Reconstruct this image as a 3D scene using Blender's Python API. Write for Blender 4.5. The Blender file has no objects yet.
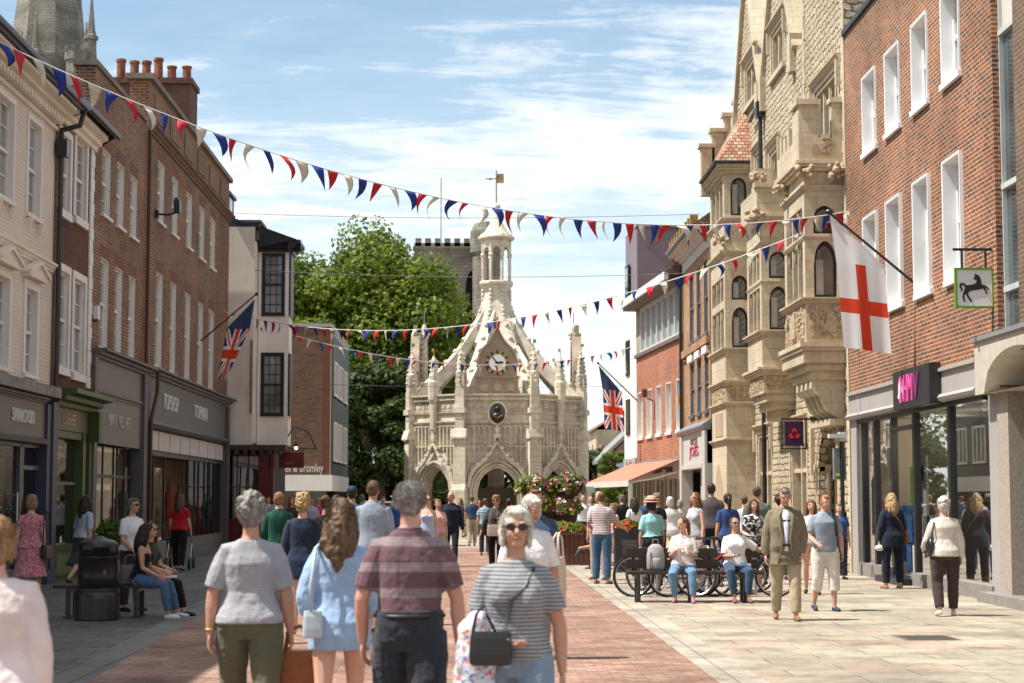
import bpy, math, random
import numpy as np
from mathutils import Vector, Matrix, noise
R = math.radians
random.seed(7)
SC = bpy.context.scene
COL = SC.collection
# ------------------------------------------------------------------ camera (street axis = +Y, metres)
F, VX, HOR, CAMH = 1790.0, 472.0, 498.0, 1.65
PITCH = math.atan((HOR-341.5)/F)
YAW = math.atan((512-VX)/F*math.cos(PITCH))
cam = bpy.data.cameras.new('camera'); camo = bpy.data.objects.new('camera', cam); COL.objects.link(camo)
cam.sensor_width = 36.0; cam.lens = F*36/1024; cam.clip_start = .3; cam.clip_end = 3000
camo.location = (0, 0, CAMH); camo.rotation_euler = (math.pi/2+PITCH, 0, -YAW)
cam.dof.use_dof = True; cam.dof.focus_distance = 25.5; cam.dof.aperture_fstop = 3.2
SC.camera = camo
_c, _s, _cy, _sy = math.cos(PITCH), math.sin(PITCH), math.cos(YAW), math.sin(YAW)
def ray(px, py):
    x = (px-512)/F; u = (341.5-py)/F
    b = _c-u*_s
    return (x*_cy+b*_sy, -x*_sy+b*_cy, _s+u*_c)
def G(px, py):
    r = ray(px, py); t = -CAMH/r[2]; return (r[0]*t, r[1]*t)
def PX(px, py, X):
    r = ray(px, py); t = X/r[0]; return (r[1]*t, CAMH+r[2]*t)      # (Y, Z)
def PY(px, py, Y):
    r = ray(px, py); t = Y/r[1]; return (r[0]*t, CAMH+r[2]*t)      # (X, Z)
def XY(px, Y, py=498): return PY(px, py, Y)[0]
# ------------------------------------------------------------------ objects
ROOT = {}
def thing(name, label, cat, loc=(0, 0, 0), rz=0, group=None):
    o = bpy.data.objects.new(name, None); COL.objects.link(o)
    o.empty_display_size = .2
    o.location = loc; o.rotation_euler = (0, 0, rz)
    o['label'] = label; o['category'] = cat
    if group: o['group'] = group
    ROOT[o.name] = Matrix.Translation(loc) @ Matrix.Rotation(rz, 4, 'Z')
    return o
def tag(o, label=None, cat=None, group=None, kind=None):
    if label: o['label'] = label
    if cat: o['category'] = cat
    if group: o['group'] = group
    if kind: o['kind'] = kind
    return o
def copytree(o, loc=None, rz=None, label=None, parent=None):
    c = o.copy(); COL.objects.link(c)
    if parent is not None: c.parent = parent
    if loc is not None: c.location = loc
    if rz is not None: c.rotation_euler = (0, 0, rz)
    if label: c['label'] = label
    for ch in list(o.children): copytree(ch, parent=c)
    return c
def linkmesh(name, me, mats, parent=None, smooth=False):
    o = bpy.data.objects.new(name, me); COL.objects.link(o)
    for m in (mats if isinstance(mats, (list, tuple)) else [mats]): me.materials.append(m)
    if smooth:
        me.polygons.foreach_set('use_smooth', [True]*len(me.polygons))
    if parent is not None:
        o.parent = parent; ROOT[o.name] = ROOT[parent.name]
    else: ROOT[o.name] = Matrix.Identity(4)
    return o
class Fr:
    """wall frame: s along the wall, z up, o outwards"""
    def __init__(f, p, u, n): f.p = p; f.u = u; f.n = n
    def __call__(f, s, z, o=0):
        return (f.p[0]+f.u[0]*s+f.n[0]*o, f.p[1]+f.u[1]*s+f.n[1]*o, z)
def wallY(X, side): return Fr((X, 0), (0, 1), (side, 0))       # plane X = const, s = world Y
def wallX(Y): return Fr((0, Y), (1, 0), (0, -1))               # faces the camera, s = world X
WORLD = Fr((0, 0), (1, 0), (0, 1))                              # s=x, o=y
class MB:
    def __init__(s, fr=None): s.v = []; s.f = []; s.m = []; s.fr = fr or WORLD; s.mi = 0
    def P(s, a, z, o=0): s.v.append(s.fr(a, z, o)); return len(s.v)-1
    def W(s, p): s.v.append(tuple(p)); return len(s.v)-1
    def face(s, ids, m=None): s.f.append(tuple(ids)); s.m.append(s.mi if m is None else m)
    def quad(s, *ps, m=None): s.face([s.P(*p) for p in ps], m)
    def box(s, a0, a1, z0, z1, o0, o1, m=None):
        i = [s.P(a, z, o) for o in (o0, o1) for z in (z0, z1) for a in (a0, a1)]
        for q in ((0, 1, 3, 2), (5, 4, 6, 7), (4, 0, 2, 6), (1, 5, 7, 3), (2, 3, 7, 6), (4, 5, 1, 0)):
            s.face([i[k] for k in q], m)
    def prism(s, poly, o0, o1, m=None, cap=True):
        """poly in (s,z), extruded along o"""
        n = len(poly)
        a = [s.P(x, z, o0) for x, z in poly]; b = [s.P(x, z, o1) for x, z in poly]
        if cap: s.face(a[::-1], m); s.face(b, m)
        for k in range(n): s.face((a[k], a[(k+1) % n], b[(k+1) % n], b[k]), m)
    def profile(s, prof, a0, a1, m=None):
        """prof in (o,z), swept along s"""
        n = len(prof)
        A = [s.P(a0, z, o) for o, z in prof]; B = [s.P(a1, z, o) for o, z in prof]
        s.face(A, m); s.face(B[::-1], m)
        for k in range(n): s.face((A[k], B[k], B[(k+1) % n], A[(k+1) % n]), m)
    def tube(s, pts, r, n=8, m=None, caps=True):
        pts = [Vector(s.fr(*p)) for p in pts]; N = len(pts)
        rs = r if isinstance(r, (list, tuple)) else [r]*N
        rings = []; up = None
        for k in range(N):
            t = (pts[min(k+1, N-1)]-pts[max(k-1, 0)])
            if t.length < 1e-9: t = Vector((0, 0, 1))
            t.normalize()
            if up is None: up = Vector((0, 0, 1)) if abs(t.z) < .9 else Vector((1, 0, 0))
            a = t.cross(up)
            if a.length < 1e-6: a = t.cross(Vector((1, 0, 0)))
            a.normalize(); b = a.cross(t).normalized(); up = b
            rings.append([s.W(pts[k]+(a*math.cos(q)+b*math.sin(q))*rs[k]) for q in [2*math.pi*j/n for j in range(n)]])
        for k in range(N-1):
            A, B = rings[k], rings[k+1]
            for j in range(n): s.face((A[j], A[(j+1) % n], B[(j+1) % n], B[j]), m)
        if caps: s.face(rings[0][::-1], m); s.face(rings[-1], m)
    def lathe(s, c, prof, n=16, m=None, sx=1, sy=1, ang=0):
        """prof [(r,z)], around vertical axis at world c"""
        rings = []
        for r_, z in prof:
            rings.append([s.W((c[0]+sx*r_*math.cos(ang+2*math.pi*j/n), c[1]+sy*r_*math.sin(ang+2*math.pi*j/n), c[2]+z)) for j in range(n)])
        for k in range(len(rings)-1):
            A, B = rings[k], rings[k+1]
            for j in range(n): s.face((A[j], A[(j+1) % n], B[(j+1) % n], B[j]), m)
        s.face(rings[0][::-1], m); s.face(rings[-1], m)
    def ball(s, c, r, n=10, m=None, sc=(1, 1, 1)):
        prof = [(max(.001, r*math.sin(math.pi*k/n)), -r*math.cos(math.pi*k/n)*sc[2]) for k in range(n+1)]
        s.lathe(c, prof, n+2, m, sc[0], sc[1])
    def build(s, name, mats, parent=None, smooth=False, local=False, recalc=False, split=False):
        if split:      # one object for each separate piece
            par = list(range(len(s.v)))
            def fd(a):
                while par[a] != a: par[a] = par[par[a]]; a = par[a]
                return a
            for f in s.f:
                for q in f[1:]: par[fd(q)] = fd(f[0])
            gr = {}
            for f, m in zip(s.f, s.m): gr.setdefault(fd(f[0]), []).append((f, m))
            for L in gr.values():
                mb = MB(); ix = {}
                for f, m in L:
                    for q in f:
                        if q not in ix: ix[q] = mb.W(s.v[q])
                    mb.face([ix[q] for q in f], m)
                o = mb.build(name, mats, parent, smooth, local)
            return o
        me = bpy.data.meshes.new(name)
        v = s.v
        if parent is not None and not local:
            inv = ROOT[parent.name].inverted()
            v = [tuple(inv @ Vector(p)) for p in v]
        me.from_pydata(v, [], s.f)
        me.polygons.foreach_set('material_index', s.m)
        if recalc:
            import bmesh
            bm = bmesh.new(); bm.from_mesh(me); bmesh.ops.recalc_face_normals(bm, faces=bm.faces); bm.to_mesh(me); bm.free()
        me.update()
        return linkmesh(name, me, mats, parent, smooth)
def archpts(sa, sb, zs, za, n=10, pointed=.5):
    """points left->right of an arch; pointed 0 = round, 1 = gothic"""
    c = (sa+sb)/2; w = (sb-sa)/2; out = []
    for k in range(n+1):
        t = -1+2*k/n
        rnd = math.sqrt(max(0, 1-t*t))
        pt = math.sqrt(max(0, 1-((1+abs(t))/2)**2))/math.sqrt(.75)
        out.append((c+w*t, zs+(za-zs)*(rnd*(1-pointed)+pt*pointed)))
    return out
def ogee(sa, sb, zs, za, n=16):
    c = (sa+sb)/2; w = (sb-sa)/2; out = []
    for k in range(n+1):
        t = -1+2*k/n; a = abs(t)
        y = .62*math.sqrt(max(0, 1-a**2.2))+.38*max(0, 1-a/.55)**1.8
        out.append((c+w*t, zs+(za-zs)*y))
    return out
def wall(fr, s0, s1, z0, z1, holes, rec=.15, D=8.0, arches=(), top=True):
    """front wall with real openings (holes: s0,s1,z0,z1) and, if D, the body of the building behind; arches: (sa,sb,zbase,zspring,zapex,pointed)"""
    mb = MB(fr)
    H = [tuple(h) for h in holes]+[(a[0], a[1], a[2], a[4]) for a in arches]
    S = sorted({s0, s1}|{h[0] for h in H}|{h[1] for h in H}); Z = sorted({z0, z1}|{h[2] for h in H}|{h[3] for h in H})
    S = [x for x in S if s0 <= x <= s1]; Z = [x for x in Z if z0 <= x <= z1]
    for i in range(len(S)-1):
        for j in range(len(Z)-1):
            cs, cz = (S[i]+S[i+1])/2, (Z[j]+Z[j+1])/2
            if any(h[0] < cs < h[1] and h[2] < cz < h[3] for h in H): continue
            mb.quad((S[i], Z[j]), (S[i+1], Z[j]), (S[i+1], Z[j+1]), (S[i], Z[j+1]))
    for h in holes:
        a, b, c, d = h
        mb.quad((a, c, 0), (a, d, 0), (a, d, -rec), (a, c, -rec)); mb.quad((b, c, 0), (b, d, 0), (b, d, -rec), (b, c, -rec))
        mb.quad((a, c, 0), (b, c, 0), (b, c, -rec), (a, c, -rec)); mb.quad((a, d, 0), (b, d, 0), (b, d, -rec), (a, d, -rec))
    for a in arches:
        sa, sb, zb, zs, za, pt = a
        pts = archpts(sa, sb, zs, za, 14, pt)
        for k in range(len(pts)-1):
            p, q = pts[k], pts[k+1]
            mb.quad((p[0], p[1]), (q[0], q[1]), (q[0], za), (p[0], za))
            mb.quad((p[0], p[1], 0), (q[0], q[1], 0), (q[0], q[1], -rec), (p[0], p[1], -rec))
        for x in (sa, sb): mb.quad((x, zb, 0), (x, zs, 0), (x, zs, -rec), (x, zb, -rec))
        mb.quad((sa, zb, 0), (sb, zb, 0), (sb, zb, -rec), (sa, zb, -rec))
    if D:
        mb.quad((s0, z0, 0), (s0, z1, 0), (s0, z1, -D), (s0, z0, -D)); mb.quad((s1, z0, 0), (s1, z1, 0), (s1, z1, -D), (s1, z0, -D))
        mb.quad((s0, z0, -D), (s1, z0, -D), (s1, z1, -D), (s0, z1, -D))
        if top: mb.quad((s0, z1, 0), (s1, z1, 0), (s1, z1, -D), (s0, z1, -D))
    return mb
# ------------------------------------------------------------------ materials
MATS = {}
class NT:
    def __init__(s, m): s.t = m.node_tree; s.n = s.t.nodes; s.l = s.t.links
    def new(s, t, **k):
        n = s.n.new(t)
        for a, b in k.items(): setattr(n, a, b)
        return n
    def link(s, a, b): s.l.new(a, b)
def base(name, rough=.7, spec=.3, metal=0):
    m = bpy.data.materials.new(name); m.use_nodes = True
    t = NT(m); b = t.n['Principled BSDF']
    b.inputs['Roughness'].default_value = rough; b.inputs['Metallic'].default_value = metal
    b.inputs['Specular IOR Level'].default_value = spec
    return m, t, b
def coords(t, mode):
    """wall: (along, up, 0) from world position; ground: (x, y); obj: object coordinates"""
    if mode == 'obj':
        return t.new('ShaderNodeTexCoord').outputs['Object']
    g = t.new('ShaderNodeNewGeometry')
    if mode == 'world': return g.outputs['Position']
    sp = t.new('ShaderNodeSeparateXYZ'); t.link(g.outputs['Position'], sp.inputs[0])
    cb = t.new('ShaderNodeCombineXYZ')
    if mode == 'ground':
        t.link(sp.outputs['Y'], cb.inputs['X']); t.link(sp.outputs['X'], cb.inputs['Y']); return cb.outputs[0]
    if mode == 'groundx':
        t.link(sp.outputs['X'], cb.inputs['X']); t.link(sp.outputs['Y'], cb.inputs['Y']); return cb.outputs[0]
    sn = t.new('ShaderNodeSeparateXYZ'); t.link(g.outputs['True Normal'], sn.inputs[0])
    ab = t.new('ShaderNodeMath', operation='ABSOLUTE'); t.link(sn.outputs['X'], ab.inputs[0])
    gt = t.new('ShaderNodeMath', operation='GREATER_THAN'); t.link(ab.outputs[0], gt.inputs[0]); gt.inputs[1].default_value = .6
    mx = t.new('ShaderNodeMix', data_type='FLOAT'); t.link(gt.outputs[0], mx.inputs[0]); t.link(sp.outputs['X'], mx.inputs[2]); t.link(sp.outputs['Y'], mx.inputs[3])
    t.link(mx.outputs[0], cb.inputs['X']); t.link(sp.outputs['Z'], cb.inputs['Y']); return cb.outputs[0]
def noise_n(t, co, scale, detail=4, rough=.6, sc=None):
    if sc:
        mp = t.new('ShaderNodeMapping'); mp.inputs['Scale'].default_value = sc; t.link(co, mp.inputs[0]); co = mp.outputs[0]
    n = t.new('ShaderNodeTexNoise'); n.inputs['Scale'].default_value = scale; n.inputs['Detail'].default_value = detail; n.inputs['Roughness'].default_value = rough
    t.link(co, n.inputs['Vector']); return n
def ramp(t, src, stops, interp='LINEAR'):
    r = t.new('ShaderNodeValToRGB'); r.color_ramp.interpolation = interp
    e = r.color_ramp.elements
    while len(e) < len(stops): e.new(.5)
    for k, (p, c) in enumerate(stops):
        e[k].position = p; e[k].color = (c, c, c, 1) if not isinstance(c, tuple) else (*c, 1)
    t.link(src, r.inputs[0]); return r.outputs[0]
def mix(t, a, b, fac, blend='MIX'):
    m = t.new('ShaderNodeMix', data_type='RGBA', blend_type=blend)
    for inp, v in ((6, a), (7, b), (0, fac)):
        if isinstance(v, tuple): m.inputs[inp].default_value = (*v, 1)
        elif isinstance(v, (int, float)): m.inputs[inp].default_value = v
        else: t.link(v, m.inputs[inp])
    return m.outputs[2]
def bump(t, b, h, strength=.5, dist=.01):
    n = t.new('ShaderNodeBump'); n.inputs['Strength'].default_value = strength; n.inputs['Distance'].default_value = dist
    t.link(h, n.inputs['Height']); t.link(n.outputs[0], b.inputs['Normal']); return n
def plain(name, col, rough=.6, spec=.3, metal=0, var=.12, vs=1.5, mode='world', dirt=0):
    if name in MATS: return MATS[name]
    m, t, b = base(name, rough, spec, metal)
    co = coords(t, mode)
    n = noise_n(t, co, vs, 5)
    k = ramp(t, n.outputs[0], [(.3, 1-var), (.7, 1+var*.6)])
    c = mix(t, col, k, 1.0, 'MULTIPLY')
    if dirt:
        n2 = noise_n(t, co, .9, 6, .7, (1, 1, .35)); f = ramp(t, n2.outputs[0], [(.48, 0.), (.72, dirt)])
        c = mix(t, c, (.12, .10, .085), f)
    t.link(c, b.inputs['Base Color'])
    MATS[name] = m; return m
def brickmat(name, c1, c2, mortar, w=.225, h=.075, ms=.012, mode='wall', var=.25, rough=.85, bumpd=.006, bias=0, c3=None, offs=.5, warp=0, stain=.25, msmooth=.1, dirt=0, spots=0):
    if name in MATS: return MATS[name]
    m, t, b = base(name, rough, .2)
    co = coords(t, mode)
    if warp:
        n0 = noise_n(t, co, 4.5 if warp > .1 else 10, 3); ad = t.new('ShaderNodeVectorMath', operation='SCALE'); sb = t.new('ShaderNodeVectorMath', operation='SUBTRACT')
        t.link(n0.outputs[1], sb.inputs[0]); sb.inputs[1].default_value = (.5, .5, .5); t.link(sb.outputs[0], ad.inputs[0]); ad.inputs['Scale'].default_value = warp
        a2 = t.new('ShaderNodeVectorMath', operation='ADD'); t.link(co, a2.inputs[0]); t.link(ad.outputs[0], a2.inputs[1]); co = a2.outputs[0]
    k = t.new('ShaderNodeTexBrick'); k.offset = offs; k.inputs['Scale'].default_value = 1
    k.inputs['Brick Width'].default_value = w; k.inputs['Row Height'].default_value = h; k.inputs['Mortar Size'].default_value = ms; k.inputs['Mortar Smooth'].default_value = msmooth
    k.inputs['Bias'].default_value = bias
    k.inputs['Color1'].default_value = (*c1, 1); k.inputs['Color2'].default_value = (*c2, 1); k.inputs['Mortar'].default_value = (*mortar, 1)
    t.link(co, k.inputs['Vector']); c = k.outputs['Color']
    if c3:   # a third tint for some of the bricks
        k2 = t.new('ShaderNodeTexBrick'); k2.offset = offs
        for q in ('Scale', 'Brick Width', 'Row Height', 'Mortar Size'): k2.inputs[q].default_value = k.inputs[q].default_value
        k2.inputs['Color1'].default_value = (0, 0, 0, 1); k2.inputs['Color2'].default_value = (1, 1, 1, 1); k2.inputs['Mortar'].default_value = (0, 0, 0, 1)
        mp = t.new('ShaderNodeMapping'); mp.inputs['Location'].default_value = (w*12, h*8, 0); t.link(co, mp.inputs[0]); t.link(mp.outputs[0], k2.inputs['Vector'])
        f = ramp(t, k2.outputs['Color'], [(.60, 0.), (.82, .85)]); ml = t.new('ShaderNodeMath', operation='SUBTRACT'); ml.inputs[0].default_value = 1; t.link(k.outputs['Fac'], ml.inputs[1])
        m2 = t.new('ShaderNodeMath', operation='MULTIPLY'); t.link(f, m2.inputs[0]); t.link(ml.outputs[0], m2.inputs[1])
        c = mix(t, c, c3, m2.outputs[0])
    n = noise_n(t, co, 9, 4); c = mix(t, c, ramp(t, n.outputs[0], [(.25, 1-var), (.75, 1+var*.5)]), 1.0, 'MULTIPLY')
    n3 = noise_n(t, co, .45, 6, .65); c = mix(t, c, ramp(t, n3.outputs[0], [(.35, 1-stain), (.65, 1.05)]), 1.0, 'MULTIPLY')
    if dirt:      # rain streaks and soot
        g_ = coords(t, 'world'); nd = noise_n(t, g_, 2.2, 6, .7, (1, 1, .16)); nb = noise_n(t, g_, .8, 3)
        md = t.new('ShaderNodeMath', operation='MULTIPLY'); t.link(ramp(t, nd.outputs[0], [(.47, 0.), (.68, 1.)]), md.inputs[0]); t.link(ramp(t, nb.outputs[0], [(.38, .15), (.6, dirt)]), md.inputs[1])
        c = mix(t, c, (.13, .115, .095), md.outputs[0])
    if spots:     # trodden gum and drips
        v = t.new('ShaderNodeTexVoronoi'); v.inputs['Scale'].default_value = 2.6; v.inputs['Randomness'].default_value = 1; t.link(co, v.inputs['Vector'])
        c = mix(t, c, (.07, .06, .05), ramp(t, v.outputs['Distance'], [(.045, spots), (.075, 0.)]))
        nd = noise_n(t, co, 1.3, 7, .7); c = mix(t, c, ramp(t, nd.outputs[0], [(.36, .66), (.52, 1.), (.66, 1.12)]), 1.0, 'MULTIPLY')
    t.link(c, b.inputs['Base Color'])
    inv = t.new('ShaderNodeMath', operation='SUBTRACT'); inv.inputs[0].default_value = 1; t.link(k.outputs['Fac'], inv.inputs[1])
    ad = t.new('ShaderNodeMath', operation='MULTIPLY_ADD'); t.link(n.outputs[0], ad.inputs[0]); ad.inputs[1].default_value = .5; t.link(inv.outputs[0], ad.inputs[2])
    bump(t, b, ad.outputs[0], .8, bumpd)
    MATS[name] = m; return m
def glass(name, col=(.02, .025, .03), rough=.03, refl=.9, ior=1.7):
    if name in MATS: return MATS[name]
    m, t, b = base(name, rough, refl); b.inputs['IOR'].default_value = ior
    co = coords(t, 'world'); n = noise_n(t, co, .7, 3)
    t.link(mix(t, col, ramp(t, n.outputs[0], [(.35, .5), (.65, 1.6)]), 1.0, 'MULTIPLY'), b.inputs['Base Color']); b.inputs['Coat Weight'].default_value = .4
    n2 = noise_n(t, co, 1.1, 1); bump(t, b, n2.outputs[0], .12, .03)
    MATS[name] = m; return m
def thruglass(name, tint=(.75, .8, .8), amount=.75):
    if name in MATS: return MATS[name]
    m = bpy.data.materials.new(name); m.use_nodes = True; t = NT(m); t.n.clear()
    o = t.new('ShaderNodeOutputMaterial'); g = t.new('ShaderNodeBsdfGlossy'); g.inputs['Roughness'].default_value = .01
    tr = t.new('ShaderNodeBsdfTransparent'); tr.inputs[0].default_value = (*tint, 1)
    fr = t.new('ShaderNodeFresnel'); fr.inputs[0].default_value = 1.6
    ma = t.new('ShaderNodeMath', operation='MULTIPLY_ADD'); t.link(fr.outputs[0], ma.inputs[0]); ma.inputs[1].default_value = .7; ma.inputs[2].default_value = 1-amount; ma.use_clamp = True
    mx = t.new('ShaderNodeMixShader'); t.link(ma.outputs[0], mx.inputs[0]); t.link(tr.outputs[0], mx.inputs[1]); t.link(g.outputs[0], mx.inputs[2]); t.link(mx.outputs[0], o.inputs[0])
    MATS[name] = m; return m
def cloth(name, col, kind=None, c2=(1, 1, 1), scale=10, rough=.9, c3=None, thr=.5):
    """fabric in the wearer's own coordinates; kinds: stripes (across), floral, check, none"""
    if name in MATS: return MATS[name]
    m, t, b = base(name, rough, .15)
    b.inputs['Sheen Weight'].default_value = .15
    co = coords(t, 'obj'); c = col
    n = noise_n(t, co, 6, 5)
    if kind == 'stripes':
        sp = t.new('ShaderNodeSeparateXYZ'); t.link(co, sp.inputs[0])
        ml = t.new('ShaderNodeMath', operation='MULTIPLY_ADD'); t.link(sp.outputs['Z'], ml.inputs[0]); ml.inputs[1].default_value = scale
        n1 = noise_n(t, co, 3, 2); t.link(n1.outputs[0], ml.inputs[2])
        fr = t.new('ShaderNodeMath', operation='FRACT'); t.link(ml.outputs[0], fr.inputs[0])
        c = mix(t, col, c2, ramp(t, fr.outputs[0], [(thr-.03, 0.), (thr+.03, 1.)]))
    elif kind == 'polo':     # broad bands, each with thin pale lines
        sp = t.new('ShaderNodeSeparateXYZ'); t.link(co, sp.inputs[0])
        ml = t.new('ShaderNodeMath', operation='MULTIPLY'); t.link(sp.outputs['Z'], ml.inputs[0]); ml.inputs[1].default_value = scale
        fr = t.new('ShaderNodeMath', operation='FRACT'); t.link(ml.outputs[0], fr.inputs[0])
        c = mix(t, col, c2, ramp(t, fr.outputs[0], [(.0, 0.), (.04, .9), (.08, .1), (.13, .85), (.17, .1), (.23, .8), (.27, .1), (.33, .75), (.37, .0)]))
    elif kind in ('floral', 'spots'):
        v = t.new('ShaderNodeTexVoronoi'); v.inputs['Scale'].default_value = scale; t.link(co, v.inputs['Vector'])
        n1 = noise_n(t, co, scale*1.2, 3)
        f = ramp(t, n1.outputs[0], [(thr-.04, 0.), (thr+.04, 1.)])
        cc = c2
        if c3: cc = mix(t, c2, c3, ramp(t, v.outputs['Color'], [(.45, 0.), (.55, 1.)]))
        c = mix(t, col, cc, f)
    c = mix(t, c, ramp(t, n.outputs[0], [(.25, .82), (.75, 1.12)]), 1.0, 'MULTIPLY')
    t.link(c, b.inputs['Base Color'])
    n4 = noise_n(t, co, 5, 4, .5, (1.3, 1, .4)); bump(t, b, n4.outputs[0], .4, .03)
    MATS[name] = m; return m
def hairmat(name, col, col2=None):
    if name in MATS: return MATS[name]
    m, t, b = base(name, .55, .35); co = coords(t, 'obj')
    n = noise_n(t, co, 55, 3, .6, (1, 1, .13)); n2 = noise_n(t, co, 14, 3)
    c2 = col2 or tuple(x*.45 for x in col)
    c = mix(t, c2, col, ramp(t, n.outputs[0], [(.35, 0.), (.65, 1.)])); c = mix(t, c, ramp(t, n2.outputs[0], [(.3, .7), (.7, 1.15)]), 1.0, 'MULTIPLY')
    t.link(c, b.inputs['Base Color']); bump(t, b, n.outputs[0], .9, .012)
    MATS[name] = m; return m
def skinmat(name, col):
    if name in MATS: return MATS[name]
    m, t, b = base(name, .55, .35); co = coords(t, 'obj'); n = noise_n(t, co, 9, 4)
    c = mix(t, col, tuple(min(1, x*y) for x, y in zip(col, (1.0, .80, .74))), ramp(t, n.outputs[0], [(.35, 0.), (.7, 1.)]))
    t.link(c, b.inputs['Base Color']); b.inputs['Subsurface Weight'].default_value = .08; b.inputs['Subsurface Radius'].default_value = (.02, .008, .004)
    MATS[name] = m; return m
def leafmat(name, c1, c2):
    if name in MATS: return MATS[name]
    m = bpy.data.materials.new(name); m.use_nodes = True; t = NT(m); b = t.n['Principled BSDF']; b.inputs['Roughness'].default_value = .5; b.inputs['Specular IOR Level'].default_value = .25
    g = t.new('ShaderNodeNewGeometry'); n = noise_n(t, g.outputs['Position'], .35, 2); n2 = noise_n(t, g.outputs['Position'], 4, 2)
    f = t.new('ShaderNodeMath', operation='MULTIPLY_ADD'); t.link(n2.outputs[0], f.inputs[0]); f.inputs[1].default_value = .6; t.link(n.outputs[0], f.inputs[2])
    c = mix(t, c1, c2, ramp(t, f.outputs[0], [(.6, 0.), (1., 1.)]))
    t.link(c, b.inputs['Base Color'])
    tr = t.new('ShaderNodeBsdfTranslucent'); t.link(c, tr.inputs[0]); mx = t.new('ShaderNodeMixShader'); mx.inputs[0].default_value = .45
    o = t.n['Material Output']; t.link(b.outputs[0], mx.inputs[1]); t.link(tr.outputs[0], mx.inputs[2]); t.link(mx.outputs[0], o.inputs[0])
    MATS[name] = m; return m
# setting
BR_RIGHT = brickmat('orange brick', (.38, .12, .06), (.26, .08, .045), (.50, .38, .25), c3=(.12, .06, .055), stain=.4, dirt=.3, bumpd=.006)
BR_LEFT = brickmat('dark red brick', (.33, .125, .055), (.22, .085, .042), (.38, .29, .20), c3=(.085, .045, .035), stain=.4, ms=.014, dirt=.5)
BR_LEFT2 = brickmat('weathered red brick', (.24, .085, .055), (.17, .07, .05), (.19, .12, .10), c3=(.11, .07, .06), ms=.008, stain=.45)
BR_ORANGE = brickmat('modern orange brick', (.50, .16, .075), (.38, .115, .06), (.42, .30, .21), c3=(.24, .08, .06))
BR_YELLOW = brickmat('tawny brick', (.52, .25, .11), (.42, .19, .09), (.46, .36, .25), c3=(.25, .13, .08), stain=.35)
BR_BROWN = brickmat('brown chequered brick', (.20, .105, .06), (.16, .085, .052), (.18, .135, .10), c3=(.085, .055, .04), offs=.5, var=.2)
BR_CHIM = brickmat('sooty chimney brick', (.17, .075, .055), (.12, .055, .04), (.15, .11, .09), stain=.5)
ASHLAR = brickmat('golden ashlar', (.63, .52, .37), (.56, .465, .335), (.47, .385, .275), w=.62, h=.29, ms=.008, var=.2, bumpd=.004, stain=.22, rough=.85, dirt=.2)
CROSSST = brickmat('carved pale limestone', (.80, .715, .57), (.73, .645, .51), (.60, .52, .40), w=.5, h=.27, ms=.007, var=.25, bumpd=.012, stain=.32, dirt=.5)
GREYST = brickmat('old grey stone', (.33, .30, .25), (.25, .225, .19), (.17, .155, .13), w=.6, h=.3, ms=.02, var=.35, bumpd=.02, stain=.5, dirt=.6)
FLINT = brickmat('rock faced rubble', (.66, .55, .39), (.52, .42, .29), (.30, .235, .165), w=.30, h=.17, ms=.03, var=.4, bumpd=.12, warp=.16, stain=.2, msmooth=1)
ROOFT = brickmat('clay roof tiles', (.30, .15, .10), (.22, .12, .085), (.08, .05, .04), w=.17, h=.11, ms=.012, var=.35, bumpd=.02, c3=(.36, .25, .16))
SLATE = brickmat('dark slate', (.045, .05, .065), (.035, .04, .05), (.02, .02, .025), w=.3, h=.18, ms=.006, rough=.5)
CREAM = plain('cream painted brick', (.78, .71, .61), .6, dirt=.12, vs=.8); 
CREAMB = brickmat('cream painted brickwork', (.76, .68, .58), (.75, .67, .57), (.66, .59, .50), var=.06, stain=.12, bumpd=.004)
RENDER = plain('cream render', (.74, .67, .58), .8, dirt=.25, vs=.6)
RENDERW = plain('white render', (.78, .74, .66), .8, dirt=.12)
WHITE = plain('white paint', (.74, .72, .70), .45, var=.05)
WHITEF = plain('white timber', (.74, .71, .67), .5, var=.06)
OFFW = plain('off white panel', (.55, .53, .52), .5, var=.04)
BLACK = plain('black paint', (.02, .02, .022), .4, var=.1)
DGREY = plain('dark grey shopfront', (.035, .035, .038), .45, var=.06)
GREYP = plain('taupe grey shopfront', (.155, .140, .128), .5, var=.05)
GREYP2 = plain('grey shopfront', (.10, .096, .094), .5, var=.05)
BLUEG = plain('blue grey paint', (.045, .055, .085), .45, var=.05)
GREEN = plain('olive green shopfront', (.055, .085, .022), .45, var=.06)
GREENL = plain('pale olive panel', (.13, .145, .075), .5, var=.05)
GREYCON = plain('grey panel fascia', (.36, .34, .32), .6, var=.07, dirt=.1)
CONC = plain('ribbed concrete', (.48, .43, .36), .85, var=.12, vs=6, dirt=.15)
RED = plain('oxblood paint', (.12, .012, .012), .35, var=.05)
LEAD = plain('lead sheet', (.22, .225, .235), .55, var=.15)
PURP = plain('mauve cladding', (.20, .165, .185), .6, var=.08)
TERRA = plain('terracotta', (.27, .10, .055), .8, var=.45, vs=5)
WOODD = plain('dark stained wood', (.045, .028, .022), .5, var=.2, vs=8)
IRON = plain('black iron', (.018, .018, .02), .35, .5, var=.1)
STEEL = plain('steel', (.45, .45, .46), .3, .5, .9, var=.05)
CORD = plain('white cord', (.7, .68, .65), .8)
INTER = plain('dark shop interior', (.035, .032, .03), .8)
GL = glass('window glass'); GLB = glass('shop glass', (.012, .012, .012), .015, 1.0, 1.9); GLS = glass('pale window glass', (.19, .21, .215), .06, .9, 1.7)
GLT2 = thruglass('reflecting shop glass', (.8, .78, .72), .97); GLT = thruglass('clear shop glass', amount=.93)
CURT = plain('net curtain', (.42, .41, .39), .9, var=.25, vs=3)
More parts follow.
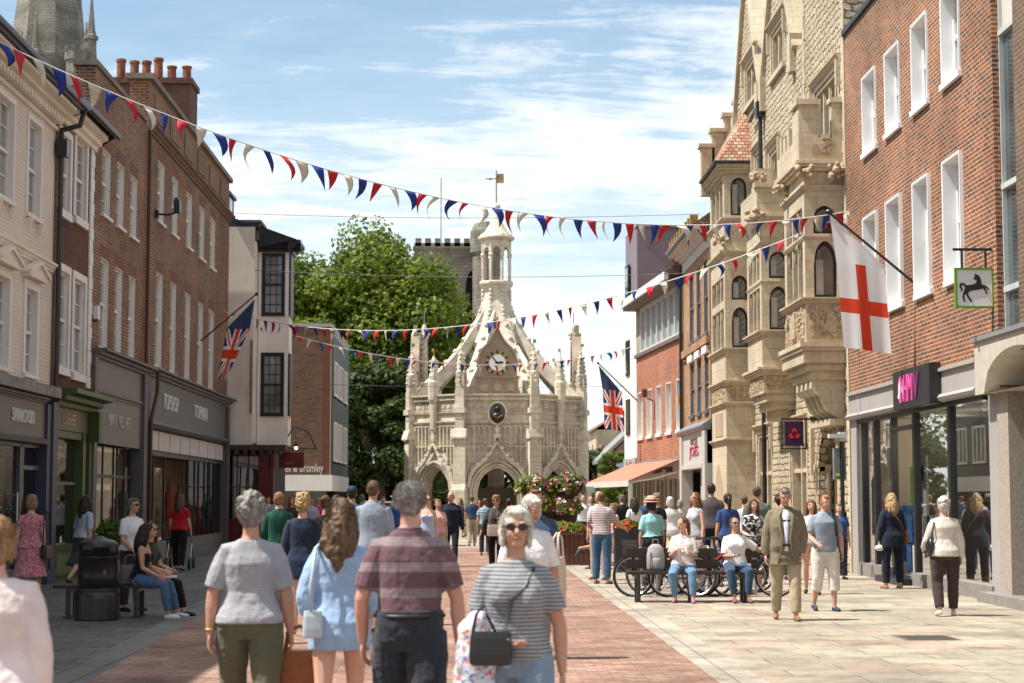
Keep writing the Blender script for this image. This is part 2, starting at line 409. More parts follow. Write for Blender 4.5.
# ------------------------------------------------------------------ building helpers
def window(fr, root, a, b, z0, z1, rec=.12, cols=2, rows=4, fm=None, gm=None, sill=.06, border=.06, lining=True, meet=True, arch=None, surround=0, proj=0, bar=.022, name='window', silln='sill', curtain=True):
    """sash window in an opening: frame with meeting rail and bars; glass and sill are its own parts"""
    fm = fm or WHITEF; gm = gm or GL
    mb = MB(fr); o0, o1 = -rec, -rec+.06
    bd = border
    mb.box(a, a+bd, z0, z1, o0, o1); mb.box(b-bd, b, z0, z1, o0, o1); mb.box(a+bd, b-bd, z0, z0+bd*1.2, o0, o1); 
    if arch is None: mb.box(a+bd, b-bd, z1-bd, z1, o0, o1)
    zm = (z0+z1)/2
    if meet: mb.box(a+bd, b-bd, zm-.03, zm+.03, o0, o1+.02)
    for i in range(1, cols):
        x = a+(b-a)*i/cols; mb.box(x-bar/2, x+bar/2, z0+bd*1.2+.001, z1-bd*.5, o0+.012, o1-.008)
    for j in range(1, rows):
        z = z0+(z1-z0)*j/rows
        if meet and abs(z-zm) < .05: continue
        mb.box(a+bd, b-bd, z-bar/2, z+bar/2, o0+.016, o1-.012)
    if lining and rec > .05:
        th = .018
        mb.box(a-.001, a+th, z0, z1, o1+.001, -.004+proj); mb.box(b-th, b+.001, z0, z1, o1+.001, -.004+proj); mb.box(a+th, b-th, z1-th, z1+.001, o1+.001, -.004+proj)
        if proj: mb.box(a+th, b-th, z0, z0+th, o1+.001, -.004+proj)
    if surround:
        w = surround; p = max(.03, proj)
        mb.box(a-w, a-.002, z0-(w if proj else 0), z1+w, .002, p); mb.box(b+.002, b+w, z0-(w if proj else 0), z1+w, .002, p); mb.box(a-.002, b+.002, z1+.002, z1+w, .002, p+.002)
        if proj: mb.box(a-.002, b+.002, z0-w, z0-.002, .002, p+.002)
    if arch:
        pts = archpts(a+.0, b-.0, arch[0], arch[1], 12, arch[2])
        for k in range(12):
            p, q = pts[k], pts[k+1]; c = ((a+b)/2, arch[0])
            def inn(P): return (P[0]+(c[0]-P[0])*.14, P[1]+(c[1]-P[1])*.14-.0)
            pi, qi = inn(p), inn(q)
            mb.prism([p, q, qi, pi], o0, o1)
    w = mb.build(name, fm, root)
    g = MB(fr); g.quad((a+.02, z0+.02, o0+.02), (b-.02, z0+.02, o0+.02), (b-.02, z1-.01, o0+.02), (a+.02, z1-.01, o0+.02))
    g.build('glass', gm, w)
    if sill:
        s = MB(fr); s.box(a-.08, b+.08, z0-sill-.02, z0-.002, -rec+.01, .07); s.build(silln, fm, w)
    return w
def letters(text, fr, s0, z0, height, mat, root, o=.02, width=None, depth=.025, name='lettering', flip=1, italic=False):
    cu = bpy.data.curves.new('t', 'FONT'); cu.body = text; cu.size = 1; cu.extrude = 0; cu.resolution_u = 3
    to = bpy.data.objects.new('t', cu); COL.objects.link(to)
    dg = bpy.context.evaluated_depsgraph_get(); me = bpy.data.meshes.new_from_object(to.evaluated_get(dg))
    bpy.data.objects.remove(to); 
    xs = [v.co.x for v in me.vertices]; ys = [v.co.y for v in me.vertices]
    x0, x1, y0, y1 = min(xs), max(xs), min(ys), max(ys)
    kz = height/(y1-y0); kx = (width/(x1-x0)) if width else kz
    mb = MB(fr)
    for v in me.vertices: mb.P(s0+flip*(v.co.x-x0)*kx, z0+(v.co.y-y0)*kz, o+depth)
    n = len(me.vertices)
    for v in me.vertices: mb.P(s0+flip*(v.co.x-x0)*kx, z0+(v.co.y-y0)*kz, o)
    ed = {}
    for p in me.polygons:
        vs = list(p.vertices); mb.face(vs)
        for k in range(len(vs)):
            e = (vs[k], vs[(k+1) % len(vs)]); ke = tuple(sorted(e)); ed[ke] = ed.get(ke, 0)+1
    for e, c in ed.items():
        if c == 1: mb.face((e[0], e[1], e[1]+n, e[0]+n))
    bpy.data.meshes.remove(me)
    return mb.build(name, mat, root)
def cornice(mb, a0, a1, z, h, p, o=0, m=None):
    """a classical moulding: stepped profile of height h and projection p, top at z+h"""
    mb.profile([(o, z), (o+p*.25, z), (o+p*.3, z+h*.25), (o+p*.55, z+h*.35), (o+p*.6, z+h*.6), (o+p, z+h*.72), (o+p, z+h), (o, z+h)], a0, a1, m)
def stuff_child(name, mb, mat, root, **k): return mb.build(name, mat, root, **k)
LW = wallY(-8.3, 1); RW = wallY(8.35, -1)
def sL(px, py=400): return PX(px, py, -8.3)[0]
def sR(px, py=400): return PX(px, py, 8.35)[0]

# ------------------------------------------------------------------ ground
gm = brickmat('warm paving slabs', (.45, .39, .30), (.37, .32, .25), (.25, .215, .17), w=1.2, h=.60, ms=.012, mode='groundx', var=.22, c3=(.43, .325, .25), bumpd=.004, stain=.34, warp=.03, rough=.75, spots=.7)
gm2 = brickmat('shaded paving slabs', (.19, .18, .165), (.145, .14, .13), (.07, .066, .06), w=.9, h=.48, ms=.012, mode='groundx', var=.25, bumpd=.008, stain=.35, warp=.03, rough=.7, spots=.6)  # same stone as the other pavement, tint darkened to suggest its shaded side
rm = brickmat('red brick pavers', (.40, .225, .165), (.32, .175, .13), (.24, .17, .13), w=.2, h=.07, ms=.008, mode='groundx', var=.3, c3=(.46, .31, .24), bumpd=.005, stain=.35, rough=.85, spots=.35)
km = brickmat('pale stone band', (.43, .38, .31), (.38, .335, .27), (.26, .22, .18), w=.85, h=.6, ms=.012, mode='ground', var=.2, bumpd=.003, stain=.3, spots=.6)
km2 = brickmat('shaded stone band', (.23, .22, .20), (.20, .19, .18), (.10, .095, .09), w=.85, h=.6, ms=.012, mode='ground', var=.2, bumpd=.005, stain=.3)  # kerb stone of the opposite band, building shade mixed into its colour
def sheet(name, pts, z, m):
    mb = MB(); mb.face([mb.W((x, y, z)) for x, y in pts]); return tag(mb.build(name, m), kind='structure')
sheet('ground', [(-900, -300), (900, -300), (900, 1500), (-900, 1500)], -.004, plain('far ground', (.20, .19, .15), .9))
sheet('pavement', [(2.4, -8), (30, -8), (30, 150), (2.4, 150)], 0, gm)
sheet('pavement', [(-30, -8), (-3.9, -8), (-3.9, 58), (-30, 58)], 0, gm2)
sheet('plaza', [(-30, 58), (2.4, 58), (2.4, 150), (-30, 150)], 0, gm)
def lx(y): return -3.45-.0415*(y-16.3) if y < 45 else -4.64
sheet('road', [(lx(-8), -8), (2.22, -8), (2.22, 59.5), (lx(45), 59.5), (lx(45), 45)], .004, rm)
sheet('stone_band', [(2.22, -8), (2.66, -8), (2.66, 59.5), (2.22, 59.5)], .004, km)
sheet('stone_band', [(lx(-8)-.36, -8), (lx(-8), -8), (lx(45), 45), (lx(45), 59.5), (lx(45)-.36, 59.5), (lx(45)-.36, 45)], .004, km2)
mb = MB(); cx, cy = G(926, 638)
for i in range(9): mb.box(cx-.28, cx+.28, .004, .010, cy-.3+i*.07, cy-.3+i*.07+.04)
mb.box(cx-.33, cx+.33, .001, .006, cy-.35, cy+.35, 1)
tag(mb.build('drain_cover', [plain('worn iron', (.10, .085, .07), .7), plain('iron frame', (.16, .13, .10), .8)]), 'rusty iron drain cover set into the sunny paving in front of the record shop', 'drain cover')

# ------------------------------------------------------------------ left 1: cream painted house, grey shop
t = thing('cream_house', 'cream painted house with pedimented windows over a taupe jewellery shop at far left', 'house', (-8.3, 31, 0))
W1 = [(33.05, 34.2), (30.9, 32.15), (28.8, 30.0)]
up = [(a+.1, b-.1, 6.95, 8.72) for a, b in W1]; lo = [(a+.2, b-.12, 3.95, 5.55) for a, b in W1]
wall(LW, 2, 35.32, 3.55, 9.3, up+lo, rec=.2, D=9).build('wall', CREAMB, t)
for h in up: window(LW, t, *h, rec=.14, cols=2, rows=4, surround=.10, gm=GLS)
for (h, ww) in zip(lo, W1):
    w = window(LW, t, *h, rec=.14, cols=2, rows=4, surround=.16, sill=.05, gm=GLS)
    mb = MB(LW); a, b = ww[0]-.12, ww[1]+.12; c = (a+b)/2
    mb.prism([(a, 5.74), (b, 5.74), (b, 5.82), (c, 6.02), (a, 5.82)], .0, .16); mb.prism([(a-.06, 5.80), (c, 6.02), (b+.06, 5.80), (b+.06, 5.86), (c, 6.09), (a-.06, 5.86)], .0, .21)
    mb.build('pediment', CREAM, w)
for h in up:
    mb = MB(LW)
    for x in (h[0], h[1]-.1): mb.profile([(0, 6.62), (.07, 6.68), (.12, 6.86), (0, 6.86)], x, x+.1)
    mb.build('sill_bracket', CREAM, t, split=True)
mb = MB(LW); cornice(mb, 24, 35.34, 6.08, .16, .12); mb.build('string_course', CREAM, t)
mb = MB(LW); mb.box(2, 35.3, 8.92, 9.0, 0, .06); cornice(mb, 24, 35.3, 9.16, .22, .42); 
y = 24.0
while y < 35.2: mb.box(y, y+.10, 9.02, 9.15, 0, .20); y += .22
mb.build('eaves_cornice', CREAM, t)
mb = MB(LW); mb.tube([(2, 9.5, .50), (35.9, 9.5, .50)], .075, 8); mb.box(24, 35.6, 9.40, 9.44, .1, .5); mb.build('gutter', IRON, t)
mb = MB(LW); mb.tube([(35.75, 9.46, .48), (35.6, 9.1, .42), (35.35, 8.95, .12), (35.32, 8.75, .12)], .055); mb.box(35.2, 35.46, 8.4, 8.75, .04, .26); mb.tube([(35.33, 8.4, .12), (35.33, 3.8, .12)], .05); mb.build('downpipe', IRON, t)
mb = MB(LW); mb.quad((2, 9.52, .5), (36.1, 9.52, .5), (36.1, 10.6, -1.0), (2, 10.6, -1.0)); mb.quad((2, 10.6, -1), (36.1, 10.6, -1), (36.1, 13.2, -5.0), (2, 13.2, -5)); mb.box(2, 35.3, 8.9, 9.4, -5, -.01); mb.quad((36.1, 9.3, 0), (36.1, 9.52, .5), (36.1, 13.2, -5), (36.1, 9.3, -5))
rf = mb.build('roof', brickmat('mossy roof tiles', (.15, .11, .08), (.11, .085, .065), (.04, .035, .03), w=.17, h=.11, ms=.012, var=.4, bumpd=.02, stain=.4), t)
mb = MB(LW); mb.box(29, 34.3, 10.75, 12.3, -3.5, -1.25); mb.build('dormer', SLATE, rf)
# shop front
mb = MB(LW); mb.box(2, 34.8, 2.74, 3.5, -.1, .04); mb.build('fascia', GREYP, t)
mb = MB(LW); mb.box(24, 35.4, 3.60, 3.80, 0, .22); mb.build('coping', plain('weathered coping stone', (.26, .25, .23), .8, var=.35, vs=5), t)
mb = MB(LW); cornice(mb, 24, 34.8, 3.46, .10, .10, .04); mb.profile([(.04, 2.66), (.12, 2.68), (.14, 2.76), (.04, 2.80)], 24, 34.8); mb.build('moulding', GREYP2, t)
letters('SWAROVSKI', LW, sL(9, 416), 3.03, .25, WHITE, t, .045, width=sL(31, 418)-sL(9, 416), depth=.02)
mb = MB(LW); mb.box(34.8, 35.12, 0, 3.46, -.3, .10); mb.box(35.12, 35.5, 0, 3.52, -.3, .14); mb.box(34.74, 35.54, 0, .28, -.3, .17); mb.build('pilaster', BLUEG, t)
mb = MB(LW); mb.box(24, 34.8, 0, .35, -.4, -.02); mb.box(33.35, 33.45, .35, 2.66, -.2, -.05); mb.box(33.45, 34.8, 2.18, 2.26, -.2, -.05); mb.box(31.6, 31.7, .35, 2.66, -.2, -.05); mb.box(24, 34.8, 2.6, 2.70, -.2, -.05); mb.build('shop_window', plain('slate blue joinery', (.10, .11, .13), .4), t)
mb = MB(LW); mb.quad((24, .35, -.12), (34.8, .35, -.12), (34.8, 2.62, -.12), (24, 2.62, -.12)); mb.build('glass', glass('black shop glass', (.006, .006, .008), .05, .3, 1.45), t)
mb = MB(LW); 
for k in range(160): 
    yy = random.uniform(30.5, 33.2); zz = random.choice([random.uniform(2.2, 2.55), random.uniform(1.3, 1.9)])
    mb.box(yy, yy+.014, zz, zz+.014, -.117, -.112)
mb.build('window_stars', plain('silver sticker', (.35, .35, .36), .4), t)
mb = MB(LW); mb.tube([(33.0, .95, .0), (33.0, 1.75, .0)], .018); mb.tube([(33.0, 1.0, -.11), (33.0, 1.0, 0)], .012); mb.tube([(33.0, 1.7, -.11), (33.0, 1.7, 0)], .012); mb.build('door_handle', STEEL, t)

# ------------------------------------------------------------------ left 2: narrow brick house, olive green shop
t = thing('narrow_brick_house', 'narrow red brick house with white framed windows and green shopfront beside the cream house', 'house', (-8.3, 37, 0))
up = [(35.72, 36.62, 7.45, 8.98), (37.12, 38.15, 7.52, 9.18)]; lo = [(35.74, 36.72, 4.28, 6.22), (37.2, 38.25, 4.25, 6.22)]
wall(LW, 35.33, 38.95, 3.2, 9.45, up+lo, rec=.16, D=9).build('wall', BR_LEFT2, t)
for h in up+lo: window(LW, t, *h, rec=.12, cols=2, rows=4, surround=.15, sill=.14, gm=GLS)
mb = MB(LW)
z = 4.0; k = 0
while z < 9.3: mb.box(38.55, 38.93-(.07 if k % 2 else 0), z, z+.26, .003, .035); z += .27; k += 1
mb.build('quoins', WHITEF, t)
mb = MB(LW); cornice(mb, 35.4, 38.95, 9.2, .35, .3); mb.build('eaves_cornice', CREAM, t)
mb = MB(LW); mb.tube([(35.4, 9.62, .45), (39.3, 9.62, .45)], .07); mb.build('gutter', IRON, t)
mb = MB(LW); mb.quad((35.3, 9.6, .45), (39.2, 9.6, .45), (39.2, 12.2, -3.5), (35.3, 12.2, -3.5)); mb.quad((39.2, 9.3, 0), (39.2, 9.6, .45), (39.2, 12.2, -3.5), (39.2, 9.3, -3.5)); mb.build('roof', MATS['mossy roof tiles'], t)
mb = MB(LW); mb.box(35.55, 38.95, 3.02, 3.52, -.1, .03); mb.build('fascia', GREENL, t)
mb = MB(LW); cornice(mb, 35.5, 39.15, 3.48, .34, .5, .0); mb.build('shop_cornice', GREEN, t)
letters('LUSH', LW, sL(60.5, 430), 3.13, .26, plain('pale gold letters', (.5, .42, .28), .5), t, .03, width=(sL(73, 430)-sL(60.5, 430))*.78)
mb = MB(LW); 
for zz in (3.33, 3.24, 3.15): mb.box(sL(70.8, 430), sL(73.5, 430), zz, zz+.04, .03, .045)
mb.build('lettering', MATS['pale gold letters'], t)
mb = MB(LW)
for a, b in ((35.55, 35.72), (38.1, 38.35), (38.75, 38.97)): mb.box(a, b, 0, 3.02, -.25, .08)
mb.prism([(38.72, 3.5), (39.0, 3.5), (39.0, 2.85), (38.72, 2.85)], .03, .28)
mb.box(35.7, 38.75, 0, .62, -.2, .02); mb.box(35.72, 38.1, 2.86, 3.0, -.2, .05); mb.box(35.72, 38.1, .62, .72, -.2, .05); mb.build('shop_window', GREEN, t)
mb = MB(LW); mb.box(35.72, 38.1, 1.92, 1.98, -.15, -.06); mb.box(36.1, 37.6, .12, .52, .022, .03); mb.build('glazing_bar', GREENL, t)
mb = MB(LW); mb.quad((35.7, .7, -.1), (38.75, .7, -.1), (38.75, 2.9, -.1), (35.7, 2.9, -.1)); mb.build('glass', GLB, t)

# ------------------------------------------------------------------ left 3 and 4: dark red brick buildings
t = thing('brick_shop_building', 'dark red brick building with three narrow windows a floor over a tall taupe fascia', 'building', (-8.3, 42, 0))
up = [(39.85, 40.75, 8.0, 9.5), (41.5, 42.35, 8.0, 9.5), (43.15, 44.0, 8.0, 9.5)]; lo = [(a, b, 4.98, 7.03) for a, b, _, _ in up]
wall(LW, 38.96, 45.4, 2.9, 10.7, up+lo, rec=.14, D=9).build('wall', BR_LEFT, t)
for h in up+lo: window(LW, t, *h, rec=.15, cols=2, rows=4, sill=.05, border=.075, gm=GLS)
mb = MB(LW); mb.box(38.98, 45.38, 10.7, 11.15, -.45, -.005); mb.box(38.9, 45.0, 11.15, 11.27, -.5, .05, 1); mb.build('parapet', [BR_LEFT, plain('parapet coping', (.20, .17, .14), .8, var=.3)], t)
mb = MB(LW)
for h in up+lo: mb.prism([(h[0]-.02, h[3]+.002), (h[1]+.02, h[3]+.002), (h[1]+.14, h[3]+.30), (h[0]-.14, h[3]+.30)], .002, .006)
mb.build('rubbed_brick_lintel', plain('rubbed brick', (.185, .08, .055), .85), t, split=True)
mb = MB(LW); mb.box(39.3, 45.0, 2.86, 4.85, -.1, .06); mb.build('fascia', GREYP, t)
mb = MB(LW); cornice(mb, 39.1, 45.5, 4.72, .2, .28, .06); mb.box(39.4, 44.7, 3.97, 4.03, .06, .11); mb.box(39.4, 44.7, 3.90, 3.93, .06, .09); mb.box(38.98, 39.3, 0, 4.8, -.2, .12); mb.box(44.75, 45.5, 0, 4.75, -.2, .15); mb.build('moulding', GREYP2, t)
letters('MINT VELVET', LW, sL(105, 421), 3.30, .26, plain('silver letters', (.5, .48, .45), .4), t, .065, width=sL(128, 424)-sL(105, 421), depth=.015)
mb = MB(LW)
for y in (39.3, 40.35, 41.35, 42.6, 43.0, 43.9, 44.65): mb.box(y, y+.06, .5, 2.86, -.2, -.16)
mb.box(39.3, 44.75, 0, .5, -.3, -.06); mb.box(39.3, 44.75, 2.12, 2.18, -.2, -.1); mb.build('shop_window', DGREY, t)
mb = MB(LW); mb.quad((39.3, .5, -.18), (44.7, .5, -.18), (44.7, 2.86, -.18), (39.3, 2.86, -.18)); mb.build('glass', GLT2, t)
mb = MB(LW); mb.box(39.0, 45.2, 0, 2.9, -1.4, -1.3); mb.build('reflection_backing', plain('tan reflection tone', (.34, .27, .18), .8, vs=1.2, var=.5), t)  # tan wall added to stand for golden reflections in the glass
mb = MB(LW); mb.tube([(45.2, 11.0, .08), (45.2, 5.0, .08)], .045); mb.tube([(45.75, 4.95, .3), (45.7, 4.3, .28), (45.35, 3.6, .2), (45.35, 0, .2)], .05); mb.build('downpipe', plain('brown pipe', (.09, .035, .025), .5), t)
mb = MB(LW); mb.box(39.12, 39.34, 5.55, 5.85, .01, .12); mb.box(39.16, 39.3, 5.5, 5.55, .02, .1, 1); mb.build('alarm_box', [WHITE, BLUEG], t)
t = thing('tall_brick_building', 'tall dark red brick building with chimney stack, five windows a floor and grey shopfront', 'building', (-8.3, 53, 0))
ys = [(46.85, 47.85), (49.1, 50.05), (51.6, 52.6), (54.05, 55.1), (56.3, 57.4)]
up = [(a, b, 8.95, 10.55) for a, b in ys]; lo = [(a, b, 5.09, 7.6) for a, b in ys]
wall(LW, 45.41, 60.7, 3.5, 11.05, up+lo, rec=.14, D=9).build('wall', BR_LEFT, t)
for h in up+lo: window(LW, t, *h, rec=.15, cols=2, rows=4, sill=.05, border=.075, gm=GLS)
mb = MB(LW); 
for h in up+lo: mb.prism([(h[0]-.02, h[3]+.002), (h[1]+.02, h[3]+.002), (h[1]+.14, h[3]+.32), (h[0]-.14, h[3]+.32)], .002, .006)
mb.build('rubbed_brick_lintel', MATS['rubbed brick'], t, split=True)
mb = MB(LW); mb.box(45.43, 60.65, 11.05, 12.38, -.5, -.006); mb.box(45.35, 60.8, 12.38, 12.52, -.6, .1, 1)
for y in np.arange(46.2, 60, 2.45): mb.box(y, y+1.5, 11.5, 12.15, -.005, .02)
mb.build('parapet', [BR_LEFT, MATS['parapet coping']], t)
mb = MB(LW); cornice(mb, 45.4, 60.75, 11.0, .24, .2); mb.build('string_course', plain('brown stone course', (.17, .11, .085), .85, var=.2), t)
cxa, cxb = XY(116, 58, 75), XY(193, 58, 75)
mb = MB(); mb.box(cxa, cxb, 11, 15.1, 57.6, 59.0); mb.box(cxa-.06, cxb+.06, 15.1, 15.28, 57.5, 59.1)
ch = mb.build('chimney_stack', BR_CHIM, t)
for k, px in enumerate((120, 133.5, 145.5, 157.5, 171, 186)):
    x = XY(px, 58, 65); hh = [.78, .72, .72, .82, .55, .55][k]; mb = MB()
    mb.lathe((x, 58.2, 15.28), [(.15, 0), (.14, hh*.85), (.17, hh*.86), (.17, hh*.97), (.12, hh)], 12); mb.build('chimney_pot', TERRA, ch, smooth=False)
mb = MB(LW); mb.box(45.6, 60.2, 3.64, 4.8, -.1, .05); mb.build('fascia', GREYP2, t)
mb = MB(LW); cornice(mb, 45.5, 60.75, 4.76, .2, .3, .05); mb.profile([(.0, 3.44), (.14, 3.46), (.2, 3.54), (.14, 3.62), (.0, 3.64)], 45.6, 60.3); mb.box(45.45, 45.8, 0, 4.7, -.2, .12); mb.box(60.1, 60.6, 0, 4.7, -.2, .14); mb.build('moulding', GREYP2, t)
letters('TOPSHOP', LW, sL(161, 400), 4.02, .42, WHITE, t, .055, width=sL(176, 400)-sL(161, 400), depth=.03)
letters('TOPMAN', LW, sL(192, 408), 4.02, .40, WHITE, t, .055, width=sL(205, 408)-sL(192, 408), depth=.03)
mb = MB(LW); e = np.linspace(45.9, 60.0, 9)
for k in range(8): mb.box(e[k]+.06, e[k+1]-.06, 2.9, 3.4, -.06, .0)
mb.build('transom_panel', OFFW, t, split=True)
mb = MB(LW); mb.box(45.8, 60.1, 2.84, 3.44, -.14, -.07); mb.box(45.8, 60.1, 2.76, 2.84, -.3, -.03)
for y in (45.85, 47.5, 49.2, 52.4, 54.6, 56.6, 57.4, 58.6, 59.95): mb.box(y, y+.07, .5, 2.84, -.14, -.09)
mb.build('shop_window', BLACK, t)
mb = MB(LW); 
for a, b in ((45.8, 49.25), (52.4, 60.1)): mb.box(a, b, 0, .5, -.3, -.02)
mb.build('stall_riser', GREYP, t, split=True)
mb = MB(LW); mb.quad((45.8, .5, -.12), (49.25, .5, -.12), (49.25, 2.8, -.12), (45.8, 2.8, -.12)); mb.quad((52.4, .5, -.12), (60.1, .5, -.12), (60.1, 2.8, -.12), (52.4, 2.8, -.12)); mb.build('glass', GLT2, t, split=True)
mb = MB(LW); mb.box(45.8, 49.2, .4, 2.84, -1.3, -1.2); mb.box(52.5, 60.1, .4, 2.84, -1.3, -1.2); mb.build('reflection_backing', plain('tan reflection tone', (.34, .27, .18), .8, vs=1.2, var=.5), t, split=True)  # invented backing; its tan colour imitates mirrored sunlit stone
for yy in (46.6, 48.2, 53.5, 55.6, 57.9, 59.2):  # invented figures, added to lighten glass that lacks its golden reflections
    mb = MB(LW); c_ = LW(yy, 0, -.7); mb.lathe((c_[0], c_[1], .5), [(.12, 0), (.2, .4), (.16, .75), (.2, 1.1), (.19, 1.28), (.06, 1.36), (.07, 1.42), (.09, 1.5), (.03, 1.62)], 10, None, .7, 1); mb.build('added_mannequin', [plain('linen garment', (.45, .38, .28), .8), plain('pale blue garment', (.3, .34, .42), .8), plain('red garment', (.4, .08, .06), .8)][int(yy) % 3], t, smooth=True)
mb = MB(LW); mb.box(49.2, 52.4, 0, 2.8, -2.2, -2.0); mb.box(49.9, 50.2, 0, 2.5, -1.4, -1.3, 1); mb.box(51.2, 51.7, 0, 2.6, -.9, -.85, 1); mb.build('door', [INTER, WHITE], t)
# floodlight
t2 = thing('floodlight', 'black floodlight on an angled arm fixed to the dark red brick wall', 'floodlight', (-8.3, 48, 8))
y0, z0 = PX(155, 214, -8.3); q = PY(172, 203, y0)
mb = MB(LW); mb.box(y0-.06, y0+.06, z0-.1, z0+.1, 0, .1); mb.tube([(y0, z0, .1), (y0, z0-.02, .35), (y0, z0+.06, .6)], .03)
mb.build('arm', IRON, t2)
mb = MB(LW); mb.box(y0-.14, y0+.14, z0+.04, z0+.36, .5, .66); mb.box(y0-.1, y0+.1, z0+.36, z0+.42, .52, .6); mb.build('lamp_head', IRON, t2)

# ------------------------------------------------------------------ left 5: cream building with black oriel windows and red shop
t = thing('cream_oriel_building', 'tall cream rendered building jutting out with black framed oriel windows over a red shopfront', 'building', (-7.4, 61, 0))
CW = wallX(60.9)
mb = MB(); mb.box(-16, -7.45, 3.3, 10.9, 60.9, 70); 
mb.build('wall', RENDER, t)
mb = MB(CW); mb.prism([(-16, 12.1), (-10.5, 12.1), (-7.35, 10.9), (-16, 10.9)], -.02, -9, 0); mb.build('roof', SLATE, t)
for xa, zb in ((-8.75, 12.2), (-7.95, 11.55)):
    mb = MB(); mb.box(xa-1.1, xa+.25, zb-1.2, zb, 62+(xa+8.7)*3, 63+(xa+8.7)*3+.5); mb.box(xa-1.15, xa+.33, zb, zb+.1, 61.9+(xa+8.7)*3, 63.6+(xa+8.7)*3); mb.box(xa+.25, xa+.27, zb-.9, zb-.1, 62.2+(xa+8.7)*3, 62.9+(xa+8.7)*3, 1); mb.build('dormer', [plain('lead cladding', (.07, .075, .09), .5), GL], t)
x0, x1 = -7.36, -6.32
mb = MB(); 
OF = wallX(61.4)
wn = [(-7.18, -6.52, 7.95, 10.0), (-7.18, -6.52, 4.5, 6.55)]
wall(OF, x0, x1, 3.5, 10.15, wn, rec=.1, D=0).build('bay', plain('pinkish cream render', (.82, .75, .68), .7, var=.05, dirt=.08), t)
mb = MB(); mb.box(x0-.02, x1, 3.44, 10.15, 61.56, 62.6); mb.box(x0, x1, 3.42, 3.5, 61.4, 61.56); mb.box(x0-.1, x0-.02, 3.5, 10.4, 60.95, 64); mb.build('bay', MATS['pinkish cream render'], t)
for h in wn: window(OF, t, *h, rec=.06, cols=3, rows=6, fm=BLACK, sill=.05, border=.05, surround=.07, gm=GLS)
mb = MB(wallY(x1, 1))
for z0, z1 in ((7.9, 10.05), (4.45, 6.6)): mb.box(61.45, 62.5, z0, z1, .003, .06)
mb.build('bay_side_window', BLACK, t)
mb = MB(OF); cornice(mb, x0-.3, x1+.42, 10.1, .38, .35, .0); mb.build('bay_cornice', BLACK, t)
mb = MB(wallY(x1, 1)); cornice(mb, 61.0, 62.9, 10.1, .38, .4, .0); mb.quad((60.9, 10.48, .3), (62.9, 10.48, .3), (62.9, 10.95, -1.0), (60.9, 10.95, -1.0)); mb.quad((60.95, 10.2, -1.0), (60.95, 10.48, .3), (60.95, 10.95, -1.0), (60.95, 10.9, -1.0)); mb.build('eaves_cornice', BLACK, t)
mb = MB(CW); mb.tube([(-7.5, 7.0, .06), (-7.5, 4.5, .06)], .03); mb.build('downpipe', plain('rust pipe', (.2, .13, .09), .6), t)
mb = MB(); mb.box(-8.55, -6.3, 3.26, 3.44, 60.7, 62.7); 
for k in range(7): mb.box(-8.3+k*.28, -8.16+k*.28, 3.12, 3.26, 60.72, 61.2)
mb.build('jetty_beam', plain('dark carved beam', (.07, .05, .035), .7, var=.5, vs=12), t)
mb = MB(wallX(61.0))
for x in (-8.4, -7.98, -7.6, -7.24): mb.box(x, x+.06, .95, 3.12, 0, .06)
mb.box(-8.4, -7.2, .0, .95, 0, .05); mb.box(-8.4, -7.2, 3.05, 3.12, 0, .06); mb.box(-8.4, -7.2, 2.0, 2.04, 0, .05)
mb.box(-7.2, -6.9, 0, 3.2, -.2, .1); mb.box(-6.85, -6.72, 0, 3.2, -.2, .06)
for k in range(7): mb.box(-8.36+k*.17, -8.27+k*.17, .15, .85, .05, .065)
mb.build('shopfront', RED, t)
mb = MB(wallX(61.0)); mb.quad((-8.4, .95, .02), (-7.2, .95, .02), (-7.2, 3.05, .02), (-8.4, 3.05, .02)); mb.build('glass', GLB, t)
mb = MB(); mb.box(-12, -6.85, 0, 3.3, 61.3, 66); mb.build('ground_floor', INTER, t)
t2 = thing('white_shopfront', 'small white painted shopfront with scrolled bracket and columns past the red shop', 'shopfront', (-6.6, 66, 0))
mb = MB(wallX(66)); mb.box(-9, -7.0, 0, 3.3, -1.0, -.1); mb.build('wall', RENDERW, t2)
mb = MB(wallX(66))
for x in (-7.72, -7.45, -7.16): mb.box(x, x+.16, 0, 2.6, -.1, .1)
mb.box(-7.8, -6.98, 2.6, 2.75, -.1, .2); mb.box(-7.8, -6.98, 3.2, 3.34, -.1, .3); mb.build('pilaster', WHITE, t2)
mb = MB(wallX(66)); mb.profile([(.0, 2.2), (.12, 2.3), (.15, 2.6), (.5, 3.0), (.55, 3.2), (0, 3.2)], -7.2, -6.96); mb.profile([(.0, 2.75), (.15, 2.8), (.45, 3.1), (.45, 3.2), (0, 3.2)], -7.8, -7.3); mb.build('bracket', WHITE, t2)
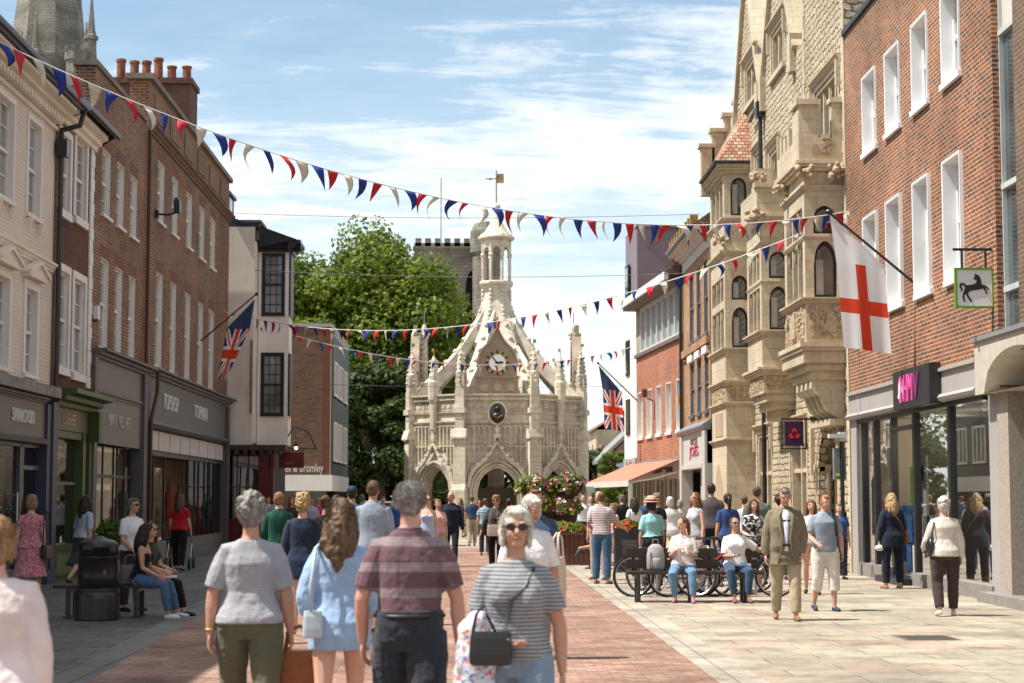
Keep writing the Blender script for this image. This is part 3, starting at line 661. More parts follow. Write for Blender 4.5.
# hanging sign and lantern
t2 = thing('hanging_sign', 'dark red rectangular shop sign hanging below the cream oriel building', 'sign', (-5.9, 62, 2.8))
a = PY(279, 452, 62); b = PY(304, 468, 62)
mb = MB(); mb.box(a[0], b[0], b[1], a[1], 61.95, 62.05); mb.build('board', RED, t2)
mb = MB(); mb.tube([(a[0]-.2, a[1]+.06, 62), (b[0], a[1]+.06, 62)], .02); mb.build('bracket', IRON, t2)
letters('JIGSAW', wallX(61.95), a[0]+.22, b[1]+.12, .07, plain('dull gold', (.4, .28, .12), .5), t2, .003, depth=.006)
t2 = thing('wall_lantern', 'lit lantern on an ornate black bracket above the dark red sign', 'lantern', (-6, 62, 3.2))
a = PY(296, 447, 61.5)
mb = MB(); mb.tube([(-6.3, 3.75, 61.5), (-6.1, 4.1, 61.5), (-5.6, 3.9, 61.5), (-5.35, 3.35, 61.5)], .025); mb.tube([(-6.3, 3.35, 61.5), (-5.3, 3.35, 61.5)], .02); mb.tube([(-6.2, 4.0, 61.5), (-5.9, 3.5, 61.5), (-5.6, 3.9, 61.5)], .015); mb.build('bracket', IRON, t2)
mb = MB(); mb.lathe((a[0], 61.5, a[1]), [(.13, .0), (.05, .12), (.02, .18)], 10); mb.build('shade', IRON, t2)
lm = bpy.data.materials.new('lamp glow'); lm.use_nodes = True; e_ = lm.node_tree.nodes['Principled BSDF']; e_.inputs['Emission Color'].default_value = (1, .55, .2, 1); e_.inputs['Emission Strength'].default_value = 6
mb = MB(); mb.ball((a[0], 61.5, a[1]-.03), .06, 8); mb.build('bulb', lm, t2, smooth=True)

# ------------------------------------------------------------------ left 6: brown brick corner building
t = thing('corner_shoe_shop', 'brown chequered brick building with flat roof and white lettering near the tree', 'building', (-7, 76, 0))
CW = wallX(76)
mb = MB(CW); mb.box(-14, -6.02, 2.62, 8.9, -10, 0); mb.build('wall', BR_BROWN, t)
mb = MB(CW); mb.box(-6.02, -5.98, 2.62, 8.9, -10, .02); mb.box(-14, -5.96, 8.9, 9.05, -10, .03); mb.build('roof_edge', plain('pale flat edge', (.35, .33, .30), .6), t)
mb = MB(CW); mb.box(-6.35, -6.0, 2.65, 8.88, 0, .012); mb.build('corner_brick', plain('orange brick edge', (.14, .06, .035), .8), t)
SW = wallY(-5.98, 1)
mb = MB(SW); mb.box(76.1, 86, 2.62, 8.6, 0, .05); mb.build('side_panel', plain('blue grey panel', (.06, .068, .08), .5), t)
for z0, z1 in ((6.0, 7.5), (3.2, 4.9)):
    for y in (76.6, 79.4, 82.4): window(SW, t, y, y+2.0, z0, z1, rec=-.06, cols=3, rows=1, meet=False, fm=WHITEF, sill=.05, lining=False, border=.09, bar=.07, gm=GLS)
mb = MB(CW); mb.box(-14, -5.9, 1.95, 2.62, -10, .1); mb.build('fascia', WHITE, t)
mb = MB(CW); mb.box(-14, -6.1, 0, 1.95, -9.5, -.2); mb.build('ground_floor', GLB, t)
letters('Russell & Bromley', CW, XY(272, 76), PY(300, 474.5, 76)[1], .46, WHITE, t, .02, width=XY(323, 76)-XY(272, 76), depth=.03)
# cathedral spire and far bell tower
t = thing('cathedral_spire', 'old grey stone cathedral tower and spire rising behind the roofs at top left', 'spire', (XY(52, 180), 180, 0))
cx = XY(49, 180, 40)
mb = MB(); mb.lathe((cx, 180, 0), [(5.6, 20), (5.6, 41), (4.3, 42.5), (1.5, 68), (.1, 84)], 8, ang=R(22.5)); mb.build('spire', GREYST, t)
def pinn(mb, x, y, z, r, h): mb.lathe((x, y, z), [(r, 0), (r, h*.45), (r*1.35, h*.46), (r*1.3, h*.5), (r*.8, h*.52), (r*.15, h*.95), (r*.35, h*.96), (r*.1, h)], 6)
mb = MB()
for px, z, r_, h_ in ((91, 43, .55, 9), (86, 43, .35, 6), (95, 42, .3, 6), (36, 42, .5, 8), (22, 42, .3, 6)): pinn(mb, XY(px, 176, 40), 176, z, r_, h_)
mb.build('pinnacle', GREYST, t)
tx = XY(76, 175, 50); mb = MB(); mb.lathe((tx, 175, 0), [(.95, 25), (.95, 44.6), (1.1, 44.8), (1.1, 45.6)], 8)
for k in range(8): 
    a = k*math.pi/4; mb.box(tx+math.cos(a)-.15, tx+math.cos(a)+.15, 45.6, 46.1, 175+math.sin(a)-.15, 175+math.sin(a)+.15)
mb.build('turret', GREYST, t)
t = thing('bell_tower', 'weathered grey bell tower with battlements and corner turret behind the market cross', 'tower', (-1.5, 150, 0))
ax, bx = XY(413, 150), XY(497, 150)
BW = wallX(150)
wall(BW, ax, bx, 0, 22.8, [], rec=.6, D=8, arches=[(XY(465, 150), XY(478, 150), 14.5, 19.0, 20.8, .3), (XY(428, 150), XY(441, 150), 14.5, 19.0, 20.8, .3)]).build('wall', GREYST, t)
mb = MB(BW); mb.box(XY(428, 150), XY(478, 150), 14.5, 20.9, -.9, -.6); mb.build('louvre', plain('dark louvre', (.02, .02, .02), .8), t)
mb = MB(BW); cornice(mb, ax-.1, bx, 22.4, .4, .25)
for k in range(9):
    x = ax+.1+k*.82; mb.box(x, x+.5, 22.8, 23.5, -.3, .1); 
mb.box(ax, bx, 22.8, 23.1, -.3, .1); mb.build('battlements', GREYST, t)
mb = MB(); mb.lathe((XY(486, 149.6), 149.6, 0), [(1.15, 0), (1.15, 22), (1.35, 22.2), (1.35, 24.0), (1.0, 24.7), (.3, 24.9)], 8); mb.box(XY(466, 149.5), XY(486, 149.5), 0, 14, 149, 150.2); mb.build('turret', GREYST, t)
mb = MB(); mb.tube([(XY(440, 148), 22.8, 148), (XY(440, 148), 28.3, 148)], .05); mb.build('flagpole', plain('pale pole', (.3, .3, .3), .5), t)
# ------------------------------------------------------------------ right 1: orange brick record shop building
t = thing('orange_brick_building', 'orange brick building with deep white window boxes above a glazed record shop on the right', 'building', (8.35, 33, 0))
bays = [(36.3, 37.5), (34.25, 35.4), (32.1, 33.2), (29.95, 31.05)]
up = [(a, b, 8.95, 10.55) for a, b in bays]; lo = [(a, b, 5.45, 7.53) for a, b in bays]
wall(RW, 28.12, 39.35, 3.4, 12.0, up+lo, rec=.32, D=10).build('wall', BR_RIGHT, t)
for h in up+lo: window(RW, t, *h, rec=.25, cols=1, rows=2, surround=.03, proj=.04 if h in up else .07, border=.06, gm=GLS, meet=True, sill=.09, fm=plain('bright white boards', (.84, .83, .82), .5, var=.04))
mb = MB(RW); mb.box(28.2, 39.4, 12.0, 12.12, -10, .06); mb.build('roof_edge', plain('black metal edge', (.04, .04, .04), .5), t)
mb = MB(RW); mb.box(29.2, 39.33, 3.46, 3.9, -.2, .04); mb.profile([(.0, 3.34), (.10, 3.36), (.13, 3.42), (.08, 3.48), (.0, 3.48)], 29.2, 39.33); mb.box(29.2, 39.33, 3.88, 3.94, -.1, .10); mb.build('fascia', GREYCON, t)
s0, s1 = PX(929.3, 390, 8.09)[0], PX(893, 390, 8.09)[0]
mb = MB(RW); mb.box(s0, s1, 3.32, 4.05, .05, .26); sg = mb.build('sign_box', plain('charcoal sign', (.03, .028, .03), .45, var=.05), t)
PK = plain('bright pink', (.85, .10, .38), .45, var=.04); PK2 = plain('dark magenta', (.22, .04, .16), .4, var=.04)
ya = PX(911.5, 400, 8.35-.27)[0]; yb = PX(918.5, 392, 8.35-.27)[0]
def yl(px): return PX(px, 390, 8.35-.27)[0]
mb = MB(RW); c0 = yl(900.8); w0 = (yl(898)-yl(903.6))/2; mb.prism([(c0+w0*math.cos(k*math.pi/12), 3.68+.255*math.sin(k*math.pi/12)) for k in range(24)], .262, .275); mb.build('lettering', PK, t)
mb = MB(RW); mb.prism([(c0+.22, 3.55), (c0+.12, 3.62), (c0+.1, 3.8), (c0-.02, 3.86), (c0-.1, 3.8), (c0-.14, 3.62), (c0-.04, 3.68), (c0, 3.6), (c0+.1, 3.5)], .276, .285); mb.build('emblem', WHITE, t)
letters('H', RW, yl(904.2), 3.44, .50, PK, t, .262, width=abs(yl(904.2)-yl(907.2)), flip=-1)
letters('M', RW, yl(907.6), 3.44, .50, PK, t, .262, width=abs(yl(907.6)-yl(912.4)), flip=-1)
letters('V', RW, yl(913), 3.44, .50, PK2, t, .262, width=abs(yl(913)-yl(919)), flip=-1)
mb = MB(RW)
for y in (38.5, 37.35, 35.8, 34.0, 31.45): mb.box(y, y+.16, .0, 3.34, -.2, -.08)
mb.box(29.2, 39.2, 3.26, 3.36, -.25, -.02); mb.box(33.9, 35.9, 2.98, 3.06, -.2, -.06); mb.box(33.9, 35.95, 0, .12, -.3, .28); mb.box(31.3, 34.0, .0, .06, -.3, .02); mb.build('shop_window', plain('black aluminium', (.012, .012, .013), .35, .5), t)
mb = MB(RW); mb.box(28.2, 28.8, 0, 3.36, -.3, -.01); mb.box(38.75, 39.33, 0, 3.4, -.3, .0); mb.build('pilaster', GREYCON, t, split=True)
mb = MB(RW)
mb.box(36.0, 38.75, 0, .27, -.3, .02); mb.box(28.7, 34.0, 0, .24, -.3, .03); mb.build('plinth', plain('granite plinth', (.24, .22, .20), .6, var=.2, vs=8), t)
mb = MB(RW)
for a, b in ((37.55, 38.5), (36.0, 37.35), (31.65, 34.0), (28.8, 31.45)): mb.quad((a, .25, -.14), (b, .25, -.14), (b, 3.3, -.14), (a, 3.3, -.14))
mb.build('glass', GLT, t, split=True)
mb = MB(RW); mb.quad((29, 0.01, -.3), (39, .01, -.3), (39, .01, -5), (29, .01, -5)); mb.quad((29, 0, -5), (39, 0, -5), (39, 3.4, -5), (29, 3.4, -5)); mb.quad((29, 3.38, -.3), (39, 3.38, -.3), (39, 3.38, -5), (29, 3.38, -5)); mb.quad((39.1, 0, -.3), (39.1, 0, -5), (39.1, 3.4, -5), (39.1, 3.4, -.3)); mb.quad((28.6, 0, -.3), (28.6, 0, -5), (28.6, 3.4, -5), (28.6, 3.4, -.3)); mb.build('shop_interior', plain('shop interior', (.20, .18, .15), .8), t)
INTL = plain('lit shop wall', (.22, .20, .17), .8)
for k_, y_ in enumerate((31.5, 35, 37.5)):
    L_ = bpy.data.lights.new('shop_lamp', 'POINT'); L_.energy = 70; L_.shadow_soft_size = .15; L_.color = (1, .85, .65); lo2 = bpy.data.objects.new('shop_lamp', L_); lo2.location = (10.2, y_, 2.9); COL.objects.link(lo2)
BLUEP = plain('blue packaging', (.03, .09, .22), .4, var=.9, vs=9); GRP = plain('green poster', (.22, .55, .03), .5, var=.3, vs=5)
for (a, z0, w_, h_, o_, m_, nm) in ((37.7, .3, .5, 2.0, -.9, GRP, 'poster_panel'), (36.3, .9, .7, 1.6, -.7, WHITE, 'poster_panel'), (36.15, 1.2, .25, .7, -.69, PK, 'poster'), (36.2, 2.0, .4, .3, -.69, BLACK, 'poster')):
    mb = MB(RW); mb.box(a-w_, a, z0, z0+h_, o_-.05, o_); mb.build(nm, m_, t)
for k, (a, z0) in enumerate(((37.2, .35), (37.7, .35), (37.2, .95), (36.5, .15), (36.0, .15), (35.5, .15), (36.4, .75), (35.8, .75))):
    mb = MB(RW); mb.box(a-.2, a+.2, z0, z0+.55, -1.0, -.55); mb.build('display_box', [BLUEP, WHITE, BLUEP][k % 3], t)
mb = MB(RW)
for y in (30.5, 32.4, 33.4, 35.2, 37): mb.tube([(y, 3.3, -1.2), (y, 3.05, -1.2)], .012); mb.tube([(y, 3.1, -1.2), (y-.15, 3.0, -1.0)], .05)
mb.build('spotlight_fitting', STEEL, t)
# hanging horse sign (faces the camera)
t2 = thing('horse_sign', 'white square hanging sign with black prancing horse and green frame on the orange brick', 'sign', (7.6, 29, 5))
Ys = 28.35
x0, zt = PY(954.5, 268, Ys); x1, zb = PY(994, 308, Ys)
mb = MB(wallX(Ys)); f_ = .028; mb.box(x0, x1, zb, zb+f_, -.05, .03); mb.box(x0, x1, zt-f_, zt, -.05, .03); mb.box(x0, x0+f_, zb+f_, zt-f_, -.05, .03); mb.box(x1-f_, x1, zb+f_, zt-f_, -.05, .03); mb.build('frame', plain('leaf green frame', (.10, .27, .012), .4, var=.03), t2)
mb = MB(wallX(Ys)); mb.box(x0+f_, x1-f_, zb+f_, zt-f_, -.03, .01); mb.build('board', plain('sign white', (.72, .70, .69), .4, var=.02), t2)
def hp(L): return [(x0+(x-85)/(490-85)*(x1-x0), zt-(y-172)/(575-172)*(zt-zb)) for x, y in L]
horse = [(300, 228), (312, 240), (335, 248), (352, 275), (362, 330), (372, 345), (395, 345), (425, 365), (445, 390), (440, 397), (412, 375), (392, 366), (412, 395), (422, 432), (410, 438), (398, 402), (372, 378), (330, 392), (280, 398), (240, 405), (215, 432), (235, 470), (262, 508), (245, 515), (215, 475), (195, 435), (178, 450), (178, 480), (190, 510), (172, 512), (160, 470), (168, 425), (180, 398), (188, 370), (178, 350), (155, 345), (150, 365), (165, 385), (155, 408), (140, 412), (150, 392), (132, 370), (130, 340), (150, 322), (180, 328), (205, 348), (250, 342), (290, 335), (312, 310), (310, 290), (290, 292), (280, 285), (290, 262)]
mb = MB(wallX(Ys)); mb.prism(hp(horse), .011, .022); mb.build('emblem', BLACK, t2)
mb = MB(); mb.box(x0-.02, 8.34, zt+.28, zt+.32, Ys-.02, Ys+.02); 
for x in (x0+.12, x1-.12): mb.box(x-.015, x+.015, zt, zt+.28, Ys-.012, Ys+.012)
mb.build('bracket', IRON, t2)
# right 0: neighbour with concrete arcade
t = thing('concrete_arcade_building', 'building with pale concrete arch and tall glass strip at the right edge', 'building', (8.4, 26, 0))
RW0 = wallY(8.47, -1); RA = wallY(8.12, -1)
mb = MB(RW0); mb.box(10, 28.1, 3.9, 14, -8, -.12); mb.build('wall', GREYCON, t)
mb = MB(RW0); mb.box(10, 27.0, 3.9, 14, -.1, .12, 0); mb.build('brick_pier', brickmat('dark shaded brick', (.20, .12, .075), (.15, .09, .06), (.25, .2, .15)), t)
mb = MB(RW0)
for z in (4.95, 6.6, 9.1, 11.4): mb.box(27.02, 28.1, z-.05, z+.04, -.1, .03)
for y in (27.02, 28.05): mb.box(y, y+.04, 3.95, 14, -.1, .02)
mb.build('window_frame', plain('pale aluminium', (.5, .52, .50), .4), t)
mb = MB(RW0); mb.quad((27.02, 3.9, -.05), (28.1, 3.9, -.05), (28.1, 9.1, -.05), (27.02, 9.1, -.05)); mb.build('glass', glass('teal grey glass', (.06, .085, .09), .05, .9, 1.7), t)
mb = MB(RW0); mb.quad((27.02, 9.1, -.04), (28.1, 9.1, -.04), (28.1, 14, -.04), (27.02, 14, -.04)); mb.build('blind', plain('cream blind', (.55, .50, .45), .8), t)
wall(RA, 10, 28.7, 3.3, 4.15, [], rec=.9, D=0, arches=[(25.0, 28.2, 3.3, 3.32, 3.93, .0), (20.8, 24.2, 3.3, 3.32, 3.93, .0)]).build('arcade', CONC, t)
mb = MB(RA); mb.quad((28.7, 3.3, 0), (28.7, 4.15, 0), (28.7, 4.15, -.9), (28.7, 3.3, -.9)); mb.box(10, 28.74, 4.15, 4.22, -.6, .05, 1); mb.build('coping', [CONC, LEAD], t)
mb = MB(RA); mb.box(27.55, 28.14, 0, 3.298, -.9, -.18); mb.box(24.3, 24.9, 0, 3.298, -.9, -.02); mb.build('pier', plain('rough cast stone', (.36, .31, .26), .9, var=.3, vs=22), t, split=True)
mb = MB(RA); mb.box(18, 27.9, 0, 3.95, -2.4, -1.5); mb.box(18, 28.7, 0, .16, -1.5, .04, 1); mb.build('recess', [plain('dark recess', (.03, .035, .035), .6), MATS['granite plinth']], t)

# ------------------------------------------------------------------ right 2: gothic stone bank
t = thing('gothic_stone_bank', 'golden stone gothic bank with projecting oriel bays, carved panels and steep gables', 'bank', (8.35, 47, 0))
hw = [(40.1, 42.9, 9.65, 11.5), (46.9, 49.05, 13.3, 14.55), (51.6, 53.85, 13.5, 14.75), (47.9, 49.6, 10.3, 11.3), (50.9, 52.1, 10.8, 11.7)]
gw = [(49.8, 52.3, 1.0, 3.5), (44.6, 46.9, 1.0, 3.5)]
w = wall(RW, 39.37, 55.9, 0, 13.2, [h for h in hw if h[3] < 13]+gw, rec=.35, D=10, arches=[(40.9, 43.1, 0, 2.4, 3.3, .35)])
w.build('wall', FLINT, t)
# gables
for (a, b, ze, zp, h) in ((45.3, 50.5, 13.2, 17.2, hw[1]), (50.7, 55.9, 13.2, 17.6, hw[2])):
    c = (a+b)/2; mb = MB(RW)
    mb.prism([(a, ze), (h[0], ze), (h[0], 14.8), (c-.001, 14.8), (c-.001, zp)], -.35, 0); mb.prism([(b, ze), (h[1], ze), (h[1], 14.8), (c+.001, 14.8), (c+.001, zp)], -.35, 0)
    mb.box(h[0], h[1], ze-.001, h[2], -.35, 0); mb.box(h[0], h[1], h[3], 14.8, -.35, -.001)
    mb.build('gable', FLINT, t)
    mb = MB(RW)
    for sgn, e in ((-1, a), (1, b)):
        mb.prism([(e, ze), (e+sgn*.12, ze+.1), (c, zp+.32), (c, zp)], -.5, .12)
        mb.box(min(e, e-sgn*.45), max(e, e-sgn*.45), ze-.55, ze+.45, -.3, .16)
    mb.build('gable_coping', ASHLAR, t)
    mb = MB(RW); mb.quad((a, ze, -.4), (c, zp, -.4), (c, zp, -9), (a, ze, -9)); mb.quad((b, ze, -.4), (c, zp, -.4), (c, zp, -9), (b, ze, -9)); mb.build('roof', ROOFT, t)
mb = MB(RW); mb.box(39.37, 44.3, 13.2, 17.5, -10, -.001); mb.build('wall', FLINT, t)
for e0, zs in ((39.37, 0.0), (44.32, 10.6)):
    mb = MB(RW); z = zs; k = 0
    while z < 17.4: q = .32 if k % 2 else .2; a_, b_ = sorted((e0, e0+(q if e0 < 40 else -q))); mb.box(a_, b_, z, z+.28, 0, .02); z += .285; k += 1
    mb.build('quoins', ASHLAR, t)
def mullioned(fr, h, n, root, hood=True, trans=None, archh=True):
    a, b, z0, z1 = h; mb = MB(fr)
    w_ = (b-a)/n
    mb.box(a, a+.1, z0, z1, -.34, -.03); mb.box(b-.1, b, z0, z1, -.34, -.03); mb.box(a+.1, b-.1, z1-.1, z1, -.34, -.03); mb.box(a+.1, b-.1, z0, z0+.08, -.34, -.03)
    for k in range(1, n): mb.box(a+w_*k-.06, a+w_*k+.06, z0+.08, z1-.1, -.3, -.08)
    if trans: mb.box(a+.1, b-.1, trans-.05, trans+.05, -.3, -.09)
    if archh:
        for k in range(n):
            x0_ = a+w_*k+(.1 if k == 0 else .06); x1_ = a+w_*(k+1)-(.1 if k == n-1 else .06); pts = archpts(x0_, x1_, z1-.1-(x1_-x0_)*.6, z1-.12, 8, .3)
            mb.prism([(x0_, z1-.1)]+pts+[(x1_, z1-.1)], -.28, -.12)
    ww = mb.build('window', ASHLAR, root)
    g = MB(fr); g.quad((a+.05, z0, -.26), (b-.05, z0, -.26), (b-.05, z1, -.26), (a+.05, z1, -.26)); g.build('glass', GL, ww)
    if hood:
        q = MB(fr); cornice(q, a-.25, b+.25, z1+.12, .14, .13); q.box(a-.25, a-.13, z1-.5, z1+.12, 0, .1); q.box(b+.13, b+.25, z1-.5, z1+.12, 0, .1); q.box(a-.12, b+.12, z0-.16, z0-.02, 0, .1); q.build('hood_mould', ASHLAR, ww)
    # dressed surround
    q = MB(fr); q.box(a-.14, a-.001, z0-.01, z1+.1, 0, .012); q.box(b+.001, b+.14, z0-.01, z1+.1, 0, .012); q.box(a, b, z1+.001, z1+.1, 0, .014); q.build('surround', ASHLAR, ww)
    return ww
mullioned(RW, hw[0], 4, t); mullioned(RW, hw[1], 3, t); mullioned(RW, hw[2], 3, t); mullioned(RW, hw[3], 2, t); mullioned(RW, hw[4], 2, t)
for h in gw: mullioned(RW, h, 2, t, trans=2.35, archh=False)
# doorway
mb = MB(RW)
for k in range(3):
    a, b = 40.9-.1*k, 43.1+.1*k; o = -.3+k*.11
    pts = archpts(a, b, 2.4, 3.3+.1*k, 14, .35)
    for j in range(14):
        p, q = pts[j], pts[j+1]; mb.prism([p, q, (q[0]+(q[0]-42)*.06, q[1]+.06), (p[0]+(p[0]-42)*.06, p[1]+.06)], o, o+.1)
    mb.tube([(a, 0, o+.05), (a, 2.4, o+.05)], .06); mb.tube([(b, 0, o+.05), (b, 2.4, o+.05)], .06); mb.box(a-.1, a+.1, 2.3, 2.45, o, o+.14); mb.box(b-.1, b+.1, 2.3, 2.45, o, o+.14)
mb.box(40.4, 43.6, 3.62, 3.8, 0, .15); mb.box(40.3, 40.5, 2.2, 3.7, 0, .1); mb.box(43.5, 43.7, 2.2, 3.7, 0, .1)
mb.build('doorway_moulding', ASHLAR, t)
mb = MB(RW); mb.box(40.9, 43.1, 0, 3.3, -.5, -.36); mb.box(41.9, 42.0, 0, 3.0, -.36, -.3); mb.build('door', plain('oak door', (.13, .08, .045), .5, var=.3, vs=6), t)
def bump_panel(mb, fr_s0, s1, z0, z1, o, n, seed=0):
    r_ = random.Random(seed)
    for k in range(n):
        s_ = r_.uniform(fr_s0+.04, s1-.04); z_ = r_.uniform(z0+.04, z1-.04); q = r_.uniform(.02, .055)
        p = [(s_+q*math.cos(a)*r_.uniform(.6, 1.2), z_+q*math.sin(a)) for a in [j*math.pi/3 for j in range(6)]]
        mb.prism(p, o, o+r_.uniform(.015, .045))
CARVE = plain('carved stone', (.47, .37, .25), .9, var=.35, vs=9)
def bay(Yb, Ye, Xf, levels, zb, zt, root, name, gf=False):
    """square stone bay: camera side (return) at Y=Yb, street face at X=Xf; levels = window rows (z0, zspring, ztop)"""
    FF = wallY(Xf, -1); FR = wallX(Yb)
    hs = [(Yb+.28, Ye-.28, a, c) for a, b_, c in levels]
    bb = thing_part(name, root)
    xa, xb = Xf+.2, 8.35-.16
    wall(FF, Yb, Ye, zb, zt, hs, rec=.2, D=0).build('oriel_face', ASHLAR, root)
    wall(FR, Xf, 8.36, zb, zt, [], rec=.16, D=0, arches=[(xa, xb, a, b_, c, .25) for a, b_, c in levels]).build('oriel_side', ASHLAR, root)
    mb = MB(); mb.box(Xf+.24, 8.36, zb, zt, Yb+.22, Ye); mb.quad((Xf, zt, Yb), (8.36, zt, Yb), (8.36, zt, Ye), (Xf, zt, Ye)); mb.quad((Xf, zb, Yb), (8.36, zb, Yb), (8.36, zb, Ye), (Xf, zb, Ye)); mb.build('bay_core', plain('dark core', (.03, .03, .035), .8), root)
    for (a, b_, c), h in zip(levels, hs):
        n = 3; q = MB(FF)
        for k in range(1, n): x = h[0]+(h[1]-h[0])*k/n; q.box(x-.05, x+.05, a, c, -.18, -.02)
        for k in range(n):
            x0_ = h[0]+(h[1]-h[0])*k/n+(.05 if k else 0); x1_ = h[0]+(h[1]-h[0])*(k+1)/n-(.05 if k < n-1 else 0)
            q.prism([(x0_, c)]+archpts(x0_, x1_, c-.3, c-.03, 8, .3)+[(x1_, c)], -.17, -.06)
        ww = q.build('window', ASHLAR, root)
        g = MB(FF); g.quad((h[0], a, -.15), (h[1], a, -.15), (h[1], c, -.15), (h[0], c, -.15)); g.build('glass', GL, ww)
        q = MB(FR)
        pts = archpts(xa+.01, xb-.01, b_, c-.01, 12, .25); cc = ((xa+xb)/2, b_-.05)
        for k in range(12):
            p, r_ = pts[k], pts[k+1]; inn = lambda P: (P[0]+(cc[0]-P[0])*.16, P[1]+(cc[1]-P[1])*.16)
            q.prism([p, r_, inn(r_), inn(p)], -.15, -.09)
        q.box(xa+.01, xa+.06, a, b_, -.15, -.09); q.box(xb-.06, xb-.01, a, b_, -.15, -.09); q.box(xa+.06, xb-.06, a, a+.06, -.15, -.09)
        w2 = q.build('window', BLACK, root)
        g = MB(FR); g.quad((xa, a, -.125), (xb, a, -.125), (xb, c, -.125), (xa, c, -.125)); g.build('glass', glass('bay glass', (.06, .065, .065), .04, .9, 1.7), w2)
        g = MB(FR); g.box(xa+.06, (xa+xb)/2-.03, a+.06, b_+.1, -.121, -.115); g.build('curtain', CURT, w2)
    return FF, FR
def thing_part(name, root): return root
def ring(mb, Yb, Ye, Xf, z, h, p):
    """a moulding round the two seen faces of a bay"""
    for k, (q, a, b) in enumerate(((p*.45, 0, .35), (p*.75, .35, .65), (p, .65, 1))):
        mb.box(Xf-q, 8.36, z+h*a+.0005*k, z+h*b, Yb-q, Ye+q)
# bay A (nearest)
A = (39.75, 42.35, 7.47)
bay(*A, [(6.14, 6.9, 7.42), (7.58, 7.9, 8.22)], 4.95, 9.1, t, 'bay')
mb = MB(); ring(mb, *A, 6.0, .13, .12); ring(mb, *A, 4.82, .3, .16); ring(mb, *A, 8.55, .12, .08); ring(mb, *A, 9.0, .22, .2); ring(mb, *A, 7.45, .08, .04); mb.build('bay_moulding', ASHLAR, t)
mb = MB(wallX(A[0])); 
for x0_, x1_ in ((7.53, 7.7), (7.76, 8.3)): mb.box(x0_, x1_, 5.2, 5.95, .002, .012); bump_panel(mb, x0_, x1_, 5.2, 5.95, .012, 26 if x1_-x0_ < .3 else 90, 3)
mb.prism([(8.03+.13*math.cos(k*math.pi/8), 5.58+.24*math.sin(k*math.pi/8)) for k in range(16)], .012, .05)
mb.build('carved_panel', CARVE, t)
mb = MB(wallY(A[2], -1)); mb.box(39.85, 42.2, 5.2, 5.95, .002, .012); bump_panel(mb, 39.85, 42.2, 5.2, 5.95, .012, 200, 4); mb.box(40.8, 41.4, 5.3, 5.85, .012, .07); mb.build('carved_panel', CARVE, t)
mb = MB()
for k, (z0, z1, q) in enumerate(((4.66, 4.82, .08), (4.5, 4.66, -.02), (4.3, 4.5, -.12))): mb.box(A[2]-q, 8.36, z0, z1, A[0]-q, A[1]+q)
mb.build('corbel_base', ASHLAR, t)
mb = MB(wallX(39.95))   # scroll brackets under the bay
for y_ in (39.95, 40.5, 41.05, 41.6):
    pr = [(7.62, 4.3), (7.60, 4.1), (7.68, 3.98), (7.8, 3.95), (7.84, 3.8), (7.92, 3.62), (8.05, 3.55), (8.15, 3.45), (8.36, 3.4), (8.36, 4.3)]
    mb.prism(pr, -(y_-39.95), -(y_-39.95)-.22)
mb.box(8.0, 8.36, 3.28, 3.42, -2.3, .08)
mb.build('scroll_bracket', ASHLAR, t)
mb = MB(wallX(A[0]));   # pierced parapet, stepped
FP = wallX(A[0]+.02)
mb = MB(); X0 = A[2]-.12
mb.box(X0, 8.36, 9.22, 9.75, A[0]-.1, A[0]+.12); mb.box(X0, X0+.22, 9.22, 9.75, A[0]+.12, A[1]+.2)
mb.box(X0, X0+.45, 9.75, 10.5, A[0]-.1, A[0]+.12); mb.box(X0, X0+.22, 9.75, 10.45, A[0]+.12, A[0]+.7); mb.box(8.1, 8.36, 9.75, 10.55, A[0]-.1, A[0]+.12)
mb.box(X0-.06, X0+.5, 10.5, 10.62, A[0]-.16, A[0]+.76); mb.box(8.05, 8.38, 10.55, 10.66, A[0]-.16, A[0]+.2); mb.box(X0+.5, 8.05, 9.72, 9.82, A[0]-.14, A[0]+.16)
for y in np.arange(40.9, 42.4, .5): mb.box(X0, X0+.22, 9.75, 10.1+.12*(int(y*2) % 2), y, y+.26)
mb.build('parapet', ASHLAR, t)
mb = MB(wallX(A[0]-.1)); bump_panel(mb, 7.85, 8.1, 9.3, 9.7, .0, 30, 5)
mb.prism([(7.72+.1*math.cos(k), 9.48+.12*math.sin(k)) for k in np.arange(0, 6.28, .6)], 0, .03); mb.build('carved_panel', CARVE, t)
def grot(x, y, z, s, seed):
    r_ = random.Random(seed); mb = MB()
    for k in range(22): mb.ball((x+r_.uniform(-.2, .2)*s, y+r_.uniform(-.14, .14)*s, z+r_.uniform(-.12, .14)*s), r_.uniform(.04, .085)*s, 5, None, (1, r_.uniform(.7, 1.4), r_.uniform(.7, 1.3)))
    mb.build('carved_grotesque', CARVE, t)
grot(7.42, 39.55, 8.95, .9, 1); grot(8.2, 39.5, 8.95, 1.1, 2); grot(7.3, 41.8, 8.9, .8, 3); grot(7.35, 46, 8.95, 1.2, 4); grot(7.4, 52.7, 9.3, 1.0, 5); grot(7.35, 45.5, 9.9, .9, 8)
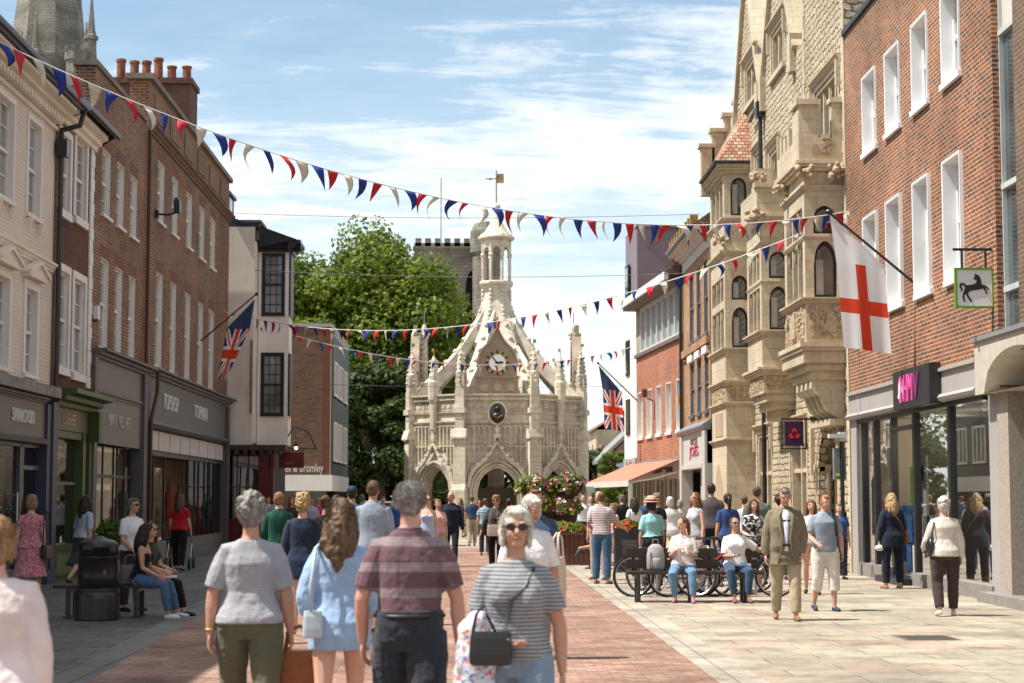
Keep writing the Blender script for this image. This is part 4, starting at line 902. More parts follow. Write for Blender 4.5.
# bay B (middle)
B = (46.0, 48.4, 7.5)
bay(*B, [(6.0, 6.75, 7.13), (7.34, 7.75, 8.05)], 4.9, 8.9, t, 'bay')
mb = MB(); ring(mb, *B, 5.86, .13, .12); ring(mb, *B, 4.82, .2, .14); ring(mb, *B, 8.8, .2, .18); ring(mb, *B, 7.2, .07, .03); ring(mb, *B, 8.2, .08, .05)
for k, (z0, z1, q) in enumerate(((4.35, 4.82, -.03), (4.15, 4.35, -.12), (3.95, 4.15, -.25), (3.7, 3.95, -.42))): mb.box(B[2]-q, 8.36, z0, z1, B[0]-q, B[1]+q)
mb.build('bay_moulding', ASHLAR, t)
mb = MB(); mb.box(B[2]-.12, 8.36, 9.0, 9.7, B[0]-.12, B[0]+.1); mb.box(B[2]-.12, B[2]+.1, 9.0, 9.7, B[0]+.1, B[1]+.2); mb.box(B[2]-.18, 8.36, 9.7, 9.84, B[0]-.18, B[0]+.14); mb.box(B[2]-.16, B[2]+.3, 9.84, 10.2, B[0]-.12, B[0]+.2); mb.build('parapet', ASHLAR, t)
mb = MB(wallX(B[0]+.03)); bump_panel(mb, 7.55, 8.3, 4.4, 4.8, .0, 60, 7); mb.build('carved_panel', CARVE, t)
mb = MB(wallY(B[2]+.03, -1)); bump_panel(mb, 46.05, 48.3, 4.4, 4.8, .0, 120, 8); mb.build('carved_panel', CARVE, t)
# bay C (far, full height)
Cb = (52.7, 55.8, 7.5)
bay(*Cb, [(6.1, 6.9, 7.3), (7.52, 7.95, 8.25), (10.05, 10.9, 11.2)], 0, 11.5, t, 'bay')
mb = MB(); 
for z, h_, p in ((5.95, .14, .12), (4.98, .15, .12), (4.35, .14, .1), (9.85, .14, .1), (8.85, .15, .12), (11.3, .28, .22), (3.28, .12, .1)): ring(mb, *Cb, z, h_, p)
mb.build('bay_moulding', ASHLAR, t)
mb = MB(wallX(Cb[0])); bump_panel(mb, 7.52, 8.34, 4.5, 4.95, .0, 90, 9); mb.build('carved_panel', CARVE, t)
mb = MB(wallY(Cb[2], -1)); bump_panel(mb, 52.8, 55.7, 4.5, 4.95, .0, 160, 10); mb.build('carved_panel', CARVE, t)
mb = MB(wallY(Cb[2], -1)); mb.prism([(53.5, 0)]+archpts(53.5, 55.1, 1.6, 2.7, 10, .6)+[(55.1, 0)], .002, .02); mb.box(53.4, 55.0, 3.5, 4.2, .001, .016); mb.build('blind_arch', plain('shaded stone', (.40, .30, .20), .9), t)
mb = MB(); 
p0 = [(7.25, 52.5, 11.6), (8.4, 52.5, 11.6), (8.4, 56, 11.6), (7.25, 56, 11.6)]
i = [mb.W(p) for p in p0]+[mb.W((8.4, 53.4, 13.3)), mb.W((8.4, 55.6, 13.3)), mb.W((8.2, 53.6, 13.3)), mb.W((8.2, 55.6, 13.3))]
mb.face((i[0], i[1], i[4], i[6])); mb.face((i[0], i[3], i[7], i[6])); mb.face((i[6], i[4], i[5], i[7])); mb.build('bay_roof', brickmat('patchy clay tiles', (.55, .27, .17), (.42, .20, .13), (.15, .09, .06), w=.17, h=.11, ms=.012, var=.3, bumpd=.02, c3=(.62, .48, .33)), t)
mb = MB(); mb.tube([(7.22, 11.62, 52.45), (8.4, 11.62, 52.45)], .05); mb.tube([(7.22, 11.62, 52.45), (7.22, 11.62, 56)], .05); mb.build('gutter', IRON, t)
mb = MB()
for k, (x_, z_) in enumerate(((7.25, 12.85), (7.6, 13.35), (8.0, 13.85), (8.35, 14.3))): mb.box(x_, x_+.42, 11.2, z_-.12, 55.9, 56.25); mb.box(x_-.08, x_+.45, z_-.12, z_, 55.82, 56.33)
mb.build('stepped_parapet', ASHLAR, t)
mb = MB(RW); mb.tube([(50.35, 13.0, .12), (50.35, .3, .12)], .06); mb.box(50.2, 50.5, 12.5, 12.95, .03, .25); mb.box(50.2, 50.5, 10.6, 10.9, .03, .2); mb.tube([(50.4, 12.9, .15), (52.0, 12.75, .15)], .06); mb.build('downpipe', IRON, t)
# bank sign
t2 = thing('bank_sign', 'dark purple square hanging sign with red three part emblem on the stone bank', 'sign', (7.6, 42.5, 3.5))
Yk = 42.9; a = PY(784.5, 421.5, Yk); b = PY(803.5, 446, Yk); KX = wallX(Yk)
mb = MB(KX); mb.box(a[0], b[0], b[1], a[1], -.05, .05); mb.build('board', plain('deep purple', (.045, .018, .055), .4, var=.03), t2)
mb = MB(KX); mb.box(a[0]-.08, 8.34, a[1]+.04, a[1]+.08, -.02, .02); mb.box(a[0]-.08, a[0]-.05, b[1]-.08, a[1]+.04, -.02, .02); mb.box(b[0]+.05, b[0]+.08, b[1]-.08, a[1]+.04, -.02, .02); mb.box(a[0]-.08, b[0]+.08, b[1]-.08, b[1]-.05, -.02, .02); mb.build('frame', IRON, t2)
c0, c1 = (a[0]+b[0])/2, (a[1]+b[1])/2-.01; sc_ = (b[0]-a[0])/2*.62; mb = MB(KX)
for k in range(3):
    th = math.pi/2+k*2*math.pi/3
    rot = lambda x, y: (c0+sc_*(x*math.cos(th)-y*math.sin(th)), c1+sc_*(x*math.sin(th)+y*math.cos(th)))
    mb.prism([rot(*p) for p in ((.25, -.1), (.5, -.42), (.85, -.38), (1.0, -.05), (.9, .3), (.55, .42), (.2, .30), (.42, .1), (.6, .0), (.45, -.12))], .051, .06)
mb.build('emblem', plain('signal red', (.75, .03, .04), .4, var=.03), t2)
# post with camera boxes
t2 = thing('street_post', 'black street post with grey control box and small white lamp head at the bank doorway', 'post', (7.05, 38.3, 0))
xp = XY(842.5, 38.3); 
mb = MB(); mb.tube([(xp, 0, 38.3), (xp, 1.35, 38.3)], .085, 12); mb.tube([(xp, 1.35, 38.3), (xp, 3.15, 38.3)], .045, 10); mb.build('pole', IRON, t2)
mb = MB(); mb.box(xp-.16, xp+.10, 2.05, 2.72, 38.34, 38.5); mb.box(xp-.13, xp-.04, 2.12, 2.18, 38.335, 38.345, 1); mb.build('control_box', [plain('dull grey box', (.20, .21, .20), .5), plain('yellow sticker', (.7, .6, .05), .5)], t2)
mb = MB(); mb.box(xp-.28, xp+.1, 2.93, 3.02, 38.2, 38.4); mb.box(xp-.06, xp+.08, 2.86, 3.06, 38.22, 38.38); mb.build('lamp_head', plain('pale grey plastic', (.5, .52, .52), .5), t2)

# ------------------------------------------------------------------ right 3: tawny brick with pale shop
t = thing('tawny_brick_building', 'narrow tawny brick building with dark sash windows above a pale shopfront beside the bank', 'building', (7.5, 60, 0))
W3 = wallY(7.52, -1); px3 = lambda px, py=380: PX(px, py, 7.52)[0]
up, lo = [], []
for c in (692.5, 699.5, 707): up.append((px3(c+1.8), px3(c-2.2), 6.95, 9.3)); lo.append((px3(c+1.8), px3(c-2.2), 4.45, 6.25))
wall(W3, 56.26, 63.4, 4.0, 9.6, up+lo, rec=.14, D=8).build('wall', BR_YELLOW, t)
SG = plain('slate grey sash', (.12, .125, .14), .5)
for h in up+lo: window(W3, t, *h, rec=.1, cols=1, rows=2, fm=SG, gm=GLS, sill=.08, border=.08)
mb = MB(W3)
for h in lo: mb.box(h[0]-.1, h[1]+.1, h[3]+.02, h[3]+.25, .002, .1)
mb.build('lintel', WHITE, t, split=True)
mb = MB(W3); pts = [(56.3+.72*k, 6.75-.25*math.sin(math.pi*k/9)) for k in range(10)]
mb.prism([(56.3, 6.55)]+[(a, b) for a, b in [(56.3, 6.8), (63.3, 6.8), (63.3, 6.55)]], 0, .12); mb.prism([(56.3, 6.42), (63.3, 6.42), (63.3, 6.48), (56.3, 6.48)], 0, .06); mb.build('brick_string_course', BR_YELLOW, t)
mb = MB(W3); mb.box(56.26, 63.5, 9.6, 10.3, -.05, .06); cornice(mb, 56.26, 63.5, 9.95, .35, .5); mb.build('eaves_cornice', plain('pale eaves board', (.55, .50, .44), .7), t)
mb = MB(W3); mb.tube([(56.3, 10.35, .55), (63.5, 10.35, .55)], .07); mb.build('gutter', LEAD, t)
mb = MB(W3); mb.quad((56.3, 10.35, .5), (63.5, 10.35, .5), (63.5, 13.2, -3.5), (56.3, 13.2, -3.5)); mb.quad((63.5, 9.6, 0), (63.5, 10.35, .5), (63.5, 13.2, -3.5), (63.5, 9.6, -3.5)); mb.quad((56.3, 9.6, 0), (56.3, 10.35, .5), (56.3, 13.2, -3.5), (56.3, 9.6, -3.5)); mb.build('roof', ROOFT, t)
mb = MB(W3)
for k in range(9): mb.box(57+k*.75, 57.25+k*.75, 10.5+(k % 3)*.0, 10.75, .25, .5)
mb.build('moss_clumps', plain('orange lichen', (.35, .22, .06), .95, var=.5, vs=9), t)
PAL = plain('pale stone paint', (.50, .46, .42), .6, var=.05)
mb = MB(W3); mb.box(56.3, 63.2, 2.75, 3.8, -.1, .12); mb.build('fascia', PAL, t)
mb = MB(W3); mb.profile([(0, 3.8), (.15, 3.8), (.28, 3.92), (.28, 3.97), (.0, 4.15)], 56.26, 63.4); mb.build('canopy', LEAD, t)
mb = MB(W3); mb.box(56.3, 57.0, 0, 3.8, -.2, .2); mb.box(62.6, 63.2, 0, 3.8, -.2, .2); mb.box(59.4, 59.7, 0, 2.7, -.5, -.1); mb.box(57, 62.6, 2.62, 2.76, -.2, .22); mb.build('shop_window', PAL, t)
mb = MB(W3); mb.box(57, 62.6, 0, 2.7, -1.2, -.5); mb.build('glass', glass('brown shop glass', (.10, .08, .065), .1, .6, 1.5), t)
mb = MB(W3); mb.box(60.6, 61.2, .9, 2.0, -.5, -.45); mb.build('poster', PK, t)
letters('VICE', W3, px3(694, 440), 3.42, .22, plain('brown letters', (.2, .12, .1), .6), t, .125, width=px3(694)-px3(701), flip=-1)
letters('JOES', W3, px3(693.3, 440), 2.95, .42, plain('plum letters', (.45, .06, .16), .6), t, .125, width=px3(693)-px3(702), flip=-1)
# black downpipe belongs to the brick building
mb = MB(W3); mb.tube([(63.2, 9.9, .12), (63.2, 3.2, .12)], .06); mb.build('downpipe', IRON, t)
# ------------------------------------------------------------------ right 4: modern brick with glazing and awning (turned 4 degrees)
an = R(4.2); F4 = Fr((7.5, 63.5), (-math.sin(an), math.cos(an)), (-math.cos(an), -math.sin(an)))
def s4(px): 
    best = min(np.arange(0, 14, .02), key=lambda s: abs(proj4(s)-px)); return float(best)
def proj4(s, z=3):
    p = F4(s, z); x = p[0]*_cy-p[1]*_sy; y = p[0]*_sy+p[1]*_cy
    d = y*_c+(z-CAMH)*_s; return 512+F*x/d
L4 = s4(637)
t = thing('awning_cafe_building', 'orange brick building with long strip of glazing above tall white windows and the cafe awning', 'building', F4(5, 0))
hs = [(s4(p+2.6), s4(p-2.4), 4.1, 5.9) for p in (641, 650, 659.5, 669.5, 680)]
wall(F4, 0, L4, 3.1, 7.35, hs, rec=.3, D=8).build('wall', BR_ORANGE, t)
for h in hs: window(F4, t, *h, rec=.22, cols=1, rows=1, meet=False, sill=.1, border=.08, gm=GLS, surround=.03, proj=.03)
mb = MB(F4); mb.box(0, L4, 7.36, 7.5, -.3, .1); mb.build('sill_band', plain('purple brown coping', (.15, .11, .11), .6), t)
mb = MB(F4); mb.quad((.2, 7.5, -.1), (L4-1.2, 7.5, -.1), (L4-1.2, 9.3, -.1), (.2, 9.3, -.1)); 
mb.build('glass', plain('frosted glazing', (.34, .39, .38), .25, .6, vs=2, var=.25), t)
mb = MB(F4)
for k in range(8): x = .15+k*(L4-1.35)/7; mb.box(x, x+.12, 7.5, 9.3, -.12, .02)
mb.box(.15, L4-1.1, 7.5, 7.6, -.12, .03); mb.box(.15, L4-1.1, 9.2, 9.32, -.12, .03); mb.build('glazing_frame', OFFW, t)
mb = MB(F4); mb.box(L4-1.1, L4, 7.5, 9.3, -.3, .0); mb.build('pebbledash_panel', plain('pebbledash', (.34, .30, .22), .95, var=.5, vs=30), t)
mb = MB(F4); mb.box(0, L4, 9.32, 9.48, -.3, .55); mb.box(-.05, L4, 9.44, 9.72, .5, .66, 1); mb.build('eaves_board', [plain('brown soffit', (.16, .13, .11), .8), WHITE], t)
mb = MB(F4); mb.quad((-.1, 9.72, .65), (L4, 9.72, .65), (L4, 12.3, -3), (-.1, 12.3, -3)); mb.quad((L4, 9.5, 0), (L4, 9.72, .65), (L4, 12.3, -3), (L4, 9.5, -3)); mb.quad((-.1, 9.5, 0), (-.1, 9.72, .65), (-.1, 12.3, -3), (-.1, 9.5, -3)); mb.build('roof', ROOFT, t)
mb = MB(F4); mb.box(0, L4, 2.98, 3.1, -.3, .15, 0); mb.build('ledge', LEAD, t)
CRM = plain('cream joinery', (.55, .52, .44), .5, var=.06)
mb = MB(F4); mb.box(.05, L4, 0, .35, -.1, .02); mb.box(.05, L4, 2.35, 2.98, -.1, .0)
for k in range(12): x = .1+k*(L4-.2)/11; mb.box(x, x+(.28 if k % 3 == 0 else .12), .35, 2.35, -.1, .03)
mb.build('shopfront', CRM, t)
mb = MB(F4); mb.quad((.05, .35, -.05), (L4, .35, -.05), (L4, 2.35, -.05), (.05, 2.35, -.05)); mb.build('glass', GLB, t)
letters('COFFEE HOUSE', F4, 6.2, 2.6, .2, BLACK, t, .004, flip=-1, width=4.2)
mb = MB(F4); mb.box(.42, .56, 5.0, 5.32, .02, .1); mb.build('alarm_box', plain('yellow alarm', (.75, .42, .02), .4), t)
mb = MB(F4); x = s4(655); mb.box(x-.15, x+.15, 5.55, 5.85, .3, .5); mb.tube([(x, 5.4, .02), (x, 5.5, .3)], .03); mb.build('floodlight', IRON, t)
t2 = thing('awning', 'long salmon striped awning over the cafe terrace, pale valance and white arms', 'awning', F4(5, 2.5, 1))
st_m, tt, bb_ = base('salmon stripe fabric', .85, .1); g_ = tt.new('ShaderNodeNewGeometry'); sp_ = tt.new('ShaderNodeSeparateXYZ'); tt.link(g_.outputs['Position'], sp_.inputs[0])
ml_ = tt.new('ShaderNodeMath', operation='MULTIPLY'); tt.link(sp_.outputs['Y'], ml_.inputs[0]); ml_.inputs[1].default_value = 1.1; fr_ = tt.new('ShaderNodeMath', operation='FRACT'); tt.link(ml_.outputs[0], fr_.inputs[0])
tt.link(mix(tt, (.60, .20, .135), (.36, .12, .09), ramp(tt, fr_.outputs[0], [(.78, 0.), (.84, 1.)])), bb_.inputs['Base Color'])
A0, A1 = .1, L4+1.0
for k in range(1):
    mb.profile([(.1, 3.0), (.1, 3.05), (1.95, 2.27), (1.95, 2.22)], A0, A1)
mb.build('fabric', st_m, t2)
mb = MB(F4); mb.box(A0-.02, A1+.02, 2.06, 2.27, 1.95, 1.98); mb.build('valance', plain('pale valance', (.55, .52, .47), .8), t2)
for x in (.2, 3.4, 6.8, 10.2): mb = MB(F4); mb.tube([(x, 2.6, .1), (x+.05, 2.35, 1.0), (x, 2.2, 1.9)], .03); mb.box(x-.06, x+.06, 2.3, 2.7, .03, .14); mb.build('arm', WHITE, t2)
mb = MB(F4); mb.box(A0-.05, A0+.08, 0, 2.2, 1.82, 1.95); mb.build('post', CRM, t2)
# ------------------------------------------------------------------ right 5: cream corner building with mauve clad box
t = thing('cream_corner_building', 'cream rendered corner building with a mauve clad rooftop box, behind the awning building', 'building', (7, 75, 0))
p = F4(L4, 0); Y5 = p[1]; X5 = p[0]
F5 = Fr((X5, Y5), (-math.sin(an), math.cos(an)), (-math.cos(an), -math.sin(an)))
mb = MB(F5); mb.box(0.02, 3.2, 3.3, 9.9, -8, 0); mb.build('wall', RENDERW, t)
mb = MB(F5); mb.box(.02, 3.2, 0, 2.7, -8, -.1); mb.build('ground_floor', BLACK, t)
mb = MB(F5); mb.box(.02, 3.2, 2.7, 3.3, -8, .06); mb.build('fascia', GREYCON, t)
mb = MB(F5); mb.box(.02, 3.0, 9.9, 12.9, -8, -.06)
mb.build('rooftop_box', PURP, t)
mb = MB(F5)
for z in (10.0, 7.5, 5.0): mb.box(1.6, 2.5, z-.2 if z == 10 else z-.7, z+1.5 if z == 10 else z+.8, -.02, .06)
mb.build('window', BLACK, t, split=True)
mb = MB(F5); mb.box(1.7, 2.4, 9.9, 11.4, .06, .07); mb.box(1.7, 2.4, 6.9, 8.2, .06, .07); mb.box(1.7, 2.4, 4.4, 5.7, .06, .07); mb.build('glass', glass('green glass', (.03, .06, .05)), t, split=True)
mb = MB(wallX(Y5)); mb.tube([(X5+2.6, 12.9, -.5), (X5+2.6, 13.4, -.5)], .03); mb.box(X5, X5+8, 12.86, 12.96, -4, .02); mb.build('roof_edge', LEAD, t)
mb = MB(F5); bump_panel(mb, .8, 2.4, 2.78, 3.22, .06, 50, 33); mb.build('carved_panel', plain('grey crest', (.3, .27, .26), .8), t)
# ------------------------------------------------------------------ the market cross
CX0, CY0 = 1.13, 84.3
t = thing('market_cross', 'octagonal carved stone market cross with flying ribs, clock and open lantern on top', 'market cross', (CX0, CY0, 0))
ap = 3.92   # apothem
fa = 3.30/2
ST = CROSSST
GOLD = plain('gilding', (.55, .36, .08), .35, .5, .6, var=.05)
def face_fr(k):
    a = -math.pi/2+k*math.pi/4; n = (math.cos(a), math.sin(a)); u = (-n[1], n[0])
    return Fr((CX0+n[0]*ap, CY0+n[1]*ap), u, n), a
for k in range(8):
    fr, a = face_fr(k)
    w = wall(fr, -fa-.05, fa+.05, 0, 6.1, [], rec=.55, D=0, arches=[(-.88, .88, 0, 1.95, 3.0, .55)])
    w.quad((-fa, 0, -.55), (-.88, 0, -.55), (-.88, 6.1, -.55), (-fa, 6.1, -.55)); w.quad((fa, 0, -.55), (.88, 0, -.55), (.88, 6.1, -.55), (fa, 6.1, -.55)); w.quad((-.88, 3, -.55), (.88, 3, -.55), (.88, 6.1, -.55), (-.88, 6.1, -.55))
    w.quad((-fa, 6.1, 0), (fa, 6.1, 0), (fa, 6.1, -.55), (-fa, 6.1, -.55))
    w.build('arched_wall', ST, t)
    mb = MB(fr)
    for j, (dd, o) in enumerate(((.0, .02), (.12, .09), (.26, .15))):     # arch mouldings
        pts = archpts(-.88-dd, .88+dd, 1.95, 3.0+dd, 16, .55); p2 = archpts(-.88-dd-.09, .88+dd+.09, 1.95, 3.0+dd+.09, 16, .55)
        for i in range(16): mb.prism([pts[i], pts[i+1], p2[i+1], p2[i]], o-.06, o)
        for s_ in (-1, 1): mb.box(min(s_*(.88+dd), s_*(.97+dd)), max(s_*(.88+dd), s_*(.97+dd)), 0, 1.95, o-.06, o)
    pts = ogee(-1.36, 1.36, 2.2, 4.25, 24); p2 = [(x*.9, z-.14 if abs(x) > .1 else z-.2) for x, z in pts]   # ogee hood with crockets
    for i in range(24): mb.prism([pts[i], pts[i+1], p2[i+1], p2[i]], .1, .24)
    for i in range(2, 23, 2):
        x, z = pts[i]; s_ = .07; mb.prism([(x-s_, z), (x, z-s_), (x+s_, z), (x+.02, z+s_*1.6)], .12, .26)
    mb.prism([(-.09, 4.2), (.09, 4.2), (.13, 4.45), (.05, 4.55), (.12, 4.75), (0, 4.95), (-.12, 4.75), (-.05, 4.55), (-.13, 4.45)], .1, .26)
    mb.build('hood_moulding', ST, t)
    mb = MB(fr)
    n = 13                          # blind tracery panels
    for i in range(n+1):
        x = -fa+.12+(2*fa-.24)*i/n; zb = 3.25 if abs(x) > .9 else 3.6
        c = -1.36; 
        hz = 2.4 if abs(x) > 1.2 else (3.2 if abs(x) > .75 else 3.7+.3*(1-abs(x)/.75))
        mb.box(x-.028, x+.028, hz, 4.86, 0.002, .11)
    for z in (3.95, 4.86): mb.box(-fa+.05, fa-.05, z, z+.05, .002, .12)
    for i in range(n):
        x0_ = -fa+.12+(2*fa-.24)*i/n+.028; x1_ = x0_+(2*fa-.24)/n-.056
        for zt in (3.95, 4.86):
            if zt < 4 and abs(x0_) < .85: continue
            mb.prism([(x0_, zt)]+archpts(x0_, x1_, zt-.16, zt-.04, 6, .6)+[(x1_, zt)], .002, .09)
    mb.build('tracery', ST, t)
    mb = MB(fr)
    cornice(mb, -fa-.1, fa+.1, 4.95, .16, .16); cornice(mb, -fa-.1, fa+.1, 6.12, .2, .2); cornice(mb, -fa-.1, fa+.1, 5.42, .1, .1); mb.box(-fa-.05, fa+.05, 6.05, 6.14, -.55, .12)
    mb.prism([(-fa, 6.3), (fa, 6.3), (fa, 6.32), (-fa, 6.32)], -.5, .1)
    for sgn in (-1, 1):            # quatrefoil panels
        for i in range(4):
            c_ = sgn*(.42+i*.38)*1.0
            if abs(c_) > 1.5 or (k == 0 and abs(c_) < .6): continue
            mb.box(c_-.17, c_-.15, 5.58, 6.0, .002, .05); mb.box(c_+.15, c_+.17, 5.58, 6.0, .002, .05); mb.box(c_-.15, c_+.15, 5.97, 6.0, .002, .05); mb.box(c_-.15, c_+.15, 5.58, 5.61, .002, .05)
            for dx, dz in ((0, .07), (0, -.07), (.07, 0), (-.07, 0)):
                P_ = [(c_+dx+.05*math.cos(q), 5.79+dz+.06*math.sin(q)) for q in np.arange(0, 6.28, 1.05)]; mb.prism(P_, .002, .04)
    mb.build('parapet', ST, t)
    # mid face hanging pinnacle (not on the clock face)
    if k % 2 == 1:
        mb = MB(); X = lambda o: fr(0, 0, o)
        c_ = fr(0, 0, .16)
        mb.lathe((c_[0], c_[1], 0), [(.03, 4.62), (.16, 4.75), (.17, 5.9), (.24, 6.1), (.27, 6.9), (.2, 7.0), (.22, 7.2), (.16, 7.3), (.12, 7.9), (.03, 8.1)], 8)
        for i in range(5): 
            for q in range(4): mb.ball((c_[0]+.17*math.cos(q*1.57), c_[1]+.17*math.sin(q*1.57), 7.05+i*.2), .05, 5)
        mb.build('pinnacle', ST, t)
        mb = MB(); mb.tube([(c_[0], 8.1, c_[1]), (c_[0], 8.45, c_[1])], .02); mb.box(c_[0]-.1, c_[0]+.02, 8.3, 8.45, c_[1]-.01, c_[1]+.01); mb.build('vane', GOLD, t)
# vertex buttresses
rad = ap/math.cos(math.pi/8)
for k in range(8):
    a = -math.pi/2+math.pi/8+k*math.pi/4; n = (math.cos(a), math.sin(a)); u = (-n[1], n[0]); fr = Fr((CX0+n[0]*rad, CY0+n[1]*rad), u, n)
    mb = MB(fr)
    mb.box(-.32, .32, 0, 2.0, -.5, .36)
    mb.profile([(-.5, 2.0), (.36, 2.0), (.26, 2.25), (-.5, 2.25)], -.32, .32)
    mb.box(-.29, .29, 2.25, 4.3, -.5, .25); mb.profile([(-.4, 4.3), (.36, 4.3), (.36, 4.38), (.24, 4.75), (-.4, 4.75)], -.36, .36)
    mb.box(-.22, .22, 4.75, 6.5, -.3, .22); mb.box(-.3, .3, 5.45, 5.7, -.25, .3); mb.box(-.16, .16, 5.2, 5.45, -.2, .24)
    mb.box(-.2, .2, 6.5, 7.2, -.2, .2)
    mb.build('buttress', ST, t)
    c_ = fr(0, 0, 0); mb = MB()
    mb.lathe((c_[0], c_[1], 0), [(.24, 7.15), (.26, 7.3), (.19, 7.35), (.16, 7.8), (.10, 8.15), (.03, 8.3), (.07, 8.36), (.02, 8.42)], 8)
    for i in range(7):
        for q in range(4):
            rr = .25-i*.022; mb.ball((c_[0]+rr*math.cos(q*1.57+a), c_[1]+rr*math.sin(q*1.57+a), 6.9+i*.2), .062, 5)
    mb.build('pinnacle', ST, t)
    mb = MB(); mb.tube([(c_[0], 8.4, c_[1]), (c_[0], 8.8, c_[1])], .018); mb.box(c_[0], c_[0]+.13, 8.62, 8.78, c_[1]-.01, c_[1]+.01); mb.build('vane', GOLD if k % 2 else plain('verdigris', (.15, .27, .22), .6), t)
    # flying rib
    pts = []
    for i in range(15):
        q = i/14; r_ = rad*.93*(1-q)+.62*q; z = 6.0+ (9.9-6.0)*(math.sin(q*math.pi/2)**1.05*.82+.18*q**3)
        pts.append((r_, z))
    pts = [(rad*.95*(1-q)**1.0*(1-.10*math.sin(math.pi*q))+.50*q, 6.1+4.5*(q**.78*.72+q**3*.28)) for q in [i/14 for i in range(15)]]
    FR_ = Fr((CX0, CY0), n, (-n[1], n[0]))
    up_ = [(r_, z+.26+.1*(1-i/14)) for i, (r_, z) in enumerate(pts)]; dn = [(r_, z-.40) for r_, z in pts]
    mb = MB(FR_)
    for i in range(14): mb.prism([dn[i], dn[i+1], up_[i+1], up_[i]], -.235, .235)
    for i in range(1, 14, 2): mb.ball(FR_(up_[i][0], 0, 0)[:2]+(up_[i][1]+.02,), .13, 6)
    for i in range(14): mb.prism([(dn[i][0], dn[i][1]-.12), (dn[i+1][0], dn[i+1][1]-.12), (dn[i+1][0], dn[i+1][1]+.02), (dn[i][0], dn[i][1]+.02)], -.1, .1)
    mb.build('flying_rib', plain('lichened limestone', (.64, .57, .45), .9, var=.3, vs=3, dirt=.4), t)
# central shaft, crown and lantern
mb = MB()
mb.lathe((CX0, CY0, 0), [(.55, 0), (.5, .4), (.42, .8), (.42, 3.0), (.8, 3.6), (1.5, 4.1), (3.9, 4.4)], 8, ang=R(22.5)); mb.build('central_column', ST, t)
mb = MB(); mb.lathe((CX0, CY0, 0), [(3.9, 5.9), (3.6, 6.1), (1.2, 6.5), (.1, 6.9)], 8, ang=R(22.5)); mb.build('roof', LEAD, t)
mb = MB(); prof = [(1.35, 8.9), (1.05, 9.6), (.88, 10.2), (.76, 10.8), (.66, 11.3), (.66, 11.45), (.76, 11.6), (.86, 11.72), (.86, 11.82), (.78, 11.86)]
mb.lathe((CX0, CY0, 0), prof, 8, ang=R(22.5))
for i in range(10):
    for k in range(8):
        a = R(22.5)+k*math.pi/4; rr = 1.1-.42*min(1, i/6); mb.ball((CX0+rr*math.cos(a), CY0+rr*math.sin(a), 9.6+i*.2), .10, 5)
mb.build('shaft', MATS['lichened limestone'], t)
mb = MB()
for k in range(8):
    a = R(22.5)+k*math.pi/4; x, y = CX0+.68*math.cos(a), CY0+.68*math.sin(a)
    mb.tube([(x, 11.86, y), (x, 13.85, y)], .085, 6); mb.ball((x, y, 13.1), .12, 6); mb.ball((x+.06*math.cos(a), y+.06*math.sin(a), 14.05), .07, 5)
for k in range(8):
    a0, a1 = R(22.5)+k*math.pi/4, R(22.5)+(k+1)*math.pi/4; p0 = Vector((CX0+.68*math.cos(a0), CY0+.68*math.sin(a0))); p1 = Vector((CX0+.68*math.cos(a1), CY0+.68*math.sin(a1)))
    d_ = (p1-p0).normalized(); L_ = (p1-p0).length; f_ = Fr(p0, d_, (d_.y, -d_.x)); pts = archpts(.06, L_-.06, 13.2, 13.48, 8, .4)
    for i in range(8): mb.fr = f_; mb.prism([pts[i], pts[i+1], (pts[i+1][0], 13.85), (pts[i][0], 13.85)], -.05, .05)
mb.fr = WORLD
mb.build('lantern', ST, t)
mb = MB(); mb.lathe((CX0, CY0, 0), [(.80, 13.83), (.88, 13.9), (.86, 13.98), (.55, 14.25), (.33, 14.6), (.17, 15.0), (.12, 15.15), (.10, 15.25)], 16); mb.ball((CX0, CY0, 15.42), .21, 10); mb.build('lantern_cap', ST, t, smooth=True)
mb = MB(); mb.tube([(CX0, 15.6, CY0), (CX0, 17.2, CY0)], .035); mb.box(CX0+.02, CX0+.36, 16.6, 17.05, CY0-.02, CY0+.02); mb.box(CX0-.5, CX0, 16.78, 16.83, CY0-.015, CY0+.015); mb.ball((CX0-.3, CY0, 16.8), .07, 6); mb.build('weathervane', plain('gilt vane', (.40, .25, .12), .5, .4, .3, var=.6, vs=9), t)
# tall side turrets
for px in (424, 574):
    x = XY(px, CY0, 380); mb = MB(); mb.lathe((x, CY0+.2, 0), [(.3, 5.8), (.3, 6.6), (.18, 6.8), (.145, 9.1), (.22, 9.2), (.22, 9.35), (.13, 9.4), (.12, 9.7), (.04, 9.85)], 8)
    for i in range(9):
        for q in range(4): mb.ball((x+.17*math.cos(q*1.57+.78), CY0+.2+.17*math.sin(q*1.57+.78), 7.0+i*.25), .055, 5)
    for q in range(6): mb.ball((x+.22*math.cos(q), CY0+.2+.22*math.sin(q), 9.38), .07, 5)
    mb.build('turret', ST, t); mb = MB(); mb.tube([(x, 9.8, CY0+.2), (x, 10.4, CY0+.2)], .022); mb.build('vane', MATS['verdigris'], t)
